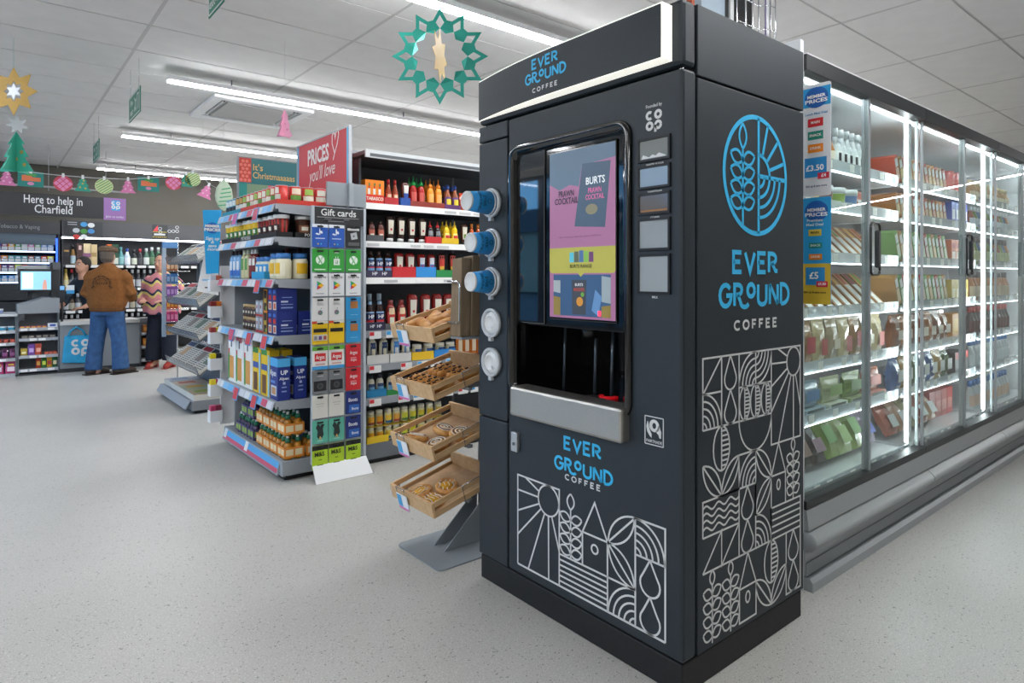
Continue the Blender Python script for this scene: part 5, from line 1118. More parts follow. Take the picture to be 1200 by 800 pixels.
# ---------------------------------------------------------------- glass-door fridge run
FX = [2.46, 3.74, 5.04, 6.34]; FY = 1.21; FT = 2.09
M_fr = mat('#a7acb0', .4, .3); M_frd = mat('#1d2022', .45); M_fin = mat('#e4e6e8', .5); M_glass = glassmat('door_glass'); M_led = mat('#f6faff', .4, 0, 6.0, name='fridge_led')
M_acr = mat('#c9d3d8', .15, 0, 0, 0, .55, name='clear_ticket_rail')
fg = thing('display_fridge', 'long upright glass-door fridge packed with chilled food, right of the coffee machine', 'fridge', (4.4, 1.5, 0))
MB().box(FX[0]-.03, 1.205, 0, FX[0], 1.90, FT+.05).build('end_panel', mat('#dfe2e4', .4), fg, .002)
MB().box(FX[3], 1.205, 0, FX[3]+.03, 1.90, FT+.05).build('end_panel', mat('#dfe2e4', .4), fg, .002)
MB().box(FX[0], 1.86, .05, FX[3], 1.90, FT).build('back_wall', M_fin, fg)
MB().box(FX[0], 1.245, FT-.05, FX[3], 1.86, FT).build('canopy', M_fin, fg)
for i in range(3):
    a, b = FX[i], FX[i+1]
    MB().box(a+.002, 1.195, FT-.065, b-.002, 1.245, FT-.004).build('top_rail', M_frd, fg)
    MB().box(a+.002, 1.193, FT-.004, b-.002, 1.245, FT).build('top_trim', M_white, fg)
    MB().box(a+.02, 1.285, FT-.058, b-.02, 1.294, FT-.0505).build('canopy_light', mat('#f6faff', .4, 0, 26.0, name='canopy_led'), fg)
    MB().box(a+.002, 1.195, .312, b-.002, 1.25, .345).build('bottom_rail', M_frd, fg)
    MB().box(a, 1.25, .05, b, 1.86, .30).build('base_tank', M_fin, fg)
    MB().hexa([(a,1.185,.235),(b,1.185,.235),(b,1.249,.235),(a,1.249,.235)], [(a,1.195,.31),(b,1.195,.31),(b,1.249,.31),(a,1.249,.31)]).build('upper_fascia', mat('#a0a4a6', .4, .2), fg)
    MB().box(a, 1.20, .055, b, 1.249, .235).build('lower_fascia', mat('#9da1a3', .4, .1), fg)
    MB().box(a, 1.195, .055, b, 1.1995, .105).build('fascia_band', mat('#888d90', .45), fg)
    MB().prism([(1.17,0),(1.249,0),(1.249,.05),(1.182,.05),(1.17,.035)], a, b, 'yz').build('kick_plate', mat('#a4a9ac', .35, .3), fg)
    n = 10; pf = [(1.199,.142)]+[(1.185-.030*sin(pi*j/n), .15+.075*j/n) for j in range(n+1)]+[(1.199,.233)]
    MB().prism(pf, a+.004, b-.004, 'yz').build('bumper_rail', mat('#aab0b1', .3, .35), fg)
MB().lathe([(.0,-.012),(.03,-.010),(.036,0)], 12, (FX[0]+.004, 1.19, .19), axis='x', sy=1.15).build('bumper_end_cap', mat('#9da2a4', .4), fg)
FZ = [1.72, 1.535, 1.30, 1.06, .825, .60, .325]
for i in range(3):
    a, b = FX[i], FX[i+1]
    for k, z in enumerate(FZ):
        if k < 6:
            s_ = MB().box(a+.03, 1.325, z-.018, b-.04, 1.80, z-.001).build('shelf', mat('#d3d8db', .3, .2), fg)
        else: s_ = MB().box(a+.02, 1.275, z-.022, b-.03, 1.84, z-.001).build('base_deck', mat('#d3d8db', .3, .2), fg)
        yf = 1.31 if k < 6 else 1.258
        MB().box(a+.03, yf, z-.018, b-.04, yf+.006, z+.030).build('ticket_rail', M_acr, s_)
        MB().box(a+.03, yf+.0062, z-.024, b-.04, yf+.0145, z-.0185).build('shelf_light', M_led, s_)
        x = a+.08+.03*(k % 3); j = 0
        while x < b-.12:
            if (j*7+k*3+i) % 5 < 3: MB().box(x, yf-.0015, z-.012, x+.05, yf-.0005, z+.024).build('price_ticket', M_tick, s_)
            x += .115; j += 1
    x = b-.03 if i < 2 else b-.03
    MB().box(x-.012, 1.262, .36, x+.03, 1.285, FT-.07).build('lit_post', mat('#c5c9cc', .3, .3), fg)
    MB().box(x-.024, 1.262, .36, x-.014, 1.275, FT-.07).build('post_light', mat('#f8fbff', .4, 0, 28.0, name='fridge_post_led'), fg)
    # two sliding doors per bay
    mid = (3.083, 4.42, 5.70)[i]
    for d_, (x0, x1, y) in enumerate(((a+.004, mid+.012, 1.214), (mid-.012, b-.004, 1.230))):
        dr = MB().box(x1-.022 if d_ == 0 else x0, y-.004, .346, x1 if d_ == 0 else x0+.022, y+.010, FT-.066).build('door_stile', mat('#9aa0a3', .35, .4), fg)
        MB().box(x1-.014 if d_ == 1 else x0, y-.002, .346, x1 if d_ == 1 else x0+.014, y+.010, FT-.066).build('edge_stile', mat('#b4babd', .35, .3), dr)
        MB().box(x0+.014 if d_ == 0 else x0+.022, y+.001, .348, x1-.022 if d_ == 0 else x1-.014, y+.006, FT-.068).build('pane', M_glass, dr)
        if d_ == 0:
            hx = mid+.03; c_ = rrect(hx-.052, 1.228, hx+.045, 1.462, .022, 4)
            MB().tube([(p, 1.196, q_) for p, q_ in c_], .0055, 6, 0, True).build('handle_loop', mat('#141618', .35), dr)
            MB().hexa([(hx+.006,1.186,1.26),(hx+.042,1.186,1.26),(hx+.042,1.206,1.26),(hx+.006,1.206,1.26)], [(hx+.006,1.186,1.43),(hx+.042,1.186,1.43),(hx+.042,1.206,1.43),(hx+.006,1.206,1.43)]).build('handle_grip', mat('#2c3033', .25), dr, .008)
            MB().box(hx-.045, 1.200, 1.235, hx+.004, 1.212, 1.455).build('handle_plate', mat('#c4cbd0', .2, 0, 0, 0, .45), dr, .004)
# fin signs at the fridge end
def fin(z0, z1, base, lower, label, kind):
    sgn = thing('price_fin_sign', label, 'sign', (2.448, 1.15, z0), 'fin signs on the fridge end')
    o = MB().prism(rrect(1.096, z0, 1.204, z1, .008, 3), 2.446, 2.449, 'yz').build('card', mat(base, .45), sgn)
    H2 = z1-z0; fp_ = lambda a, b: (2.4455, 1.204-a*.108, z0+b*H2)
    def q_(a0, b0, a1, b1, c_, d=0, nm='print'): MB()._add([Vector(fp_(a, b))-Vector((.0003*d,0,0)) for a, b in ((a0,b0),(a1,b0),(a1,b1),(a0,b1))], [(0,1,2,3)]).build(nm, mat(c_, .5), sgn, recalc=False)
    def t_(s_, a, b, sz, c_, w=None): m = MB(); add_text(m, s_, lambda p, q2: (2.4440, 1.204-a*.108-p, z0+b*H2+q2), OFFX, sz, .03, width=w); m.build('lettering', mat(c_, .5), sgn, recalc=False)
    if kind == 0:
        q_(0, .80, 1, .97, '#2d9fd8', 1)
        for b, c_, s_ in ((.62,'#d32f36','MAIN'),(.505,'#1f8a78','SNACK'),(.39,'#ef8a22','DRINK')): q_(.2, b, .74, b+.075, c_, 1); t_(s_, .47, b+.0375, .014, '#f4efe6')
        q_(.08, .17, .86, .345, '#2d8fd0', 1); t_('£3.50', .45, .25, .030, '#ffffff', .068); q_(.55, .15, .95, .205, '#d32f46', 3); t_('£4', .76, .178, .018, '#ffffff')
        t_('Lunch Meal Deal', .5, .735, .012, '#3d8fc0', .085); t_('Sign up & save more', .5, .09, .011, '#2a3a6a', .08)
    else:
        q_(0, 0, 1, .38, '#d9b93a', 1); t_('Premium', .45, .785, .014, '#e8f2f8', .06); t_('Meal Deal', .45, .745, .014, '#e8f2f8', .065)
        q_(.22, .64, .68, .70, '#e9cf52', 1); t_('MAIN', .45, .67, .013, '#33331a')
        q_(.24, .525, .70, .575, '#1f8a78', 1); t_('SNACK', .47, .55, .012, '#e8f2f0'); q_(.24, .415, .70, .47, '#ef8a22', 3); t_('DRINK', .47, .443, .012, '#fff4e6')
        q_(.12, .18, .80, .345, '#2d8fd0', 2); t_('£5', .42, .265, .036, '#ffffff'); q_(.5, .16, .9, .215, '#d32f46', 4); t_('£5.50', .70, .188, .013, '#ffffff')
        t_('Sign up & save more', .45, .11, .011, '#3a3420', .085)
    MB()._add([Vector((2.4448, 1.150+.045*cos(a_*pi/8), z1-.052+.040*sin(a_*pi/8))) for a_ in range(16)], [tuple(range(16))]).build('roundel', mat('#1f5fae', .5), sgn, recalc=False)
    t_('MEMBER', .5, 1-.048/H2, .017, '#ffffff', .07); t_('PRICES', .5, 1-.066/H2, .019, '#ffffff', .085)
fin(1.527, 1.955, '#e2e5e8', None, 'white and blue member price fin sign with three coloured tags, fridge end', 0)
fin(1.115, 1.522, '#2d9fd8', None, 'blue and yellow member price fin sign showing five pounds, fridge end', 1)
# chilled food -------------------------------------------------------------
GF = 'chilled food in the glass-door fridge'
SH = ('top','second','third','fourth','fifth','sixth','bottom'); BAY = ('left','middle','right')
cnt_ = {}
def fput(bay, k, kind, parts, xs, y, what, cat, dz=0.0, rot=None):
    for x in xs:
        key = (bay, k, what); cnt_[key] = cnt_.get(key, 0)+1
        place(kind, parts, (x, y, FZ[k]+.001+dz), '%s, %s along the %s shelf of the %s fridge bay' % (what, ORD[cnt_[key]-1], SH[k], BAY[bay]), cat, GF, 0, rot)
def wedge(fill, bread='#a87238', w=.082, d=.17, h=.175):
    P_ = []
    for i, (x0, x1, c_) in enumerate(((-w/2,-w/6,bread),(-w/6,w/6,fill),(w/6,w/2,bread))):
        P_.append((('bread','filling','bread')[i], MB().prism([(-d/2,0),(d/2,0),(d/2,h)], x0, x1, 'yz').mesh('slice', [mat(c_, .7)])))
    P_.append(('film_label', MB().prism([(-d/2-.003,.0),(-d/2+.004,0),(d/2-.05,h*.68),(d/2-.057,h*.68)], -w*.28, w*.28, 'yz').mesh('film_label', [mat('#dfe3e0', .2)])))
    return P_
def slab(w, d, h, c1, c2, c3='#e8e8e4'):   # leaning flat pack with front label
    return carton(w, d, h, c1, [(.06,.1,.94,.55,c2),(.12,.6,.88,.9,c3)], side=[(.1,.1,.9,.9,c1)])
def tubp(c1, c2, w=.09, h=.07): return bottle('TUB', h, w, w, c1, '#e4e8ea', [(.15,.7,c2,80)], rough=.2)
lean = (radians(-24), 0, 0)
f0 = FX[0]; rr = random.Random(21)
R_ = lambda a, n, s: [f0+a+s*i for i in range(n)]
# bay 1
for z in (0, .082): fput(0, 0, 'yoghurt_tub', tubp('#e9e6e0','#c0483c',.085,.08), R_(.10, 2, .1), 1.375, 'dessert tub with red print'+(', stacked' if z else ''), 'tub', z)
fput(0, 0, 'yoghurt_bottle', bottle('GLA', .17, .062, .062, '#eef0ee', '#f2f3f2', [(.1,.5,'#6aa84a',60),(.12,.3,'#c8403a',40)]), R_(.31, 3, .07), 1.37, 'white yoghurt bottle with green label', 'bottle')
fput(0, 0, 'juice_bottle', bottle('GLA', .165, .052, .052, '#b9722a', '#2a2c2e', [(.15,.5,'#e8dfcf',70)]), R_(.52, 2, .06), 1.37, 'small brown drink bottle', 'bottle')
fput(0, 0, 'water_bottle', bottle('GLA', .20, .056, .056, '#dfe6e8', '#e8ecee', [(.08,.6,'#eef0f0',70),(.2,.4,'#26282a',30)]), R_(.64, 6, .06), 1.37, 'tall black and white bottle', 'bottle')
for i, (c_, d_) in enumerate((('#d9c8b0','#b87a4a'),('#dfe4e6','#3f7fc4'),('#e0e6e2','#e0b02a'),('#d8dcd8','#7a4a3a'),('#e4e6e4','#8fae4a'),('#dfe4e6','#2f6fa8'))):
    fput(0, 1, 'salad_pot', tubp('#cfd6d6', d_, .115, .10), [f0+.12+.13*i], 1.385, '%s salad pot with clear lid' % ('tan','blue','yellow','brown','green','navy')[i], 'pot')
fput(0, 1, 'fruit_pack', slab(.11, .05, .12, '#c98a6a', '#dfe3e0', '#b8553a'), [f0+.92, f0+1.06], 1.42, 'clear fruit snack pack', 'pack', .0115, lean)
wf = [wedge('#a83a22'), wedge('#4f8a24'), wedge('#cf9a22', '#8f6230'), wedge('#8a2f45', '#6a4420'), wedge('#d9c48a', '#a87238')]
for k in (2, 3):
    for i in range(12):
        fput(0, k, 'sandwich_wedge', wf[(i*3+k) % 5], [f0+.09+.095*i], 1.42, '%s sandwich wedge' % ('ham','salad','cheese','beef','egg')[(i*3+k) % 5], 'sandwich')
bag1 = [pouch(.12, .07, .185, '#c9b4a4', [(.08,.25,.92,.75,'#b81f2a'),(.2,.4,.8,.6,'#f2e8e4')]), pouch(.12, .07, .18, '#a8845a', [(.1,.3,.9,.7,'#a8242c')]), pouch(.12, .07, .185, '#c4b48a', [(.2,.2,.8,.6,'#a83a2a')]), pouch(.12, .07, .19, '#a8987a', [(.2,.3,.8,.55,'#d8cfb8')])]
for i in range(9): fput(0, 4, 'wrap_bag', bag1[(0,0,1,2,3,2,1,3,2)[i]], [f0+.10+.128*i], 1.385, '%s chilled bag' % ('red and white','tan and red','cream','plain beige')[(0,0,1,2,3,2,1,3,2)[i]], 'bag')
for i in range(5): fput(0, 5, 'meat_tray', carton(.19, .25, .035, ('#b58a8a','#8fa6b0','#c8d0c0','#8a9a6a','#a86a5a')[i], [(.1,.1,.9,.9,'#3a4a40')], side=[(0,.1,1,.9,'#dfe4e2')]), [f0+.15+.225*i], 1.46, '%s meat tray under film' % ('pink','blue-grey','pale green','olive','red-brown')[i], 'tray')
for i in range(5): fput(0, 5, 'filled_pack', pouch(.19, .06, .10, ('#b08a5a','#8fa4b0','#b4bc94','#7f9a54','#a8624a')[i], [(.1,.3,.9,.8,('#d98a3a','#3f6f9a','#7a9a4a','#4f7a3a','#b54a3a')[i])]), [f0+.15+.225*i], 1.38, '%s film-wrapped pack' % ('orange','blue','sage','green','brick red')[i], 'pack', .037)
dk = [pouch(.14, .08, .21, '#3d302a', [(.1,.2,.9,.55,'#7a5a4a')]), pouch(.14, .08, .21, '#332a28', [(.1,.2,.9,.5,'#8a6a78')]), pouch(.14, .08, .21, '#8fa85a', [(.1,.3,.9,.7,'#5a9a2a')]), pouch(.14, .08, .21, '#b4c48a', [(.1,.2,.9,.6,'#7fb03a')]), pouch(.14, .08, .21, '#9a8fa0', [(.1,.2,.9,.6,'#4a5aa8')])]
for i in range(8):
    q_ = (0,1,0,1,2,3,2,4)[i]; fput(0, 6, 'ready_meal_bag', dk[q_], [f0+.12+.14*i], 1.40, '%s bagged chilled meal' % ('brown','dark brown','green','pale green','lilac')[q_], 'bag', .024, (radians(-30),0,0))
# bay 2: flat packs filed one behind the other, then tubs and boxes
f1 = FX[1]
cols = [('#b5492f','#d9b8a0'),('#b87432','#e0c89a'),('#8f6a2a','#c9b27a'),('#c98a4a','#e6c8a0'),('#9a3528','#d8a08a')]
for k in (0, 1):
    for i in range(13): a_, b_ = cols[(i*2+k) % 5]; fput(1, k, 'sliced_meat_pack', slab(.05, .15, .15-.02*k, a_, b_, '#d9dfe0'), [f1+.10+.062*i], 1.43, 'flat sliced meat pack', 'pack', .0115, (0, radians(-22), 0))
for i in range(3): fput(1, 0, 'red_tub', bottle('CAN', .16, .09, .09, '#b82822', '#cf3a34', [(.2,.7,'#cf5a50',80)]), [f1+.95+.1*i], 1.39, 'red snack drum', 'drum')
for i in range(4): fput(1, 1, 'blue_box', carton(.07, .10, .15, '#2f55b8', [(.15,.3,.85,.7,'#dfe6f2')]), [f1+.93+.076*i], 1.39, 'blue snack box', 'box')
for k in (2, 3):
    for i in range(13): a_, b_ = [('#3f8a3a','#cfe0c4'),('#a8382a','#e6cfc4'),('#5f9a3f','#dfe8cc'),('#b8863a','#e8d2a8')][(i+k) % 4]; fput(1, k, 'pizza_pack', slab(.045, .16, .165, a_, b_, '#e4e8e4'), [f1+.10+.062*i], 1.43, 'thin sliced cheese pack', 'pack', .0115, (0, radians(-25), 0))
for i in range(4): fput(1, 2, 'orange_box', carton(.075, .10, .15, '#e0672a', [(.12,.2,.88,.5,'#f2d9c4'),(.1,.65,.9,.85,'#c8402a')]), [f1+.93+.08*i], 1.39, 'orange snack box', 'box')
for i in range(4): fput(1, 3, 'yellow_box', carton(.075, .10, .14, '#c9ae2a', [(.12,.2,.88,.6,'#e8dfa2')]), [f1+.93+.08*i], 1.39, 'mustard yellow box', 'box')
for i in range(7): fput(1, 4, 'bread_bag', pouch(.12, .08, .17, ('#8a4f26','#a86a36','#7a441f')[i % 3], [(.1,.3,.9,.6,'#e2d5c4')]), [f1+.10+.125*i], 1.39, 'brown bagged loaf', 'bag')
fput(1, 4, 'orange_jar_box', carton(.12, .08, .16, '#d8912a', [(.1,.2,.9,.8,'#e8b84a')]), [f1+1.0, f1+1.13], 1.39, 'amber multipack box', 'box')
for i in range(7): fput(1, 5, 'snack_bag', pouch(.12, .08, .16, ('#3a5f94','#b08f52','#4f6a3a','#8fa4b4')[i % 4], [(.1,.3,.9,.7,'#e4e6e4')]), [f1+.10+.13*i], 1.39, '%s fish pack' % ('blue','sandy','olive','silver')[i % 4], 'bag')
for i in range(3): fput(1, 5, 'cola_can_pack', carton(.08, .1, .14, '#26282a', [(0,.7,1,1,'#c8302c')]), [f1+1.0+.085*i], 1.39, 'black and red drinks box', 'box')
for i in range(5): fput(1, 6, 'salad_bag', pouch(.14, .08, .17, ('#a8604a','#c49a7a','#94905a')[i % 3], [(.1,.2,.9,.6,'#e0e4e2')]), [f1+.12+.15*i], 1.40, 'bagged chilled meat', 'bag', .022, (radians(-28),0,0))
for i in range(4): fput(1, 6, 'red_multipack', carton(.10, .14, .17, '#a8261f', [(.1,.2,.9,.6,'#cf8a80')]), [f1+.845+.108*i], 1.50, 'red drinks multipack', 'multipack')
# bay 3: bottles
f2 = FX[2]
b3 = [('GLA','#b08a5a','#d8c89a','#e6dcc4',.15),('GLA','#5f7a9a','#e8ecee','#dfe6ea',.16),('GLA','#8a7a3a','#3a3c3e','#cfd8a8',.19),('GLA','#b8743a','#4a4c4e','#e6d2b8',.20),('GLA','#1d1617','#b8302c','#5a2424',.20),('GLA','#cfd8dc','#3f7fc4','#e4ecf0',.19),('GLA','#cfd8dc','#3f7fc4','#d8b8a0',.19)]
for k in range(7):
    kd, c1, c2, c3, h = b3[k]
    for i in range(12):
        cc = (c1, ('#94451f','#6a8a2a','#3f6a94','#b0742a')[i % 4])[1 if k in (1,2) else 0]
        fput(2, k, 'drink_bottle', bottle(kd, min(h, .19), .06, .06, cc, c2, [(.12,.5,c3,75)], n=10), [f2+.09+.075*i], 1.38, ('amber smoothie bottle','blue-capped drink bottle','green tea bottle','orange juice bottle','dark cola bottle','clear water bottle','large clear water bottle')[k], 'bottle')
# services rising from the machine top to the ceiling
rs = thing('cable_riser', 'silver wire cable basket with white conduit rising behind the coffee machine', 'cable basket', (2.0, 1.75, 2.092))
for i, u in enumerate((863.5, 874, 882, 889, 903, 908.5)):
    Yq = 1.70 if i < 4 else 1.66
    MB().tube([(x_on(u, Yq), Yq, 2.092), (x_on(u, Yq), Yq, CEIL)], .0035, 6).build('wire', M_chrome, rs)
for z in (2.10, 2.22, 2.34, 2.46, 2.58, 2.7, 2.82):
    MB().tube([(x_on(863.5,1.70), 1.70, z), (x_on(889,1.70), 1.70, z), (x_on(903,1.66), 1.66, z), (x_on(908.5,1.66), 1.66, z)], .0028, 5).build('cross_wire', M_chrome, rs)
MB().tube([(x_on(898,1.70), 1.70, 2.092), (x_on(898,1.70), 1.70, CEIL)], .011, 10).build('conduit', M_white, rs)
MB().tube([(x_on(896,1.69), 1.685, 2.092), (x_on(896,1.69), 1.685, CEIL)], .003, 6).build('purple_cable', mat('#5a3a8a', .5), rs)
pq = thing('service_duct', 'pale blue duct beside black boxed pipes above the coffee machine', 'duct', (1.85, 1.78, 2.092))
MB().box(x_on(822,1.75), 1.75, 2.092, x_on(849.5,1.75), 1.82, CEIL).build('duct', mat('#aebfcb', .4, .2), pq)
MB().box(x_on(850,1.75), 1.75, 2.092, x_on(855.5,1.75), 1.82, CEIL).build('black_channel', M_black, pq)
MB().box(x_on(856,1.74), 1.74, 2.092, x_on(860,1.74), 1.82, CEIL).build('white_channel', M_white, pq)
MB().box(x_on(864.5,1.76), 1.76, 2.092, x_on(881,1.76), 1.82, CEIL).build('black_panel', M_black, pq)
MB().box(x_on(811,1.75), 1.75, 2.092, x_on(814,1.75), 1.78, CEIL).build('orange_pipe', mat('#b5522a', .5), pq)
# ---------------------------------------------------------------- back wall: tobacco unit and spirits shelving
YB = 11.90
M_fas = mat('#4b4c4f', .5)
tu = thing('tobacco_unit', 'tobacco and vaping wall unit with blue-lit shelves behind the tills', 'wall unit', (.35, 12.1, 0))
TX0, TX1 = -.35, .865
MB().box(TX0, YB-.02, 1.86, TX1, 12.3, 2.045).build('fascia', M_fas, tu)
m = MB(); add_text(m, 'Tobacco & Vaping', lambda a, b: (a, YB-.021, b), OFFY, .085, .004, at=(.365, 1.955), width=.50); m.build('fascia_lettering', mat('#a9adb2', .5), tu, recalc=False)
MB().box(TX0, YB, 1.70, TX1-.05, YB+.02, 1.858).build('roller_shutter', mat('#5c6b78', .45), tu)
MB().box(TX0, 12.22, .1, TX1, 12.28, 1.86).build('back_panel', mat('#1c2430', .6), tu)
for x in (TX0, TX1-.03): MB().box(x, YB, .0, x+.03, 12.28, 1.86).build('side_panel', mat('#2a3038', .5), tu)
MB().box(TX1-.052, YB-.004, 1.22, TX1-.032, YB+.012, 1.80).build('blue_light', mat('#1f43ff', .4, 0, 6.0), tu)
TZ = (1.605, 1.435, 1.29, 1.145)
M_tled = mat('#cfe4ff', .4, 0, 4.0)
for z in TZ:
    s_ = MB().box(TX0+.03, YB+.005, z-.025, TX1-.06, 12.2, z-.001).build('shelf', mat('#8fa2b4', .4), tu); MB().box(TX0+.03, YB, z-.022, TX1-.06, YB+.0045, z-.006).build('shelf_light', M_tled, s_)
for k in range(4): MB().box(TX0+.03, YB+.01, .12+.25*k, TX1-.03, YB+.03, .35+.25*k).build('drawer_front', mat('#23282d', .5), tu)
tc = [['#8a4a3a','#2f5fc0','#a03a6a','#e0a01f','#2f8f4a','#cdd0d2','#d06fb0','#6fae7a','#6f8fd0','#7faec8'],['#5f6fb0','#6a4a7a','#d8842a','#4f9aa0','#4f9aa8','#3f8f98','#8a4a3a','#3f7f98','#b8402f','#c8c82a'],['#7a4a8a','#d8702f','#5a4a8a','#7a4a7a','#b8c84a','#c83a4a','#5a3a8a','#6f4a9a','#8a9ab0','#4a6ab0'],['#d8b48a','#2f8fc8','#2f7fc8','#3f8fd8','#dfe6ec','#8fc0e0','#3f6fb8','#8fa8d8','#4f8fd0','#c8d0d8']]
cn = ['brown','blue','plum','amber','green','pale grey','pink','mint','periwinkle','sky blue']
for r_, z in enumerate(TZ):
    for i in range(10):
        w = .072
        place('tobacco_packet', carton(w, .03, .105-.012*(r_ % 2), tc[r_][i], [(.05,.02,.95,.55,'#c3c8cc'),(.2,.65,.8,.85,'#e0e4e8')]), (.045+.078*i, YB+.03, z), 'small vape or tobacco packet, %s from left on the %s blue-lit shelf' % (ORD[i], SH[r_]), 'packet', 'packets in the tobacco unit')
sp = thing('spirits_shelving', 'dark wall shelving of bottled spirits behind the tills', 'shelving', (2.0, 12.1, 0))
PX0, PX1 = .885, 3.4
MB().box(PX0, YB-.03, 1.83, PX1, 12.3, 2.085).build('fascia', M_fas, sp)
MB().box(PX0, YB-.028, 1.805, PX1, YB+.02, 1.829).build('fascia_light', mat('#f2f6ff', .4, 0, 7.0), sp)
MB().box(PX0, 12.24, .05, PX1, 12.29, 1.83).build('back_panel', mat('#26282b', .6), sp)
MB().box(PX0, YB, .0, PX0+.02, 12.24, 1.80).build('side_panel', mat('#3a3d40', .5), sp)
PZ = (1.405, 1.045, .70, .36)
for z in PZ:
    s_ = MB().box(PX0+.02, YB, z-.03, PX1, 12.24, z-.001).build('shelf', mat('#55585c', .5), sp)
    for i in range(14): MB().box(PX0+.05+.16*i, YB-.004, z-.045, PX0+.17+.16*i, YB-.001, z-.004).build('price_ticket', M_tick, s_)
pl = MB().box(PX0+.03, YB-.034, 1.835, x_on(120, YB), YB-.031, 2.075).build('services_panel', mat('#3a3c40', .5), sp)
for u, v, c_ in ((98,263,'#4aa0dc'),(106.5,264,'#dfe2e4'),(89,270,'#cfd4d8'),(98,271,'#4f9a4a'),(106.5,271,'#4a8fd0'),(89,277.5,'#d0403f'),(98,277.5,'#dfe2e4')):
    x, z = x_on(u, YB), z_on_y(u, v, YB)
    MB().prism([(x+.046*cos(a_*pi/8), z+.037*sin(a_*pi/8)) for a_ in range(16)], YB-.0365, YB-.0345, 'xz').build('service_logo', mat(c_, .5), pl)
for v in (260.5, 263): z = z_on_y(84, v, YB); MB().box(x_on(79,YB), YB-.0362, z-.006, x_on(90,YB), YB-.0345, z+.006).build('panel_lettering', mat('#b4b8bc', .5), pl)
al = MB().box(x_on(178,YB), YB-.034, 1.86, x_on(196,YB), YB-.031, 2.075).build('age_check_panel', mat('#303236', .5), sp)
MB().prism([(x_on(179,YB),1.97),(x_on(184.5,YB),1.97),(x_on(184.5,YB),2.07)], YB-.0365, YB-.0345, 'xz').build('red_triangle', mat('#d8404a', .5), al)
for i in range(8):
    for z in (1.868, 1.95): MB().box(x_on(178.5+2.1*i,YB), YB-.0365, z, x_on(179.7+2.1*i,YB), YB-.0345, z+.012).build('hazard_dash', mat('#e0c83a', .5), al)
MB().box(x_on(180,YB), YB-.0365, 1.90, x_on(193,YB), YB-.0345, 1.93).build('panel_lettering', mat('#c9ccd0', .5), al)
for u, v in ((187,268),(187.5,272),(198,271),(202.5,271),(207,271),(207,266.5),(207,280)):
    x, z = x_on(u, YB), z_on_y(u, v, YB)
    MB().ribbon([(x+.025*cos(a_*pi/6), z+.022*sin(a_*pi/6)) for a_ in range(13)], .008, lambda a, b: (a, YB-.0355, b), OFFY).build('round_sign', mat('#c9ccd0', .5), sp, recalc=False)
GS = 'spirits behind the tills'
def spb(u, kind, parts, what, cat, k=0): place(kind, parts, (x_on(u, YB+.07), YB+.07, PZ[k]), what, cat, GS)
spb(77.5, 'whisky_box', carton(.10, .09, .33, '#2b2a2c', [(.2,.6,.8,.68,'#b0884a')]), 'black gift box with gold line, leftmost on top spirits shelf', 'box')
spb(85.5, 'whisky_bottle', bottle('GLA', .30, .085, .085, '#8a6a3a', '#1d1e20', [(.06,.46,'#b9d0d8',65)]), 'whisky bottle with pale blue label beside the black gift box', 'bottle')
spb(93.5, 'whisky_box', carton(.09, .09, .33, '#4a3230', [(.1,.0,.9,.25,'#d8c8a8'),(.3,.7,.7,.9,'#d8b8b0')]), 'brown gift box with cream foot on top spirits shelf', 'box')
spb(101.5, 'whisky_box', carton(.105, .09, .33, '#d8c59a', [(0,.35,1,.55,'#8a5a7a')]), 'cream gift box with purple band on top spirits shelf', 'box')
spb(109.5, 'whisky_box', carton(.09, .09, .32, '#d0b88a', [(.1,.4,.9,.6,'#a88a5a')]), 'plain cream gift box behind the man in the cap', 'box')
spb(128, 'spirit_box', carton(.07, .09, .33, '#e06a2a', [(.1,.05,.9,.2,'#f0e4d8')]), 'orange gift box behind the man in the cap', 'box')
spb(134.5, 'spirit_box', carton(.095, .09, .33, '#1f4a34', [(.05,.05,.95,.35,'#d8dccc'),(.3,.6,.7,.75,'#c8b04a')]), 'dark green gift box with white label on top spirits shelf', 'box')
for u, c1, c2, lb, h, d_ in ((141.5,'#4f8a8a','#5f9a9a','#7fb0b0',.29,'teal gin bottle beside the green gift box'),(149,'#c4d2e0','#2f4f9a','#e4e8ee',.27,'clear gin bottle with white and blue label'),(157,'#2a2c2e','#1d1e20','#cfd2c0',.25,'squat black bottle with pale octagonal label'),(164,'#2b2d30','#b8303a','#4a4c50',.27,'dark bottle with red cap on top spirits shelf'),(171.5,'#4a6a5a','#dfe2e0','#d8dcd8',.28,'green gin bottle with white label and silver cap'),(178,'#2f5a42','#dfe2e0','#5f7a5a',.30,'tall green gin bottle above the woman'),(185.5,'#3a6a4a','#cfd4d0','#8aa08a',.30,'rightmost green gin bottle above the woman')):
    spb(u, 'spirit_bottle', bottle('GLA', h, .09, .09, c1, c2, [(.06,.46,lb,65)]), d_, 'bottle')
lw = [('#c8b06a','#b8a24a','#d8cfa0'),('#2a2c30','#b8303a','#8a8d92'),('#2a2c30','#b8303a','#9a9da2'),('#3a3c40','#c9ccd0','#b9bcc0')]
for k in (1, 2, 3):
    for i, u in enumerate((77, 84, 91, 98, 134, 141, 148, 155, 162, 169, 176, 183, 190)):
        c1, c2, lb = lw[(i if i < 3 and k == 1 else 3)]
        if k > 1 and i % 2: c1, lb = '#4a3a2a', '#a8a290'
        spb(u, 'spirit_bottle', bottle('GLA', (.29,.26,.27)[k-1], .08, .08, c1, c2, [(.06,.44,lb,65)], n=10), 'dark spirit bottle, %s from left on %s shelf of the spirits wall' % (ORD[i], SH[k]), 'bottle', k)
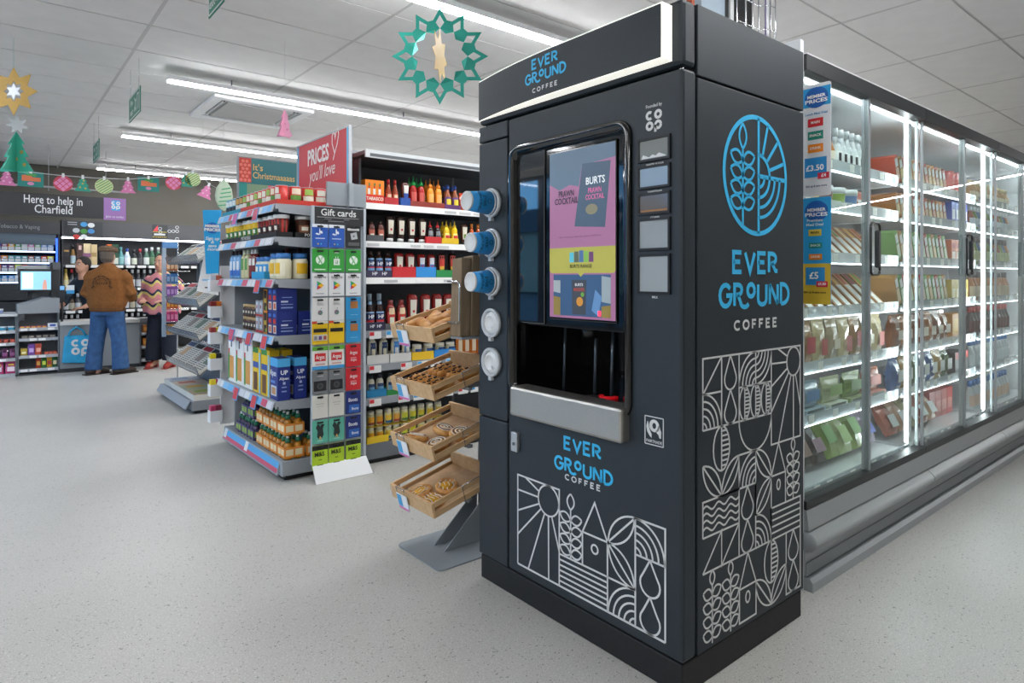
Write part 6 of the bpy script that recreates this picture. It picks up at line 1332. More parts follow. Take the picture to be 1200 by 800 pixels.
# ---------------------------------------------------------------- hanging welcome sign
YW = 10.2
hs = thing('welcome_sign', 'dark hanging sign reading Here to help in Charfield above the tills', 'sign', (.7, YW, 2.0))
MB().box(-.25, YW, 2.0, x_on(121, YW), YW+.02, z_on_y(60, 227.5, YW)).build('board', mat('#2c2d30', .5), hs)
wsp = lambda a, b: (a, YW-.001, b)
m = MB(); add_text(m, 'Here to help in', wsp, OFFY, .15, .006, at=(x_on(63,YW), 2.205), width=.62); add_text(m, 'Charfield', wsp, OFFY, .15, .006, at=(x_on(63,YW), 2.085), width=.40); m.build('lettering', mat('#e4e6e8', .5), hs, recalc=False)
x0, x1 = x_on(121.5,YW), x_on(147.5,YW)
pb = MB().box(x0, YW-.004, 1.99, x1, YW+.02, 2.29).build('purple_board', mat('#9a6fae', .5), hs)
bl = MB().box(x0+.09, YW-.0055, 2.12, x1-.07, YW-.0042, 2.26).build('blue_square', mat('#3f9fd8', .5), pb)
m = MB(); coop(m, lambda a, b: (a, YW-.006, b), OFFY, .10, (x0+x1)/2+.01, 2.195); add_text(m, 'Join us today', lambda a, b: (a, YW-.0045, b), OFFY, .04, .01, at=((x0+x1)/2, 2.035)); m.build('purple_board_lettering', M_line, pb, recalc=False)
rz_ = z_on_y(75, 222, YW)+.02
MB().tube([(-.25, YW+.01, rz_), (x1+.03, YW+.01, rz_)], .012, 8).build('hanging_rail', mat('#9a9c9e', .4), hs)
for x in (.05, .62, 1.25): MB().tube([(x, YW+.01, rz_-.05), (x, YW+.01, CEIL)], .004, 6).build('hanging_wire', mat('#9a9c9e', .4), hs)
# ---------------------------------------------------------------- till counter
YC = 9.90
M_ctr = mat('#8f9498', .5); M_ctd = mat('#6f7478', .5)
def ctr_unit(x0, x1, zs, ztop, label, capm=None):
    t = thing('counter_unit', label, 'counter', ((x0+x1)/2, YC+.3, 0), 'till counter units')
    MB().box(x0, YC+.26, 0, x1, YC+.55, ztop).build('carcass', M_ctd, t)
    for x in (x0, x1-.015): MB().box(x, YC+.02, 0, x+.015, YC+.26, ztop).build('side_panel', M_ctd, t)
    MB().box(x0, YC, .0, x1, YC+.26, .02).build('kick_plate', M_dark, t)
    for z in zs:
        s_ = MB().box(x0+.015, YC, z-.02, x1-.015, YC+.26, z-.001).build('shelf', M_ctr, t); MB().box(x0+.015, YC-.008, z-.035, x1-.015, YC-.0005, z+.002).build('shelf_edge', mat('#a7acb0', .5), s_)
        for i in range(4):
            xx = x0+.03+(x1-x0-.06)*i/4
            if (i+int(z*100)) % 3: MB().box(xx, YC-.010, z-.032, xx+.07, YC-.0085, z-.002).build('price_ticket', M_tick, s_)
    return t
ZA = (.563, .415, .224, .036); ZB_ = (.584, .457, .245, .078)
ca = ctr_unit(-.35, .285, ZA, .735, 'left till counter unit with small sweets under a pale worktop')
MB().box(-.36, YC-.02, .736, .29, YC+.6, .765).build('worktop', mat('#c9cbcc', .4), ca)
cb = ctr_unit(.29, .712, ZB_, .76, 'till counter unit with sloping grey hood and sweet shelves')
MB().prism([(.29,.765),(.712,.765),(.712,.95),(.55,.955),(.40,.90),(.29,.87)], YC-.03, YC+.5, 'xz').build('hood', mat('#8d9296', .45), cb)
MB().box(.30, YC-.034, .68, .36, YC-.0305, .76).build('loop_sign', mat('#3a3c40', .5), cb)
cc_ = thing('counter_unit', 'plain grey till counter front with pale worktop where the blue bag hangs', 'counter', (1.15, YC+.3, 0), 'till counter units')
MB().box(.716, YC, .0, 1.60, YC+.5, .60).build('front_panel', mat('#8a8f92', .5), cc_); MB().box(.716, YC-.03, .602, 1.60, YC+.55, .645).build('worktop', mat('#d3d2cd', .4), cc_)
MB().box(.716, YC-.004, 0, 1.60, YC-.0005, .05).build('kick_plate', M_dark, cc_)
cdn = ctr_unit(1.605, 1.80, (.46, .28, .10), .64, 'narrow till counter rack with orange snacks beside the woman')
GQ = 'sweets on the till counter'
def crow(x0, n, st, z, nm, parts, what, cat='packet'):
    for i in range(n): place(nm, parts, (x0+st*i, YC+.06, z), '%s, %s from left' % (what, ORD[i]), cat, GQ)
crow(-.02, 4, .085, ZA[0], 'mint_tub', tubp('#dfe8ec', '#3fa0c0', .075, .05), 'white and blue mint tub on left till unit', 'tub')
crow(.0, 5, .06, ZA[1], 'chocolate_bar', carton(.05, .10, .045, '#8a3a30', [(.1,.2,.9,.8,'#b8503a')]), 'reddish chocolate bar on left till unit')
crow(.02, 4, .075, ZA[2], 'sweet_bag', pouch(.065, .04, .10, '#6a3a5a', [(.1,.3,.9,.7,'#8a4a7a')]), 'plum sweet bag on left till unit', 'bag')
crow(-.02, 3, .125, ZA[3], 'pink_bag', pouch(.115, .05, .14, '#c8407a', [(.1,.2,.9,.6,'#f0d8e4'),(.2,.7,.8,.85,'#e0b04a')]), 'bright pink sweet bag at bottom of left till unit', 'bag')
crow(.34, 5, .055, ZB_[0], 'gum_pack', carton(.045, .08, .02, '#d8586a', [(.1,.2,.9,.8,'#e8c84a')]), 'small gum pack on the hooded till unit')
place('tissue_pack', carton(.10, .06, .05, '#e4e8ee', [(.2,.2,.8,.7,'#3f5fb0')]), (.645, YC+.06, ZB_[0]), 'white and blue tissue pack on the hooded till unit', 'packet')
crow(.36, 5, .07, ZB_[1], 'liquorice_bar', carton(.06, .08, .035, '#4a4440', [(.1,.2,.9,.8,'#8a8478')]), 'dark bar on second shelf of hooded till unit')
for i, (x, c1, c2, nm_) in enumerate(((.355,'#c8b04a','#e8dca0','mustard'),(.43,'#8a5ab0','#c8a8e0','purple'),(.50,'#d8604a','#f0a890','coral'))):
    place('sweet_bag', pouch(.068, .05, .12 if i else .07, c1, [(.1,.3,.9,.7,c2)]), (x, YC+.06, ZB_[2]), '%s sweet bag on third shelf of the hooded till unit' % nm_, 'bag', GQ)
crow(.58, 3, .045, ZB_[2], 'red_bar', carton(.04, .08, .03, '#b03a30', [(.1,.2,.9,.8,'#d87a5a')]), 'flat red bar on third hooded till shelf')
for i in range(4): place('sweet_bag', pouch(.055, .05, .12, ('#b8442f','#3f7a3a','#d8a02f','#2f6a3a')[i], [(.1,.3,.9,.7,('#e0a04a','#c8d84a','#b83a3a','#e8e0b0')[i])]), (.50+.056*i, YC+.06, ZB_[3]), '%s sweet bag on the lowest hooded till shelf' % ('brick red','green','golden','dark green')[i], 'bag', GQ)
for i, z in enumerate((.28, .46)): place('snack_pack', carton(.11, .08, .10, '#c8742a', [(.1,.2,.9,.7,'#e0a04a')]), (1.70, YC+.06, z), 'orange snack pack on the %s shelf of narrow counter rack' % ('middle','upper')[i], 'packet', GQ)
place('white_pot', tubp('#c8ccd8', '#8a9ac8', .075, .06), (.12, YC+.1, .766), 'pale lilac pot on the left till worktop', 'pot')
# till
tl = thing('till', 'black touchscreen till with receipt printer on the counter', 'till', (.50, 10.05, .955))
MB().box(.30, 9.99, 1.03, .655, 10.03, 1.315).build('monitor', mat('#26282b', .4), tl, .006)
tsx = MB().box(.325, 9.986, 1.055, .63, 9.9895, 1.285).build('screen', mat('#8fc4dc', .3, 0, .7), tl)
MB().box(.34, 9.9845, 1.07, .45, 9.9855, 1.27).build('screen_patch', mat('#d4e8f0', .3, 0, .7), tsx); MB().prism([(.54,1.06),(.59,1.06),(.585,1.16),(.565,1.19),(.55,1.15)], 9.984, 9.9855, 'xz').build('screen_patch', mat('#d09a8a', .3, 0, .5), tsx)
MB().box(.44, 10.03, .957, .52, 10.07, 1.10).build('monitor_stand', M_dark, tl)
MB().box(.30, 10.10, 1.22, .62, 10.35, 1.36).build('printer', mat('#a4a8a8', .5), tl, .02)
MB().box(.40, 10.18, .957, .54, 10.30, 1.22).build('printer_post', M_dark, tl)
MB().box(.635, 10.10, .957, .74, 10.30, 1.40).build('card_column', mat('#3a3d40', .5), tl)
MB().box(.655, 10.05, 1.31, .735, 10.0995, 1.41).build('printer_head', mat('#55595c', .5), tl)
cdr = thing('card_reader', 'small payment card reader with blue card on a stand', 'card reader', (.745, 9.98, .645))
MB().box(.715, 9.96, .90, .775, 9.985, 1.11).build('reader', mat('#2a2f34', .4), cdr, .004); MB().box(.722, 9.957, 1.05, .768, 9.9595, 1.10).build('reader_screen', mat('#6fa8d8', .3, 0, .5), cdr)
MB().tube([(.745, 9.98, .646), (.745, 9.98, .90)], .012, 8).build('reader_stand', M_dark, cdr)
MB().box(.79, 9.965, 1.0, .875, 9.968, 1.11).build('notice_card', mat('#dfe6ea', .5), cdr); MB().box(.79, 9.9635, 1.0, .875, 9.9648, 1.045).build('notice_print', mat('#3f9fd8', .5), cdr)
MB().tube([(.745,9.985,.98),(.83,9.972,.99)], .006, 6).build('notice_arm', M_dark, cdr)
# blue carrier bag hanging on the counter front
gbg = thing('carrier_bag', 'bright blue shopping bag with white lettering hanging on the counter front', 'shopping bag', (.90, YC-.04, .13))
bx0, bx1 = .735, 1.06
MB().hexa([(bx0,YC-.055,.13),(bx1+.02,YC-.055,.10),(bx1+.02,YC-.01,.10),(bx0,YC-.01,.13)], [(bx0+.03,YC-.04,.47),(bx1,YC-.04,.47),(bx1,YC-.012,.47),(bx0+.03,YC-.012,.47)]).build('bag_body', noisy('bag_blue', '#1f96c4', '#2aa6d4', 12, .5, .15), gbg, .01)
MB().tube([(.80,YC-.042,.46),(.825,YC-.045,.53),(.89,YC-.04,.575),(.955,YC-.045,.53),(.985,YC-.042,.46)], .014, 6).build('handle', mat('#2393bd', .5), gbg)
MB().cbox((.89, YC-.02, .575), (.05, .04, .05)).build('bag_hook', M_greyd, gbg)
m = MB(); coop(m, lambda a, b: (a, YC-.0555+.006*((b-.13)/.34)*2, b), OFFY, .19, .93, .32); m.build('bag_lettering', M_line, gbg, recalc=False)
# ---------------------------------------------------------------- newspaper stand (far end bay)
NY0, NY1, NX = 6.16, 7.42, 1.36
ns = thing('newspaper_stand', 'grey newspaper stand with tilted clear trays, beyond the end bay', 'newspaper stand', (1.6, 6.8, 0))
MB().box(1.76, NY0, .06, 1.79, NY1, 1.52).build('back_panel', mat('#83888d', .5), ns)
for y in (NY0-.02, NY1): MB().box(1.74, y, .0, 1.80, y+.02, 1.58).build('upright', M_greyd, ns)
MB().box(1.40, NY0, .03, 1.80, NY1, .115).build('base_plinth', mat('#82878c', .5), ns, .004)
MB().box(1.43, NY0+.03, .0, 1.78, NY1, .03).build('kick_plate', M_black, ns)
MB().hexa([(1.35,NY0+.03,.05),(1.36,NY0+.03,.045),(1.36,NY1,.045),(1.35,NY1,.05)], [(1.392,NY0+.03,.118),(1.399,NY0+.03,.116),(1.399,NY1,.116),(1.392,NY1,.118)]).build('base_ticket_rail', M_grey, ns)
M_tray = mat('#7d8389', .12, 0, 0, 0, .6, name='smoked_acrylic')
NZ = (1.40, 1.0, .70, .39)
for z in NZ:
    t_ = MB().hexa([(1.47,NY0,z-.06),(1.745,NY0,z+.16),(1.745,NY1,z+.16),(1.47,NY1,z-.06)], [(1.466,NY0,z-.055),(1.741,NY0,z+.166),(1.741,NY1,z+.166),(1.466,NY1,z-.055)]).build('clear_tray', M_tray, ns)
    MB().hexa([(1.45,NY0,z-.045),(1.468,NY0,z-.06),(1.468,NY1,z-.06),(1.45,NY1,z-.045)], [(1.43,NY0,z+.02),(1.434,NY0,z+.02),(1.434,NY1,z+.02),(1.43,NY1,z+.02)]).build('tray_lip', M_tray, t_)
def paper(head, cols_, photo):
    "folded newspaper stack lying in its own plane: x across, y up the page, z thickness"
    w, h, t = .29, .30, .022
    P_ = [('pages', MB().box(-w/2, 0, 0, w/2, h, t).mesh('pages', [mat('#d2cfc6', .8)]))]
    m = MB().box(-w/2+.01, h-.065, t, w/2-.01, h-.015, t+.0008); P_.append(('masthead', m.mesh('masthead', [mat(head, .7)])))
    m = MB()
    for c_ in range(3):
        for l in range(9):
            if photo and c_ > 0 and l < 5: continue
            m.box(-w/2+.015+.09*c_, h-.09-.021*l, t, -w/2+.015+.09*c_+.075, h-.08-.021*l, t+.0006)
    P_.append(('text_columns', m.mesh('text_columns', [mat('#77756f', .8)])))
    if photo: P_.append(('photo', MB().box(-w/2+.105, h-.19, t, w/2-.015, h-.075, t+.0008).mesh('photo', [mat(photo, .7)])))
    return P_
pps = [paper('#b8303a', 3, '#8a7f78'), paper('#2a2c30', 3, None), paper('#3a4a6a', 3, '#b89a7a'), paper('#2a2c30', 3, '#6a7a6a')]
ang = atan2(.22, .275)
for k, z in enumerate(NZ):
    for i in range(4):
        y = NY0+.16+.31*i
        # lies on the sloping tray: page-up runs up the slope towards +X, face to -X
        Mx = Matrix((( 0, cos(ang), -sin(ang)), (-1, 0, 0), (0, sin(ang), cos(ang))))
        e = Mx.to_euler()
        place('newspaper', pps[(i+k) % 4], (1.47-.006, y, z-.05), 'folded newspaper, %s from the near end in the %s tray of the stand' % (ORD[i], ('top','second','third','lowest')[k]), 'newspaper', 'newspapers on the stand', 0, e)
for i in range(4):
    Mx = Matrix(((0,1,0),(-1,0,0),(0,0,1)))
    o = [('pages', MB().box(-.15, 0, 0, .15, .30, .05).mesh('pages', [mat('#cfccc4', .8)])), ('cover', MB().box(-.148, .002, .05, .148, .298, .0512).mesh('cover', [mat(('#b9a890','#a8b09a','#c8b8a8','#8f9aa8')[i], .5)])), ('cover_photo', MB().box(-.12, .05, .0512, .0, .2, .052).mesh('cover_photo', [mat(('#8aa04a','#c8a04a','#b05a4a','#5a7aa0')[i], .5)]))]
    place('magazine_stack', o, (1.42, NY0+.16+.31*i, .116), 'stack of papers on the stand base, %s from the near end' % ORD[i], 'magazines', 'paper stacks on the stand base', 0, Mx.to_euler())
# blue member banner on the near end of the stand
BY = 6.08
def bz(u, v): return z_on_y(u, v, BY)
mb_ = thing('member_banner', 'tapered blue member prices banner above a white card on the newspaper stand', 'sign', (1.55, BY, bz(245, 345)))
MB().prism([(x_on(237.5,BY), bz(237,246)), (x_on(259.5,BY), bz(259,246)), (x_on(256,BY), bz(256,320)), (x_on(241.5,BY), bz(241,321))][::-1], BY-.004, BY, 'xz').build('blue_card', mat('#1f9bd6', .45), mb_)
MB().prism([(x_on(230.5,BY), bz(230,341)), (x_on(256,BY), bz(256,346)), (x_on(256,BY), bz(256,300)), (x_on(239,BY), bz(239,300))], BY+.002, BY+.006, 'xz').build('white_card', mat('#d9dadb', .5), mb_)
bcx = x_on(248.5, BY); bpl = lambda a, b: (bcx+a, BY-.0055, b)
MB()._add([bpl(.055*cos(a_*pi/8), bz(248,267)+.05*sin(a_*pi/8)) for a_ in range(16)], [tuple(range(16))]).build('roundel', mat('#1f5fae', .5), mb_, recalc=False)
m = MB(); bp2 = lambda a, b: (bcx+a, BY-.0062, b)
add_text(m, 'MEMBER', bp2, OFFY, .03, .05, at=(0, bz(248,265)), width=.125); add_text(m, 'PRICES', bp2, OFFY, .034, .05, at=(0, bz(248,269.3)), width=.135)
for s_, v in (('Sign up',279.5),('&',283.5),('save',288),('more',292)): add_text(m, s_, bp2, OFFY, .04, .02, at=(0, bz(248,v)), shear=.2)
m.build('lettering', M_line, mb_, recalc=False)
MB().box(x_on(243,BY), BY+.006, bz(248,340), x_on(243,BY)+.02, 6.15, bz(248,300)).build('bracket', M_greyd, mb_)
MB().box(x_on(240,BY), BY+.0012, bz(248,337.5), x_on(249,BY), BY+.0019, bz(248,336)).build('small_print', mat('#3a3c40', .5), mb_)
MB().box(x_on(237,BY), BY+.0012, bz(248,329), x_on(252,BY), BY+.0019, bz(248,327)).build('small_print', mat('#7fb4d8', .5), mb_)
# sweet rack with blue frame at the far end of the stand
YR = 7.62; sxl, sxr = x_on(190, YR), x_on(208, YR); zb_, zt3 = z_on_y(198, 394, YR), z_on_y(198, 284, YR)
sr_ = thing('sweet_rack', 'narrow wire rack with blue edge and hanging sweets beside the woman', 'rack', ((sxl+sxr)/2, YR, 0))
MB().box(sxl, YR-.02, zb_, sxl+.035, YR+.02, zt3).build('blue_edge', mat('#b4c4d4', .3, 0, 0, 0, .7), sr_)
MB().box(sxl, YR-.022, zt3-.06, sxr, YR+.02, zt3).build('blue_header', mat('#5f90c4', .4), sr_)
MB().tube([(sxr, YR, 0), (sxr, YR, zt3)], .008, 6).build('frame_wire', M_chrome, sr_)
for i in range(7): MB().tube([(sxl, YR, zb_+.02+.135*i), (sxr+.12, YR, zb_+.02+.135*i)], .005, 6).build('shelf_wire', M_chrome, sr_)
MB().box(sxr, YR-.006, zb_+.03, 1.745, YR+.006, zb_+.06).build('rack_bracket', M_greyd, sr_)
MB().box(1.735, NY1+.02, zb_+.03, 1.75, YR+.006, zb_+.06).build('rack_bracket', M_greyd, sr_)
for r_ in range(6):
    for i in range(3):
        c_ = [('#c88a3a','#e0b04a'),('#d0407a','#e88ab0'),('#d8602f','#f0a84a'),('#8a5ab0','#c8a0d8'),('#3f7ab8','#9ac0e0'),('#b8744a','#e0b890')][r_]
        place('hanging_sweets', carton(.032, .02, .105, c_[0], [(.1,.2,.9,.7,c_[1])]), (sxl+.055+.037*i, YR-.018, zb_+.026+.135*r_), 'small sweet packet, %s from left in rack row %s from bottom' % (ORD[i], ORD[r_]), 'packet', 'sweets in the wire rack')
# ---------------------------------------------------------------- people
def ell_loft(mb, secs, n=16):
    vs_ = []; k = len(secs)
    for c, rx, ry in secs: vs_ += [(c[0]+rx*cos(2*pi*i/n), c[1]+ry*sin(2*pi*i/n), c[2]) for i in range(n)]
    fs = [(j*n+i, j*n+(i+1) % n, (j+1)*n+(i+1) % n, (j+1)*n+i) for j in range(k-1) for i in range(n)]+[tuple(reversed(range(n))), tuple((k-1)*n+i for i in range(n))]
    return mb._add(vs_, fs)
def ball(mb, c, r, n=12):
    rx, ry, rz = r if isinstance(r, tuple) else (r, r, r)
    return ell_loft(mb, [((c[0], c[1], c[2]+rz*sin(radians(a))), max(.001, rx*cos(radians(a))), max(.001, ry*cos(radians(a)))) for a in range(-85, 86, 17)], n)
def fuse(mb, name, m_, parent, vox=.012, it=4):
    "one continuous skin over the overlapping limbs"
    me = mb.mesh(name, m_, recalc=True); o = bpy.data.objects.new(name, me); COL.objects.link(o)
    r = o.modifiers.new('r', 'REMESH'); r.mode = 'VOXEL'; r.voxel_size = vox; r.use_smooth_shade = True
    s = o.modifiers.new('s', 'SMOOTH'); s.iterations = it; s.factor = .5
    dg = bpy.context.evaluated_depsgraph_get(); me2 = bpy.data.meshes.new_from_object(o.evaluated_get(dg)); me2.name = name
    if not me2.materials: me2.materials.append(m_)
    bpy.data.objects.remove(o); bpy.data.meshes.remove(me)
    c = inst(name, me2, (0,0,0), parent); return c
def hand(mb, p, d, side):
    "palm with four fingers of unequal length and a thumb, gently curled"
    p = Vector(p); d = Vector(d).normalized(); up = Vector((0,0,1)); s = d.cross(up)
    if s.length < .1: s = Vector((1,0,0))
    s = s.normalized()*side; nrm = s.cross(d)*side
    for q_ in range(-1, 2): mb.tube([p+s*.02*q_, p+d*.085+s*.024*q_], .016, 8)
    for k, L_ in enumerate((.062, .075, .07, .055)):
        b = p+d*.085+s*(.034-.022*k); mb.tube([b, b+d*L_*.5-nrm*.006, b+d*L_*.85-nrm*.03], [.0095,.009,.0075], 7)
    b = p+d*.03+s*.035; mb.tube([b, b+d*.03+s*.028, b+d*.06+s*.03-nrm*.01], [.012,.011,.009], 7)
M_skin = noisy('skin', '#b98a72', '#c2937b', 20, .5)
def person(label, loc, rz, P, tags):
    t = thing('person', label, 'person', loc, None, rz)
    return t
def mk_head(mb, c, tilt=0):
    x, y, z = c
    ball(mb, (x, y, z), (.074, .092, .112)); ball(mb, (x, y+.03, z-.055), (.055, .062, .06))
    mb.tube([(x, y-.01, z-.20), (x, y, z-.06)], [.058, .052], 10)
    for s in (-1, 1): ball(mb, (x+s*.077, y-.005, z-.01), (.012, .02, .03), 8)
    mb.tube([(x, y+.088, z+.015), (x, y+.108, z-.022), (x, y+.09, z-.03)], [.008,.013,.010], 8)       # nose
def face(parent, c, dark='#2a1d18'):
    x, y, z = c
    for s in (-1, 1):
        m = MB(); ball(m, (x+s*.03, y+.083, z+.012), (.012, .006, .007), 8); e = m.build('eye', mat('#e8e4de', .3), None); e.parent = parent; e.location = (0,0,0)
        me = e.data
        org = ORG[e.name]
        for v in me.vertices: v.co += org
        m = MB(); m.tube([(x+s*.015, y+.09, z+.034), (x+s*.03, y+.089, z+.038), (x+s*.046, y+.08, z+.034)], .004, 6); q_ = inst('eyebrow', m.mesh('eyebrow', [mat(dark, .7)]), (0,0,0), parent)
        m = MB(); ball(m, (x+s*.03, y+.0885, z+.012), (.005, .003, .006), 8); inst('iris', m.mesh('iris', [mat('#2b2320', .3)]), (0,0,0), parent)
    m = MB(); m.tube([(x-.024, y+.086, z-.052), (x, y+.094, z-.054), (x+.024, y+.086, z-.052)], [.004,.007,.004], 6); inst('mouth', m.mesh('mouth', [mat('#9a4a48', .4)]), (0,0,0), parent)
# --- customer in the cap, seen from behind
pm = person('man in brown jacket, flat cap and blue jeans at the till counter', (1.17, 9.42, 0), radians(-28), None, None)
b = MB(); hc = (0, .02, 1.475); mk_head(b, hc)
ell_loft(b, [((0,0,.82),.15,.11),((0,0,1.0),.15,.11),((0,0,1.2),.17,.11),((0,.0,1.30),.12,.09),((0,.01,1.36),.06,.06)])
for s in (-1, 1):
    b.tube([(s*.09,0,.85),(s*.10,.02,.46),(s*.11,-.01,.08)], [.085,.06,.045], 10)
    b.tube([(s*.11,-.03,.045),(s*.12,.13,.035)], [.04,.032], 8)
    b.tube([(s*.17,0,1.26),(s*.225,-.01,1.03),(s*.17,.22,.96)], [.05,.042,.032], 10); hand(b, (s*.165,.23,.96), (-s*.35,.9,.05), -s)
fuse(b, 'body', M_skin, pm, .011)
M_jk = noisy('brown_wool', '#6d4216', '#7c4d1c', 40, .9, .2)
j = MB()
ell_loft(j, [((0,.0,.80),.185,.14),((0,0,.83),.20,.15),((0,0,.88),.225,.165),((0,-.005,1.05),.235,.165),((0,-.01,1.2),.235,.155),((0,-.005,1.29),.19,.125),((0,0,1.345),.10,.085),((0,.01,1.385),.075,.075)])
for s, k_ in ((-1, .86), (1, 1)): j.tube([(s*.155,-.005,1.27),(s*.225*k_,-.015,1.19),(s*.275*k_,-.02,1.02),(s*.235*k_,.11,.95),(s*.18,.20,.955)], [.07,.078,.07,.062,.05], 12)
jk = fuse(j, 'jacket', M_jk, pm, .012, 5)
hm = MB(); ell_loft(hm, [((0,0,.785),.19,.142),((0,0,.80),.198,.148),((0,0,.838),.20,.15),((0,0,.845),.195,.146)], 24); inst('hem_band', hm.mesh('hem_band', [mat('#5f3912', .9)]), (0,0,0), jk)
# ring print on the back
pm_ = MB()
def backp(a, b): return (a, -.005-.166*sqrt(max(0, 1-(a/.236)**2))-.012, 1.13+b)
for k in range(22):
    a_ = radians(-20+220*k/21)
    pm_.ribbon([(.085*cos(a_), .085*sin(a_)), (.107*cos(a_), .107*sin(a_))], .007 if k % 3 else .012, backp, OFFY)
pm_.ribbon([(.066*cos(radians(x)), .066*sin(radians(x))) for x in range(0, 181, 15)], .006, backp, OFFY)
for k in range(5): pm_.ribbon([(-.05+.025*k, -.005), (-.05+.025*k+.012, .018)], .008, backp, OFFY)
for s in (-1, 1): pm_.ribbon([(s*.105+.01*cos(radians(x)), -.045+.01*sin(radians(x))) for x in range(0, 361, 60)], .006, backp, OFFY)
inst('back_print', pm_.mesh('back_print', [mat('#2d1c0e', .9)], recalc=False), (0,0,0), jk)
M_jean = noisy('denim', '#24466f', '#2f5683', 18, .85, .15)
j = MB(); ell_loft(j, [((0,0,.74),.155,.135),((0,0,.80),.175,.135),((0,0,.86),.165,.125)])
for s in (-1, 1): j.tube([(s*.085,0,.80),(s*.10,.015,.62),(s*.125,.015,.45),(s*.145,0,.25),(s*.155,-.01,.06)], [.105,.10,.09,.092,.098], 14)
jn = fuse(j, 'jeans', M_jean, pm, .012, 4)
for s in (-1, 1):
    m = MB(); m.T = Matrix.Translation((s*.155, -.01, 0)) @ Matrix.Rotation(radians(-40), 4, 'Z'); m.tube([(0,-.08,.045),(0,.03,.045),(.005,.13,.035),(.008,.18,.028)], [.045,.046,.042,.028], 10); m.box(-.043, -.11, .0, .047, .20, .014)
    inst('shoe', m.mesh('shoe', [mat('#2e231d', .5)]), (0,0,0), pm)
cp = MB(); ell_loft(cp, [((0,.03,1.525),.086,.11),((0,.03,1.545),.105,.135),((0,.02,1.575),.105,.13),((0,.01,1.600),.07,.09),((0,.01,1.606),.02,.03)], 20); cp._add([(.07*cos(radians(a_)), .125+.075*sin(radians(a_)), 1.53) for a_ in range(0, 181, 20)]+[(.07*cos(radians(a_)), .125+.07*sin(radians(a_)), 1.545) for a_ in range(0, 181, 20)], [tuple(range(10)), tuple(range(10, 20))]+[(i, i+1, i+11, i+10) for i in range(9)])
inst('flat_cap', cp.mesh('flat_cap', [noisy('tweed', '#5d4a3a', '#6f5b48', 90, .95, .2)]), (0,0,0), pm)
hr = MB(); ell_loft(hr, [((0,-.02,1.40),.055,.05),((0,-.02,1.44),.074,.078),((0,-.012,1.50),.080,.092),((0,-.005,1.53),.080,.095)], 16); inst('hair', hr.mesh('hair', [mat('#5a5048', .9)]), (0,0,0), pm)
# --- member of staff bending behind the counter
ps_ = person('member of staff in dark navy top leaning down behind the counter', (1.16, 10.80, 0), radians(180-50), None, None)
b = MB(); hc2 = (-.03, .20, 1.375); mk_head(b, hc2)
ell_loft(b, [((0,-.06,.80),.15,.11),((0,-.04,.95),.15,.12),((0,.03,1.1),.17,.12),((-.02,.10,1.20),.14,.10),((-.03,.15,1.27),.06,.06)])
for s in (-1, 1):
    b.tube([(s*.09,-.06,.82),(s*.10,-.03,.45),(s*.10,-.06,.08)], [.085,.06,.045], 10); b.tube([(s*.10,-.09,.045),(s*.11,.08,.035)], [.04,.032], 8)
    b.tube([(s*.19,.08,1.14),(s*.27,.14,.92),(s*.19,.34,.80)], [.05,.042,.032], 10); hand(b, (s*.185,.35,.80), (-s*.2,.9,-.1), -s)
fuse(b, 'body', M_skin, ps_, .012)
j = MB(); ell_loft(j, [((0,-.06,.78),.18,.14),((0,-.05,.9),.19,.15),((0,.02,1.08),.205,.15),((-.02,.09,1.19),.17,.125),((-.03,.14,1.25),.085,.08),((-.03,.155,1.28),.068,.068)])
for s in (-1, 1): j.tube([(s*.15,.07,1.16),(s*.235,.10,1.06),(s*.275,.13,.93),(s*.22,.26,.84)], [.07,.072,.062,.05], 10)
fuse(j, 'top', noisy('navy_knit', '#2b3540', '#333e49', 50, .9, .1), ps_, .012, 4)
j = MB(); ell_loft(j, [((0,-.06,.72),.15,.13),((0,-.06,.80),.165,.13)])
for s in (-1, 1): j.tube([(s*.085,-.06,.78),(s*.10,-.03,.45),(s*.10,-.06,.05)], [.10,.085,.08], 12)
fuse(j, 'trousers', mat('#1d2024', .9), ps_, .014, 3)
for s in (-1, 1):
    m = MB(); m.tube([(s*.10,-.12,.045),(s*.11,.08,.035),(s*.115,.13,.028)], [.045,.043,.03], 10); m.box(s*.107-.04, -.15, 0, s*.107+.04, .14, .012); inst('shoe', m.mesh('shoe', [M_black]), (0,0,0), ps_)
hr = MB(); ball(hr, (-.03, .175, 1.405), (.086, .098, .10), 14); inst('hair', hr.mesh('hair', [mat('#2e2a28', .9)]), (0,0,0), ps_); face(ps_, hc2)
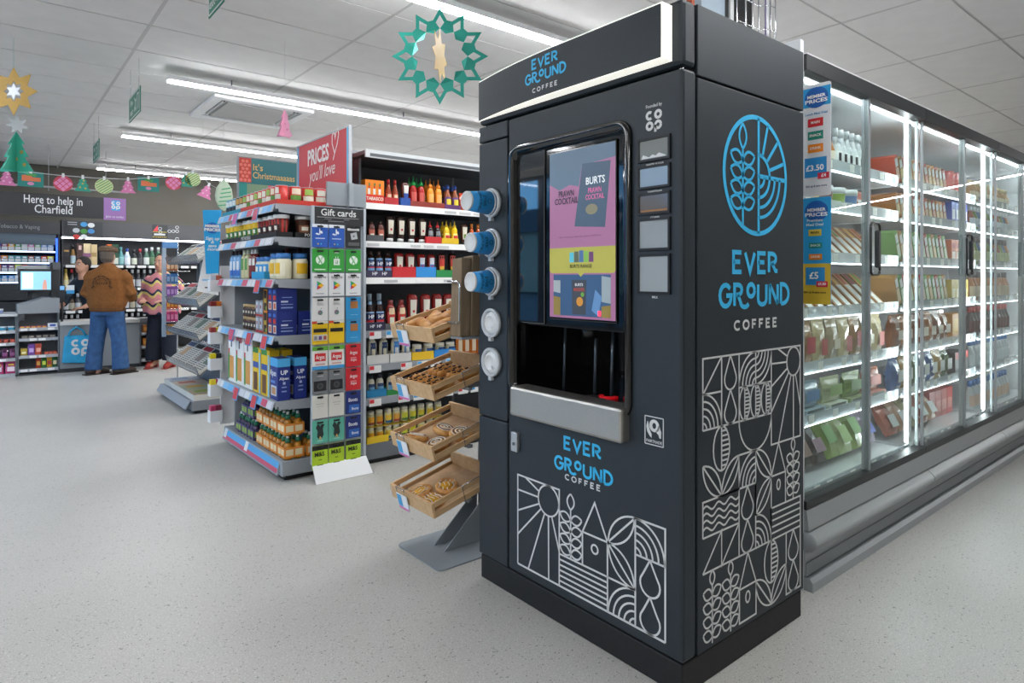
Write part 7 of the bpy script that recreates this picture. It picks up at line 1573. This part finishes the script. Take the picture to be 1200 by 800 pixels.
# --- woman in the zigzag coat
def zigzag():
    m = bpy.data.materials.new('zigzag_knit'); m.use_nodes = True; nt = m.node_tree; N = nt.nodes; Lk = nt.links; b_ = N['Principled BSDF']; b_.inputs['Roughness'].default_value = .9
    tc = N.new('ShaderNodeTexCoord'); sx = N.new('ShaderNodeSeparateXYZ'); Lk.new(tc.outputs['Object'], sx.inputs[0])
    ad = N.new('ShaderNodeMath'); ad.operation = 'ADD'; Lk.new(sx.outputs['X'], ad.inputs[0]); Lk.new(sx.outputs['Y'], ad.inputs[1])
    m1 = N.new('ShaderNodeMath'); m1.operation = 'MULTIPLY'; m1.inputs[1].default_value = 38; Lk.new(ad.outputs[0], m1.inputs[0])
    sn_ = N.new('ShaderNodeMath'); sn_.operation = 'SINE'; Lk.new(m1.outputs[0], sn_.inputs[0])
    m2 = N.new('ShaderNodeMath'); m2.operation = 'MULTIPLY'; m2.inputs[1].default_value = .028; Lk.new(sn_.outputs[0], m2.inputs[0])
    a2 = N.new('ShaderNodeMath'); a2.operation = 'ADD'; Lk.new(sx.outputs['Z'], a2.inputs[0]); Lk.new(m2.outputs[0], a2.inputs[1])
    m3 = N.new('ShaderNodeMath'); m3.operation = 'MULTIPLY'; m3.inputs[1].default_value = 6.6; Lk.new(a2.outputs[0], m3.inputs[0])
    frc = N.new('ShaderNodeMath'); frc.operation = 'FRACT'; Lk.new(m3.outputs[0], frc.inputs[0])
    rp = N.new('ShaderNodeValToRGB'); rp.color_ramp.interpolation = 'CONSTANT'; e = rp.color_ramp.elements
    e[0].position = 0; e[0].color = rgb('#d08a8c'); e[1].position = .34; e[1].color = rgb('#d8c878')
    for p_, c_ in ((.56,'#1f2844'),(.78,'#c77f88')): q_ = e.new(p_); q_.color = rgb(c_)
    Lk.new(frc.outputs[0], rp.inputs['Fac']); Lk.new(rp.outputs['Color'], b_.inputs['Base Color']); return m
pw = person('woman in pink and yellow zigzag coat, navy trousers and red shoes', (1.82, 9.62, 0), radians(140), None, None)
b = MB(); hc3 = (0, .03, 1.40); mk_head(b, hc3)
ell_loft(b, [((0,0,.78),.14,.11),((0,0,.95),.12,.10),((0,0,1.15),.15,.11),((0,.0,1.24),.11,.08),((0,.01,1.29),.05,.05)])
for s in (-1, 1):
    b.tube([(s*.085,0,.80),(s*.09,.01,.44),(s*.09,-.01,.10)], [.08,.055,.038], 10); b.tube([(s*.09,-.04,.085),(s*.095,.03,.06),(s*.10,.12,.03)], [.034,.034,.026], 8)
    b.tube([(s*.17,0,1.19),(s*.23,-.01,.97),(s*.15,.17,.90)], [.045,.038,.028], 10); hand(b, (s*.145,.18,.90), (-s*.4,.9,.0), -s)
fuse(b, 'body', M_skin, pw, .010)
j = MB(); ell_loft(j, [((0,0,.72),.235,.20),((0,0,.80),.24,.20),((0,0,1.0),.235,.18),((0,-.005,1.14),.215,.15),((0,0,1.22),.16,.115),((0,0,1.275),.08,.075),((0,.01,1.30),.066,.066)])
for s in (-1, 1): j.tube([(s*.14,0,1.20),(s*.21,-.01,1.12),(s*.265,-.01,.97),(s*.22,.09,.89),(s*.16,.155,.895)], [.065,.075,.072,.062,.048], 12)
fuse(j, 'coat', zigzag(), pw, .011, 5)
j = MB(); ell_loft(j, [((0,0,.68),.15,.13),((0,0,.76),.16,.13)])
for s in (-1, 1): j.tube([(s*.08,0,.74),(s*.10,.01,.42),(s*.115,.0,.11)], [.10,.095,.105], 14)
fuse(j, 'trousers', mat('#151b2a', .9), pw, .012, 4)
for s in (-1, 1):
    m = MB(); m.tube([(s*.11,-.06,.075),(s*.115,.02,.06),(s*.12,.12,.035),(s*.122,.16,.022)], [.042,.042,.036,.02], 10); m.box(s*.116-.03, .04, .0, s*.116+.035, .17, .012); m.cbox((s*.113, -.06, .03), (.05, .045, .06)); inst('shoe', m.mesh('shoe', [mat('#9a2f26', .4)]), (0,0,0), pw)
hr = MB(); ball(hr, (0, -.005, 1.43), (.088, .095, .105), 14); ball(hr, (0, -.085, 1.46), (.045, .045, .045), 10); inst('hair', hr.mesh('hair', [mat('#3a2519', .85)]), (0,0,0), pw); face(pw, hc3)
# ---------------------------------------------------------------- ceiling fittings and Christmas decorations
ac = thing('ceiling_air_unit', 'square white ceiling air conditioning unit between the strip lights', 'air conditioner', (2.12, 6.84, CEIL-.035))
ax0, ax1, ay0, ay1 = 1.64, 2.60, 6.36, 7.32
fm = MB()
for a, b_, c_, d_ in ((ax0,ay0,ax1,ay0+.09),(ax0,ay1-.09,ax1,ay1),(ax0,ay0+.09,ax0+.09,ay1-.09),(ax1-.09,ay0+.09,ax1,ay1-.09)): fm.box(a, b_, CEIL-.035, c_, d_, CEIL-.003)
fm.build('frame', M_white, ac, .004)
for a, b_, c_, d_ in ((ax0+.16,ay0+.095,ax1-.16,ay0+.15),(ax0+.16,ay1-.15,ax1-.16,ay1-.095),(ax0+.095,ay0+.16,ax0+.15,ay1-.16),(ax1-.15,ay0+.16,ax1-.095,ay1-.16)):
    MB().box(a, b_, CEIL-.012, c_, d_, CEIL-.004).build('air_slot', mat('#3a3c3e', .5), ac)
    if c_-a > d_-b_: MB().box(a+.02, b_+.022, CEIL-.03, c_-.02, b_+.032, CEIL-.0125).build('louvre', M_white, ac)
    else: MB().box(a+.022, b_+.02, CEIL-.03, a+.032, d_-.02, CEIL-.0125).build('louvre', M_white, ac)
MB().box(ax0+.09, ay0+.09, CEIL-.010, ax1-.09, ay1-.09, CEIL-.0035).build('body', mat('#dcdddc', .5), ac)
MB().box(ax0+.16, ay0+.16, CEIL-.032, ax1-.16, ay1-.16, CEIL-.0105).build('intake_grille', mat('#b3b3b1', .6), ac, .004)
# emergency exit signs
for k, (y0, y1, z, lab) in enumerate(((5.66, 6.16, 2.60, 'green exit sign hanging left of the second strip light'), (8.0, 8.5, 2.58, 'small green exit sign hanging farthest back'), (3.40, 3.68, 2.70, 'green exit sign cut by the top picture edge'))):
    es = thing('exit_sign', lab, 'exit sign', (.92, (y0+y1)/2, z-.10), 'hanging exit signs')
    MB().box(.918, y0, z-.10, .924, y1, z+.10).build('panel', mat('#1f7a5f', .45), es)
    ep = lambda a, b_: (.9172, y1-a, z+b_)
    m = MB(); m.ribbon(rrect(.01, -.09, y1-y0-.01, .09, .005, 1), .008, ep, OFFX, closed=True)
    add_text(m, 'Fire', ep, OFFX, .07, .02, at=((y1-y0)*.27, .035)); add_text(m, 'exit', ep, OFFX, .07, .02, at=((y1-y0)*.27, -.04))
    for pl_ in ([(.27,.05),(.30,.02),(.29,-.02),(.33,-.06)], [(.30,.02),(.34,.03)], [(.29,-.02),(.25,-.05)]): m.ribbon([(a*(y1-y0)/.5, b_) for a, b_ in pl_], .016, ep, OFFX)
    m.ribbon([(a*(y1-y0)/.5, b_) for a, b_ in ((.38,-.06),(.38,.06),(.44,.06),(.44,-.06))], .012, ep, OFFX); m.build('exit_print', M_line, es, recalc=False)
    for y in (y0+.06, y1-.06): MB().tube([(.921, y, z+.10), (.921, y, CEIL)], .0015, 5).build('hanging_wire', M_chrome, es)
def flat(poly, d=.002): return MB().prism(poly, -d/2, d/2, 'xz')
def starpoly(n, r0, r1, ph=90): return [((r0 if i % 2 == 0 else r1)*cos(radians(ph+180*i/n)), (r0 if i % 2 == 0 else r1)*sin(radians(ph+180*i/n))) for i in range(2*n)]
def turned(mb, loc, rz, name, m_, parent):
    o = inst(name, mb.mesh(name, [m_]), tuple(Vector(loc)-ORG[parent.name]), parent, rz); return o
FACE = -(pi/2-YAW)     # facing the aisle the camera stands in
M_gold = mat('#b8923f', .6); M_teal = mat('#2fa392', .35, .3); M_pink = mat('#d889b4', .5)
def ring_star(c, R_, lab, inner=True, rz=FACE):
    t = thing('star_decoration', lab, 'decoration', c, 'hanging star decorations')
    n = 12; m = MB(); w = .016*R_/.25
    pl_ = lambda a, b_: (a, 0, b_)
    outer = []; 
    for i in range(n):
        a0, a1, am = radians(90+30*i-15), radians(90+30*i+15), radians(90+30*i)
        ri = R_*.56; P0 = (R_*.70*cos(a0), R_*.70*sin(a0)); P1 = (R_*.70*cos(a1), R_*.70*sin(a1)); tip = (R_*cos(am), R_*sin(am)); inn = (ri*.86*cos(am), ri*.86*sin(am))
        m.ribbon([P0, tip, P1], w*1.2, pl_, (0,-1,0), .0015)
        # folded wedge between neighbouring points
        q0 = (R_*.56*cos(a0), R_*.56*sin(a0)); k0, k1 = radians(90+30*i-15-8), radians(90+30*i-15+8)
        m._add([(R_*.82*cos(a0-.10), -.001, R_*.82*sin(a0-.10)), (R_*.82*cos(a0+.10), -.001, R_*.82*sin(a0+.10)), (R_*.62*cos(a0+.26), -.0012, R_*.62*sin(a0+.26)), (R_*.50*cos(a0), -.014, R_*.50*sin(a0)), (R_*.62*cos(a0-.26), -.0012, R_*.62*sin(a0-.26))], [(0,1,2,3,4)])
    turned(m, c, rz, 'ring', M_teal, t)
    if inner:
        g = flat(starpoly(8, R_*.60, R_*.36)); turned(g, (c[0], c[1], c[2]), rz+radians(80), 'inner_star', M_gold, t)
    MB().tube([(c[0], c[1], c[2]+R_), (c[0], c[1], CEIL)], .0008, 4).build('thread', mat('#d8dada', .4), t); return t
def at(u, v, t):
    d = (u-600)/FPX; return (t*(_FW[0]+d*_RT[0]), t*(_FW[1]+d*_RT[1]), CAM_H+(HORIZON-v)/FPX*t)
ring_star(at(515.5, 66, 3.6), .252, 'teal folded paper star ring with gold star inside, above the red sign')
ring_star(at(52, -28, 4.4), .21, 'teal paper star ring cut by the top left picture edge')
c = at(16, 107, 4.6); t = thing('star_decoration', 'gold paper star with cut-outs hanging at the left edge', 'decoration', c, 'hanging star decorations')
m = MB(); pl_ = starpoly(8, .175, .105, 90)
inn = starpoly(8, .075, .05, 90)
m._add([(a, 0, b_) for a, b_ in pl_]+[(a, 0, b_) for a, b_ in inn]+[(a, .003, b_) for a, b_ in pl_]+[(a, .003, b_) for a, b_ in inn], [(i, (i+1) % 16, 16+(i+1) % 16, 16+i) for i in range(16)]+[(32+i, 32+(i+1) % 16, 48+(i+1) % 16, 48+i) for i in range(16)]+[(i, (i+1) % 16, 32+(i+1) % 16, 32+i) for i in range(16)]+[(16+i, 16+(i+1) % 16, 48+(i+1) % 16, 48+i) for i in range(16)])
turned(m, c, FACE, 'star', M_gold, t); turned(flat(starpoly(6, .06, .03)), c, FACE, 'inner_star', mat('#d8dde0', .3, .3), t)
MB().tube([(c[0], c[1], c[2]+.17), (c[0], c[1], CEIL)], .0012, 4).build('thread', mat('#9fd0c8', .4), t)
c2 = at(20, 146, 4.6); turned(flat(starpoly(7, .07, .035)), c2, FACE+.9, 'silver_star', mat('#b4bec2', .4, .2), t)
def treepoly(w, h): return [(-w*.5,0),(w*.5,0),(w*.24,h*.36),(w*.36,h*.36),(w*.15,h*.68),(w*.25,h*.68),(0,h),(-w*.25,h*.68),(-w*.15,h*.68),(-w*.36,h*.36),(-w*.24,h*.36)]
c3 = at(19, 201, 4.6); tr_ = thing('tree_decoration', 'teal paper Christmas tree with gold snowflakes hanging under the gold star', 'decoration', c3, 'hanging tree decorations')
turned(flat(treepoly(.25, .29)), c3, FACE, 'tree', mat('#2f9f86', .5), tr_); turned(flat(treepoly(.25, .29)), c3, FACE+pi/2, 'tree', mat('#2f9f86', .5), tr_)
for a, b_ in ((-.02,.18),(.04,.14),(-.06,.05),(0,.09),(.06,.05)): turned(MB().prism([(a+.016*cos(q_*pi/6)*(1 if q_ % 2 else .6), b_+.016*sin(q_*pi/6)*(1 if q_ % 2 else .6)) for q_ in range(12)], -.003, -.0012, 'xz'), c3, FACE, 'snowflake', M_gold, tr_)
MB().tube([(c3[0], c3[1], c3[2]+.29), (c3[0], c3[1], c2[2])], .001, 4).build('thread', mat('#9fd0c8', .4), tr_)
c4 = at(333.5, 160, 4.6); tr_ = thing('tree_decoration', 'pink paper Christmas tree hanging beside the ceiling air unit', 'decoration', c4, 'hanging tree decorations')
turned(flat(treepoly(.115, .20)), c4, FACE, 'tree', mat('#e0a0bd', .5), tr_); turned(flat(treepoly(.115, .20)), c4, FACE+1.2, 'tree', mat('#e59ab8', .5), tr_)
for a, b_ in ((-.015,.03),(.02,.05),(0,.09),(-.01,.13)): turned(MB().prism([(a+.008*cos(q_*pi/4), b_+.008*sin(q_*pi/4)) for q_ in range(8)], -.003, -.0012, 'xz'), c4, FACE, 'dot', mat('#c97f9f', .5), tr_)
MB().tube([(c4[0], c4[1], c4[2]+.2), (c4[0], c4[1], CEIL)], .0008, 4).build('thread', mat('#d8dada', .4), tr_)
# bunting across the tills
YG = 8.2
gp_ = lambda u, v: Vector((x_on(u, YG), YG, z_on_y(u, v, YG)))
sg_ = thing('bunting_string', 'white string of Christmas bunting sagging in front of the welcome sign', 'string', gp_(110, 208), None)
pts = [gp_(u, v) for u, v in ((-30,196),(20,200),(66,205),(110,208.5),(150,210),(192,207),(228,201),(300,191))]
MB().tube(pts, .004, 5).build('string', mat('#c8cacc', .6), sg_)
MB().tube([pts[0], (pts[0].x, YG, CEIL)], .0007, 4).build('tie', mat('#c8cacc', .6), sg_); MB().tube([pts[-1], (pts[-1].x, YG, CEIL)], .0007, 4).build('tie', mat('#c8cacc', .6), sg_)
def bunt(u, v, kind, lab, tilt=0.0, Y=None):
    p = gp_(u, v); t = thing('bunting_card', lab, 'bunting', p, 'Christmas bunting cards')
    def add(mb, nm, m_, dy=0): o = inst(nm, mb.mesh(nm, [m_]), (0, dy, 0), t, 0, (0, tilt, 0)); o.scale = (.82, 1, .82)
    if kind in ('pinktree','tealtree'):
        add(MB().prism([(a, b_-.19) for a, b_ in treepoly(.19, .19)], -.0015, .0015, 'xz'), 'tree', mat('#d278a8' if kind == 'pinktree' else '#2f9a84', .6))
        for a, b_ in ((-.03,-.14),(.03,-.15),(0,-.09),(.01,-.05)): add(MB().prism([(a+.011*cos(q_*pi/4), b_+.011*sin(q_*pi/4)) for q_ in range(8)], -.003, -.0016, 'xz'), 'dot', mat('#e8b8d0' if kind == 'pinktree' else '#d8b04a', .6))
    elif kind == 'van':
        add(MB().prism([(-.13,-.19),(.13,-.19),(.13,0),(-.13,0)], -.0015, .0015, 'xz'), 'card', mat('#1f7f78', .6))
        add(MB().prism([(-.09,-.12),(.10,-.12),(.10,-.07),(.02,-.07),(-.01,-.04),(-.09,-.05)], -.003, -.0016, 'xz'), 'van', mat('#d8744a', .6)); add(MB().prism([(.035*cos(q_*pi/6), -.15+.02*sin(q_*pi/6)) for q_ in range(12)], -.003, -.0016, 'xz'), 'pink_spot', mat('#d889b4', .6)); add(MB().prism([(-.05,-.05),(.05,-.06),(.06,-.03),(-.04,-.02)], -.004, -.003, 'xz'), 'load', mat('#4a9a4a', .6))
    elif kind == 'bauble':
        add(MB().prism([(.105*cos(q_*pi/10), -.11+.10*sin(q_*pi/10)) for q_ in range(20)], -.0015, .0015, 'xz'), 'disc', mat('#c8485a', .6))
        for a in range(-2, 3):
            for b_ in range(-2, 3):
                if (a+b_) % 2 == 0 and a*a+b_*b_ < 6: add(MB().prism([(a*.036,-.11+b_*.036-.030),(a*.036+.030,-.11+b_*.036),(a*.036,-.11+b_*.036+.030),(a*.036-.030,-.11+b_*.036)], -.003, -.0016, 'xz'), 'diamond', mat('#e08ab8', .6))
    elif kind == 'stripe':
        add(MB().prism([(.105*cos(q_*pi/10), -.11+.10*sin(q_*pi/10)) for q_ in range(20)], -.0015, .0015, 'xz'), 'disc', mat('#cfd8a0', .6))
        for k in range(-3, 4):
            c_ = k*.028; L_ = sqrt(max(0, .095**2-c_*c_)); m = MB(); m.ribbon([(c_*.6-L_*.8, -.11-c_*.8-L_*.6), (c_*.6+L_*.8, -.11-c_*.8+L_*.6)], .009, lambda a, b_: (a, -.002, b_), OFFY); add(m, 'stripe', mat('#3f9a5f', .6))
    add(MB().box(-.014, -.0035, -.03, .014, -.0017, .022), 'tab', mat('#e4e6e6', .6))
for a in ((8,199,'pinktree','pink tree bunting card, first from left along the string'),(36,201,'van','teal bunting card with orange van, left of the red bauble card'),(74,205,'bauble','red and pink checked bauble bunting card, left one'),(97,207,'tealtree','teal tree bunting card above the welcome sign'),(122,208.5,'stripe','green striped bauble bunting card above the welcome sign'),(150,209.5,'pinktree','pink tree bunting card beside the purple board'),(174,208,'van','teal bunting card with orange van, right one'),(203.5,205,'bauble','red and pink checked bauble bunting card, right one'),(226,201,'stripe','green striped bauble bunting card at the right end'),(218,203,'tealtree','teal tree bunting card at the right end')): bunt(*a)
YG = 7.5
bunt(245, 216, 'pinktree', 'tilted pink tree bunting card near the teal Christmas sign', .35)
p = gp_(262.5, 210); t = thing('paper_ornament', 'large white and green paper bauble hanging by the teal Christmas sign', 'decoration', (p.x, p.y, p.z-.35))
MB().lathe([(.005,0),(.05,.025),(.09,.10),(.10,.16),(.085,.25),(.04,.32),(.012,.35)], 16, (p.x, p.y, p.z-.35), sx=.95, sy=.35).build('bauble', mat('#b4c4ac', .6), t)
for k in range(5): MB().ribbon([(-.075+.01*k, .05+.045*k), (.075-.004*k, .075+.045*k)], .012, lambda a, b_: (p.x+a, p.y-.036, p.z-.35+b_), OFFY).build('stripe', mat('#3f9a6f', .6), t, recalc=False)
MB().tube([(p.x, p.y, p.z), (p.x, p.y, CEIL)], .0006, 4).build('thread', mat('#d8dada', .4), t)
m = MB(); q0, q1, q2 = gp_(238, 207), gp_(245, 216), gp_(256, 221)
st2 = thing('bunting_string', 'short white bunting string holding the tilted pink tree', 'string', tuple(q1)); MB().tube([q0, q1, q2, p], .003, 5).build('string', mat('#c8cacc', .6), st2); MB().tube([(q0.x, q0.y, CEIL), q0], .0006, 4).build('string', mat('#c8cacc', .6), st2)
# street outside the shop front: house with dark roof
hs_ = thing('street_house', 'cream rendered house with dark roof across the street outside', 'house', (-33, 39, 0))
MB().box(-36, 28, 0, -30, 50, 4.7).build('wall', mat('#b9ad96', .9), hs_)
MB().prism([(-36.4,4.7),(-29.6,4.7),(-33,7.0)], 27.8, 50.2, 'xz').build('roof', mat('#3a3d44', .8), hs_)
for y in range(4):
    for z in (1.0, 3.0):
        w_ = MB().box(-30.0, 30+4.6*y, z, -29.97, 31.6+4.6*y, z+1.3).build('window', mat('#e8e6e0', .5), hs_); MB().box(-29.97, 30.1+4.6*y, z+.1, -29.96, 31.5+4.6*y, z+1.2).build('pane', mat('#26313a', .1), w_)
struct(MB().box(-60, -40, -.25, RX0-.16, 70, -.12).build('ground_street', mat('#4a4c4f', .9)))
dup_ = [k for k, v in SEEN.items() if v > 1]
if dup_: print('SHARED LABELS', len(dup_), dup_[:8])
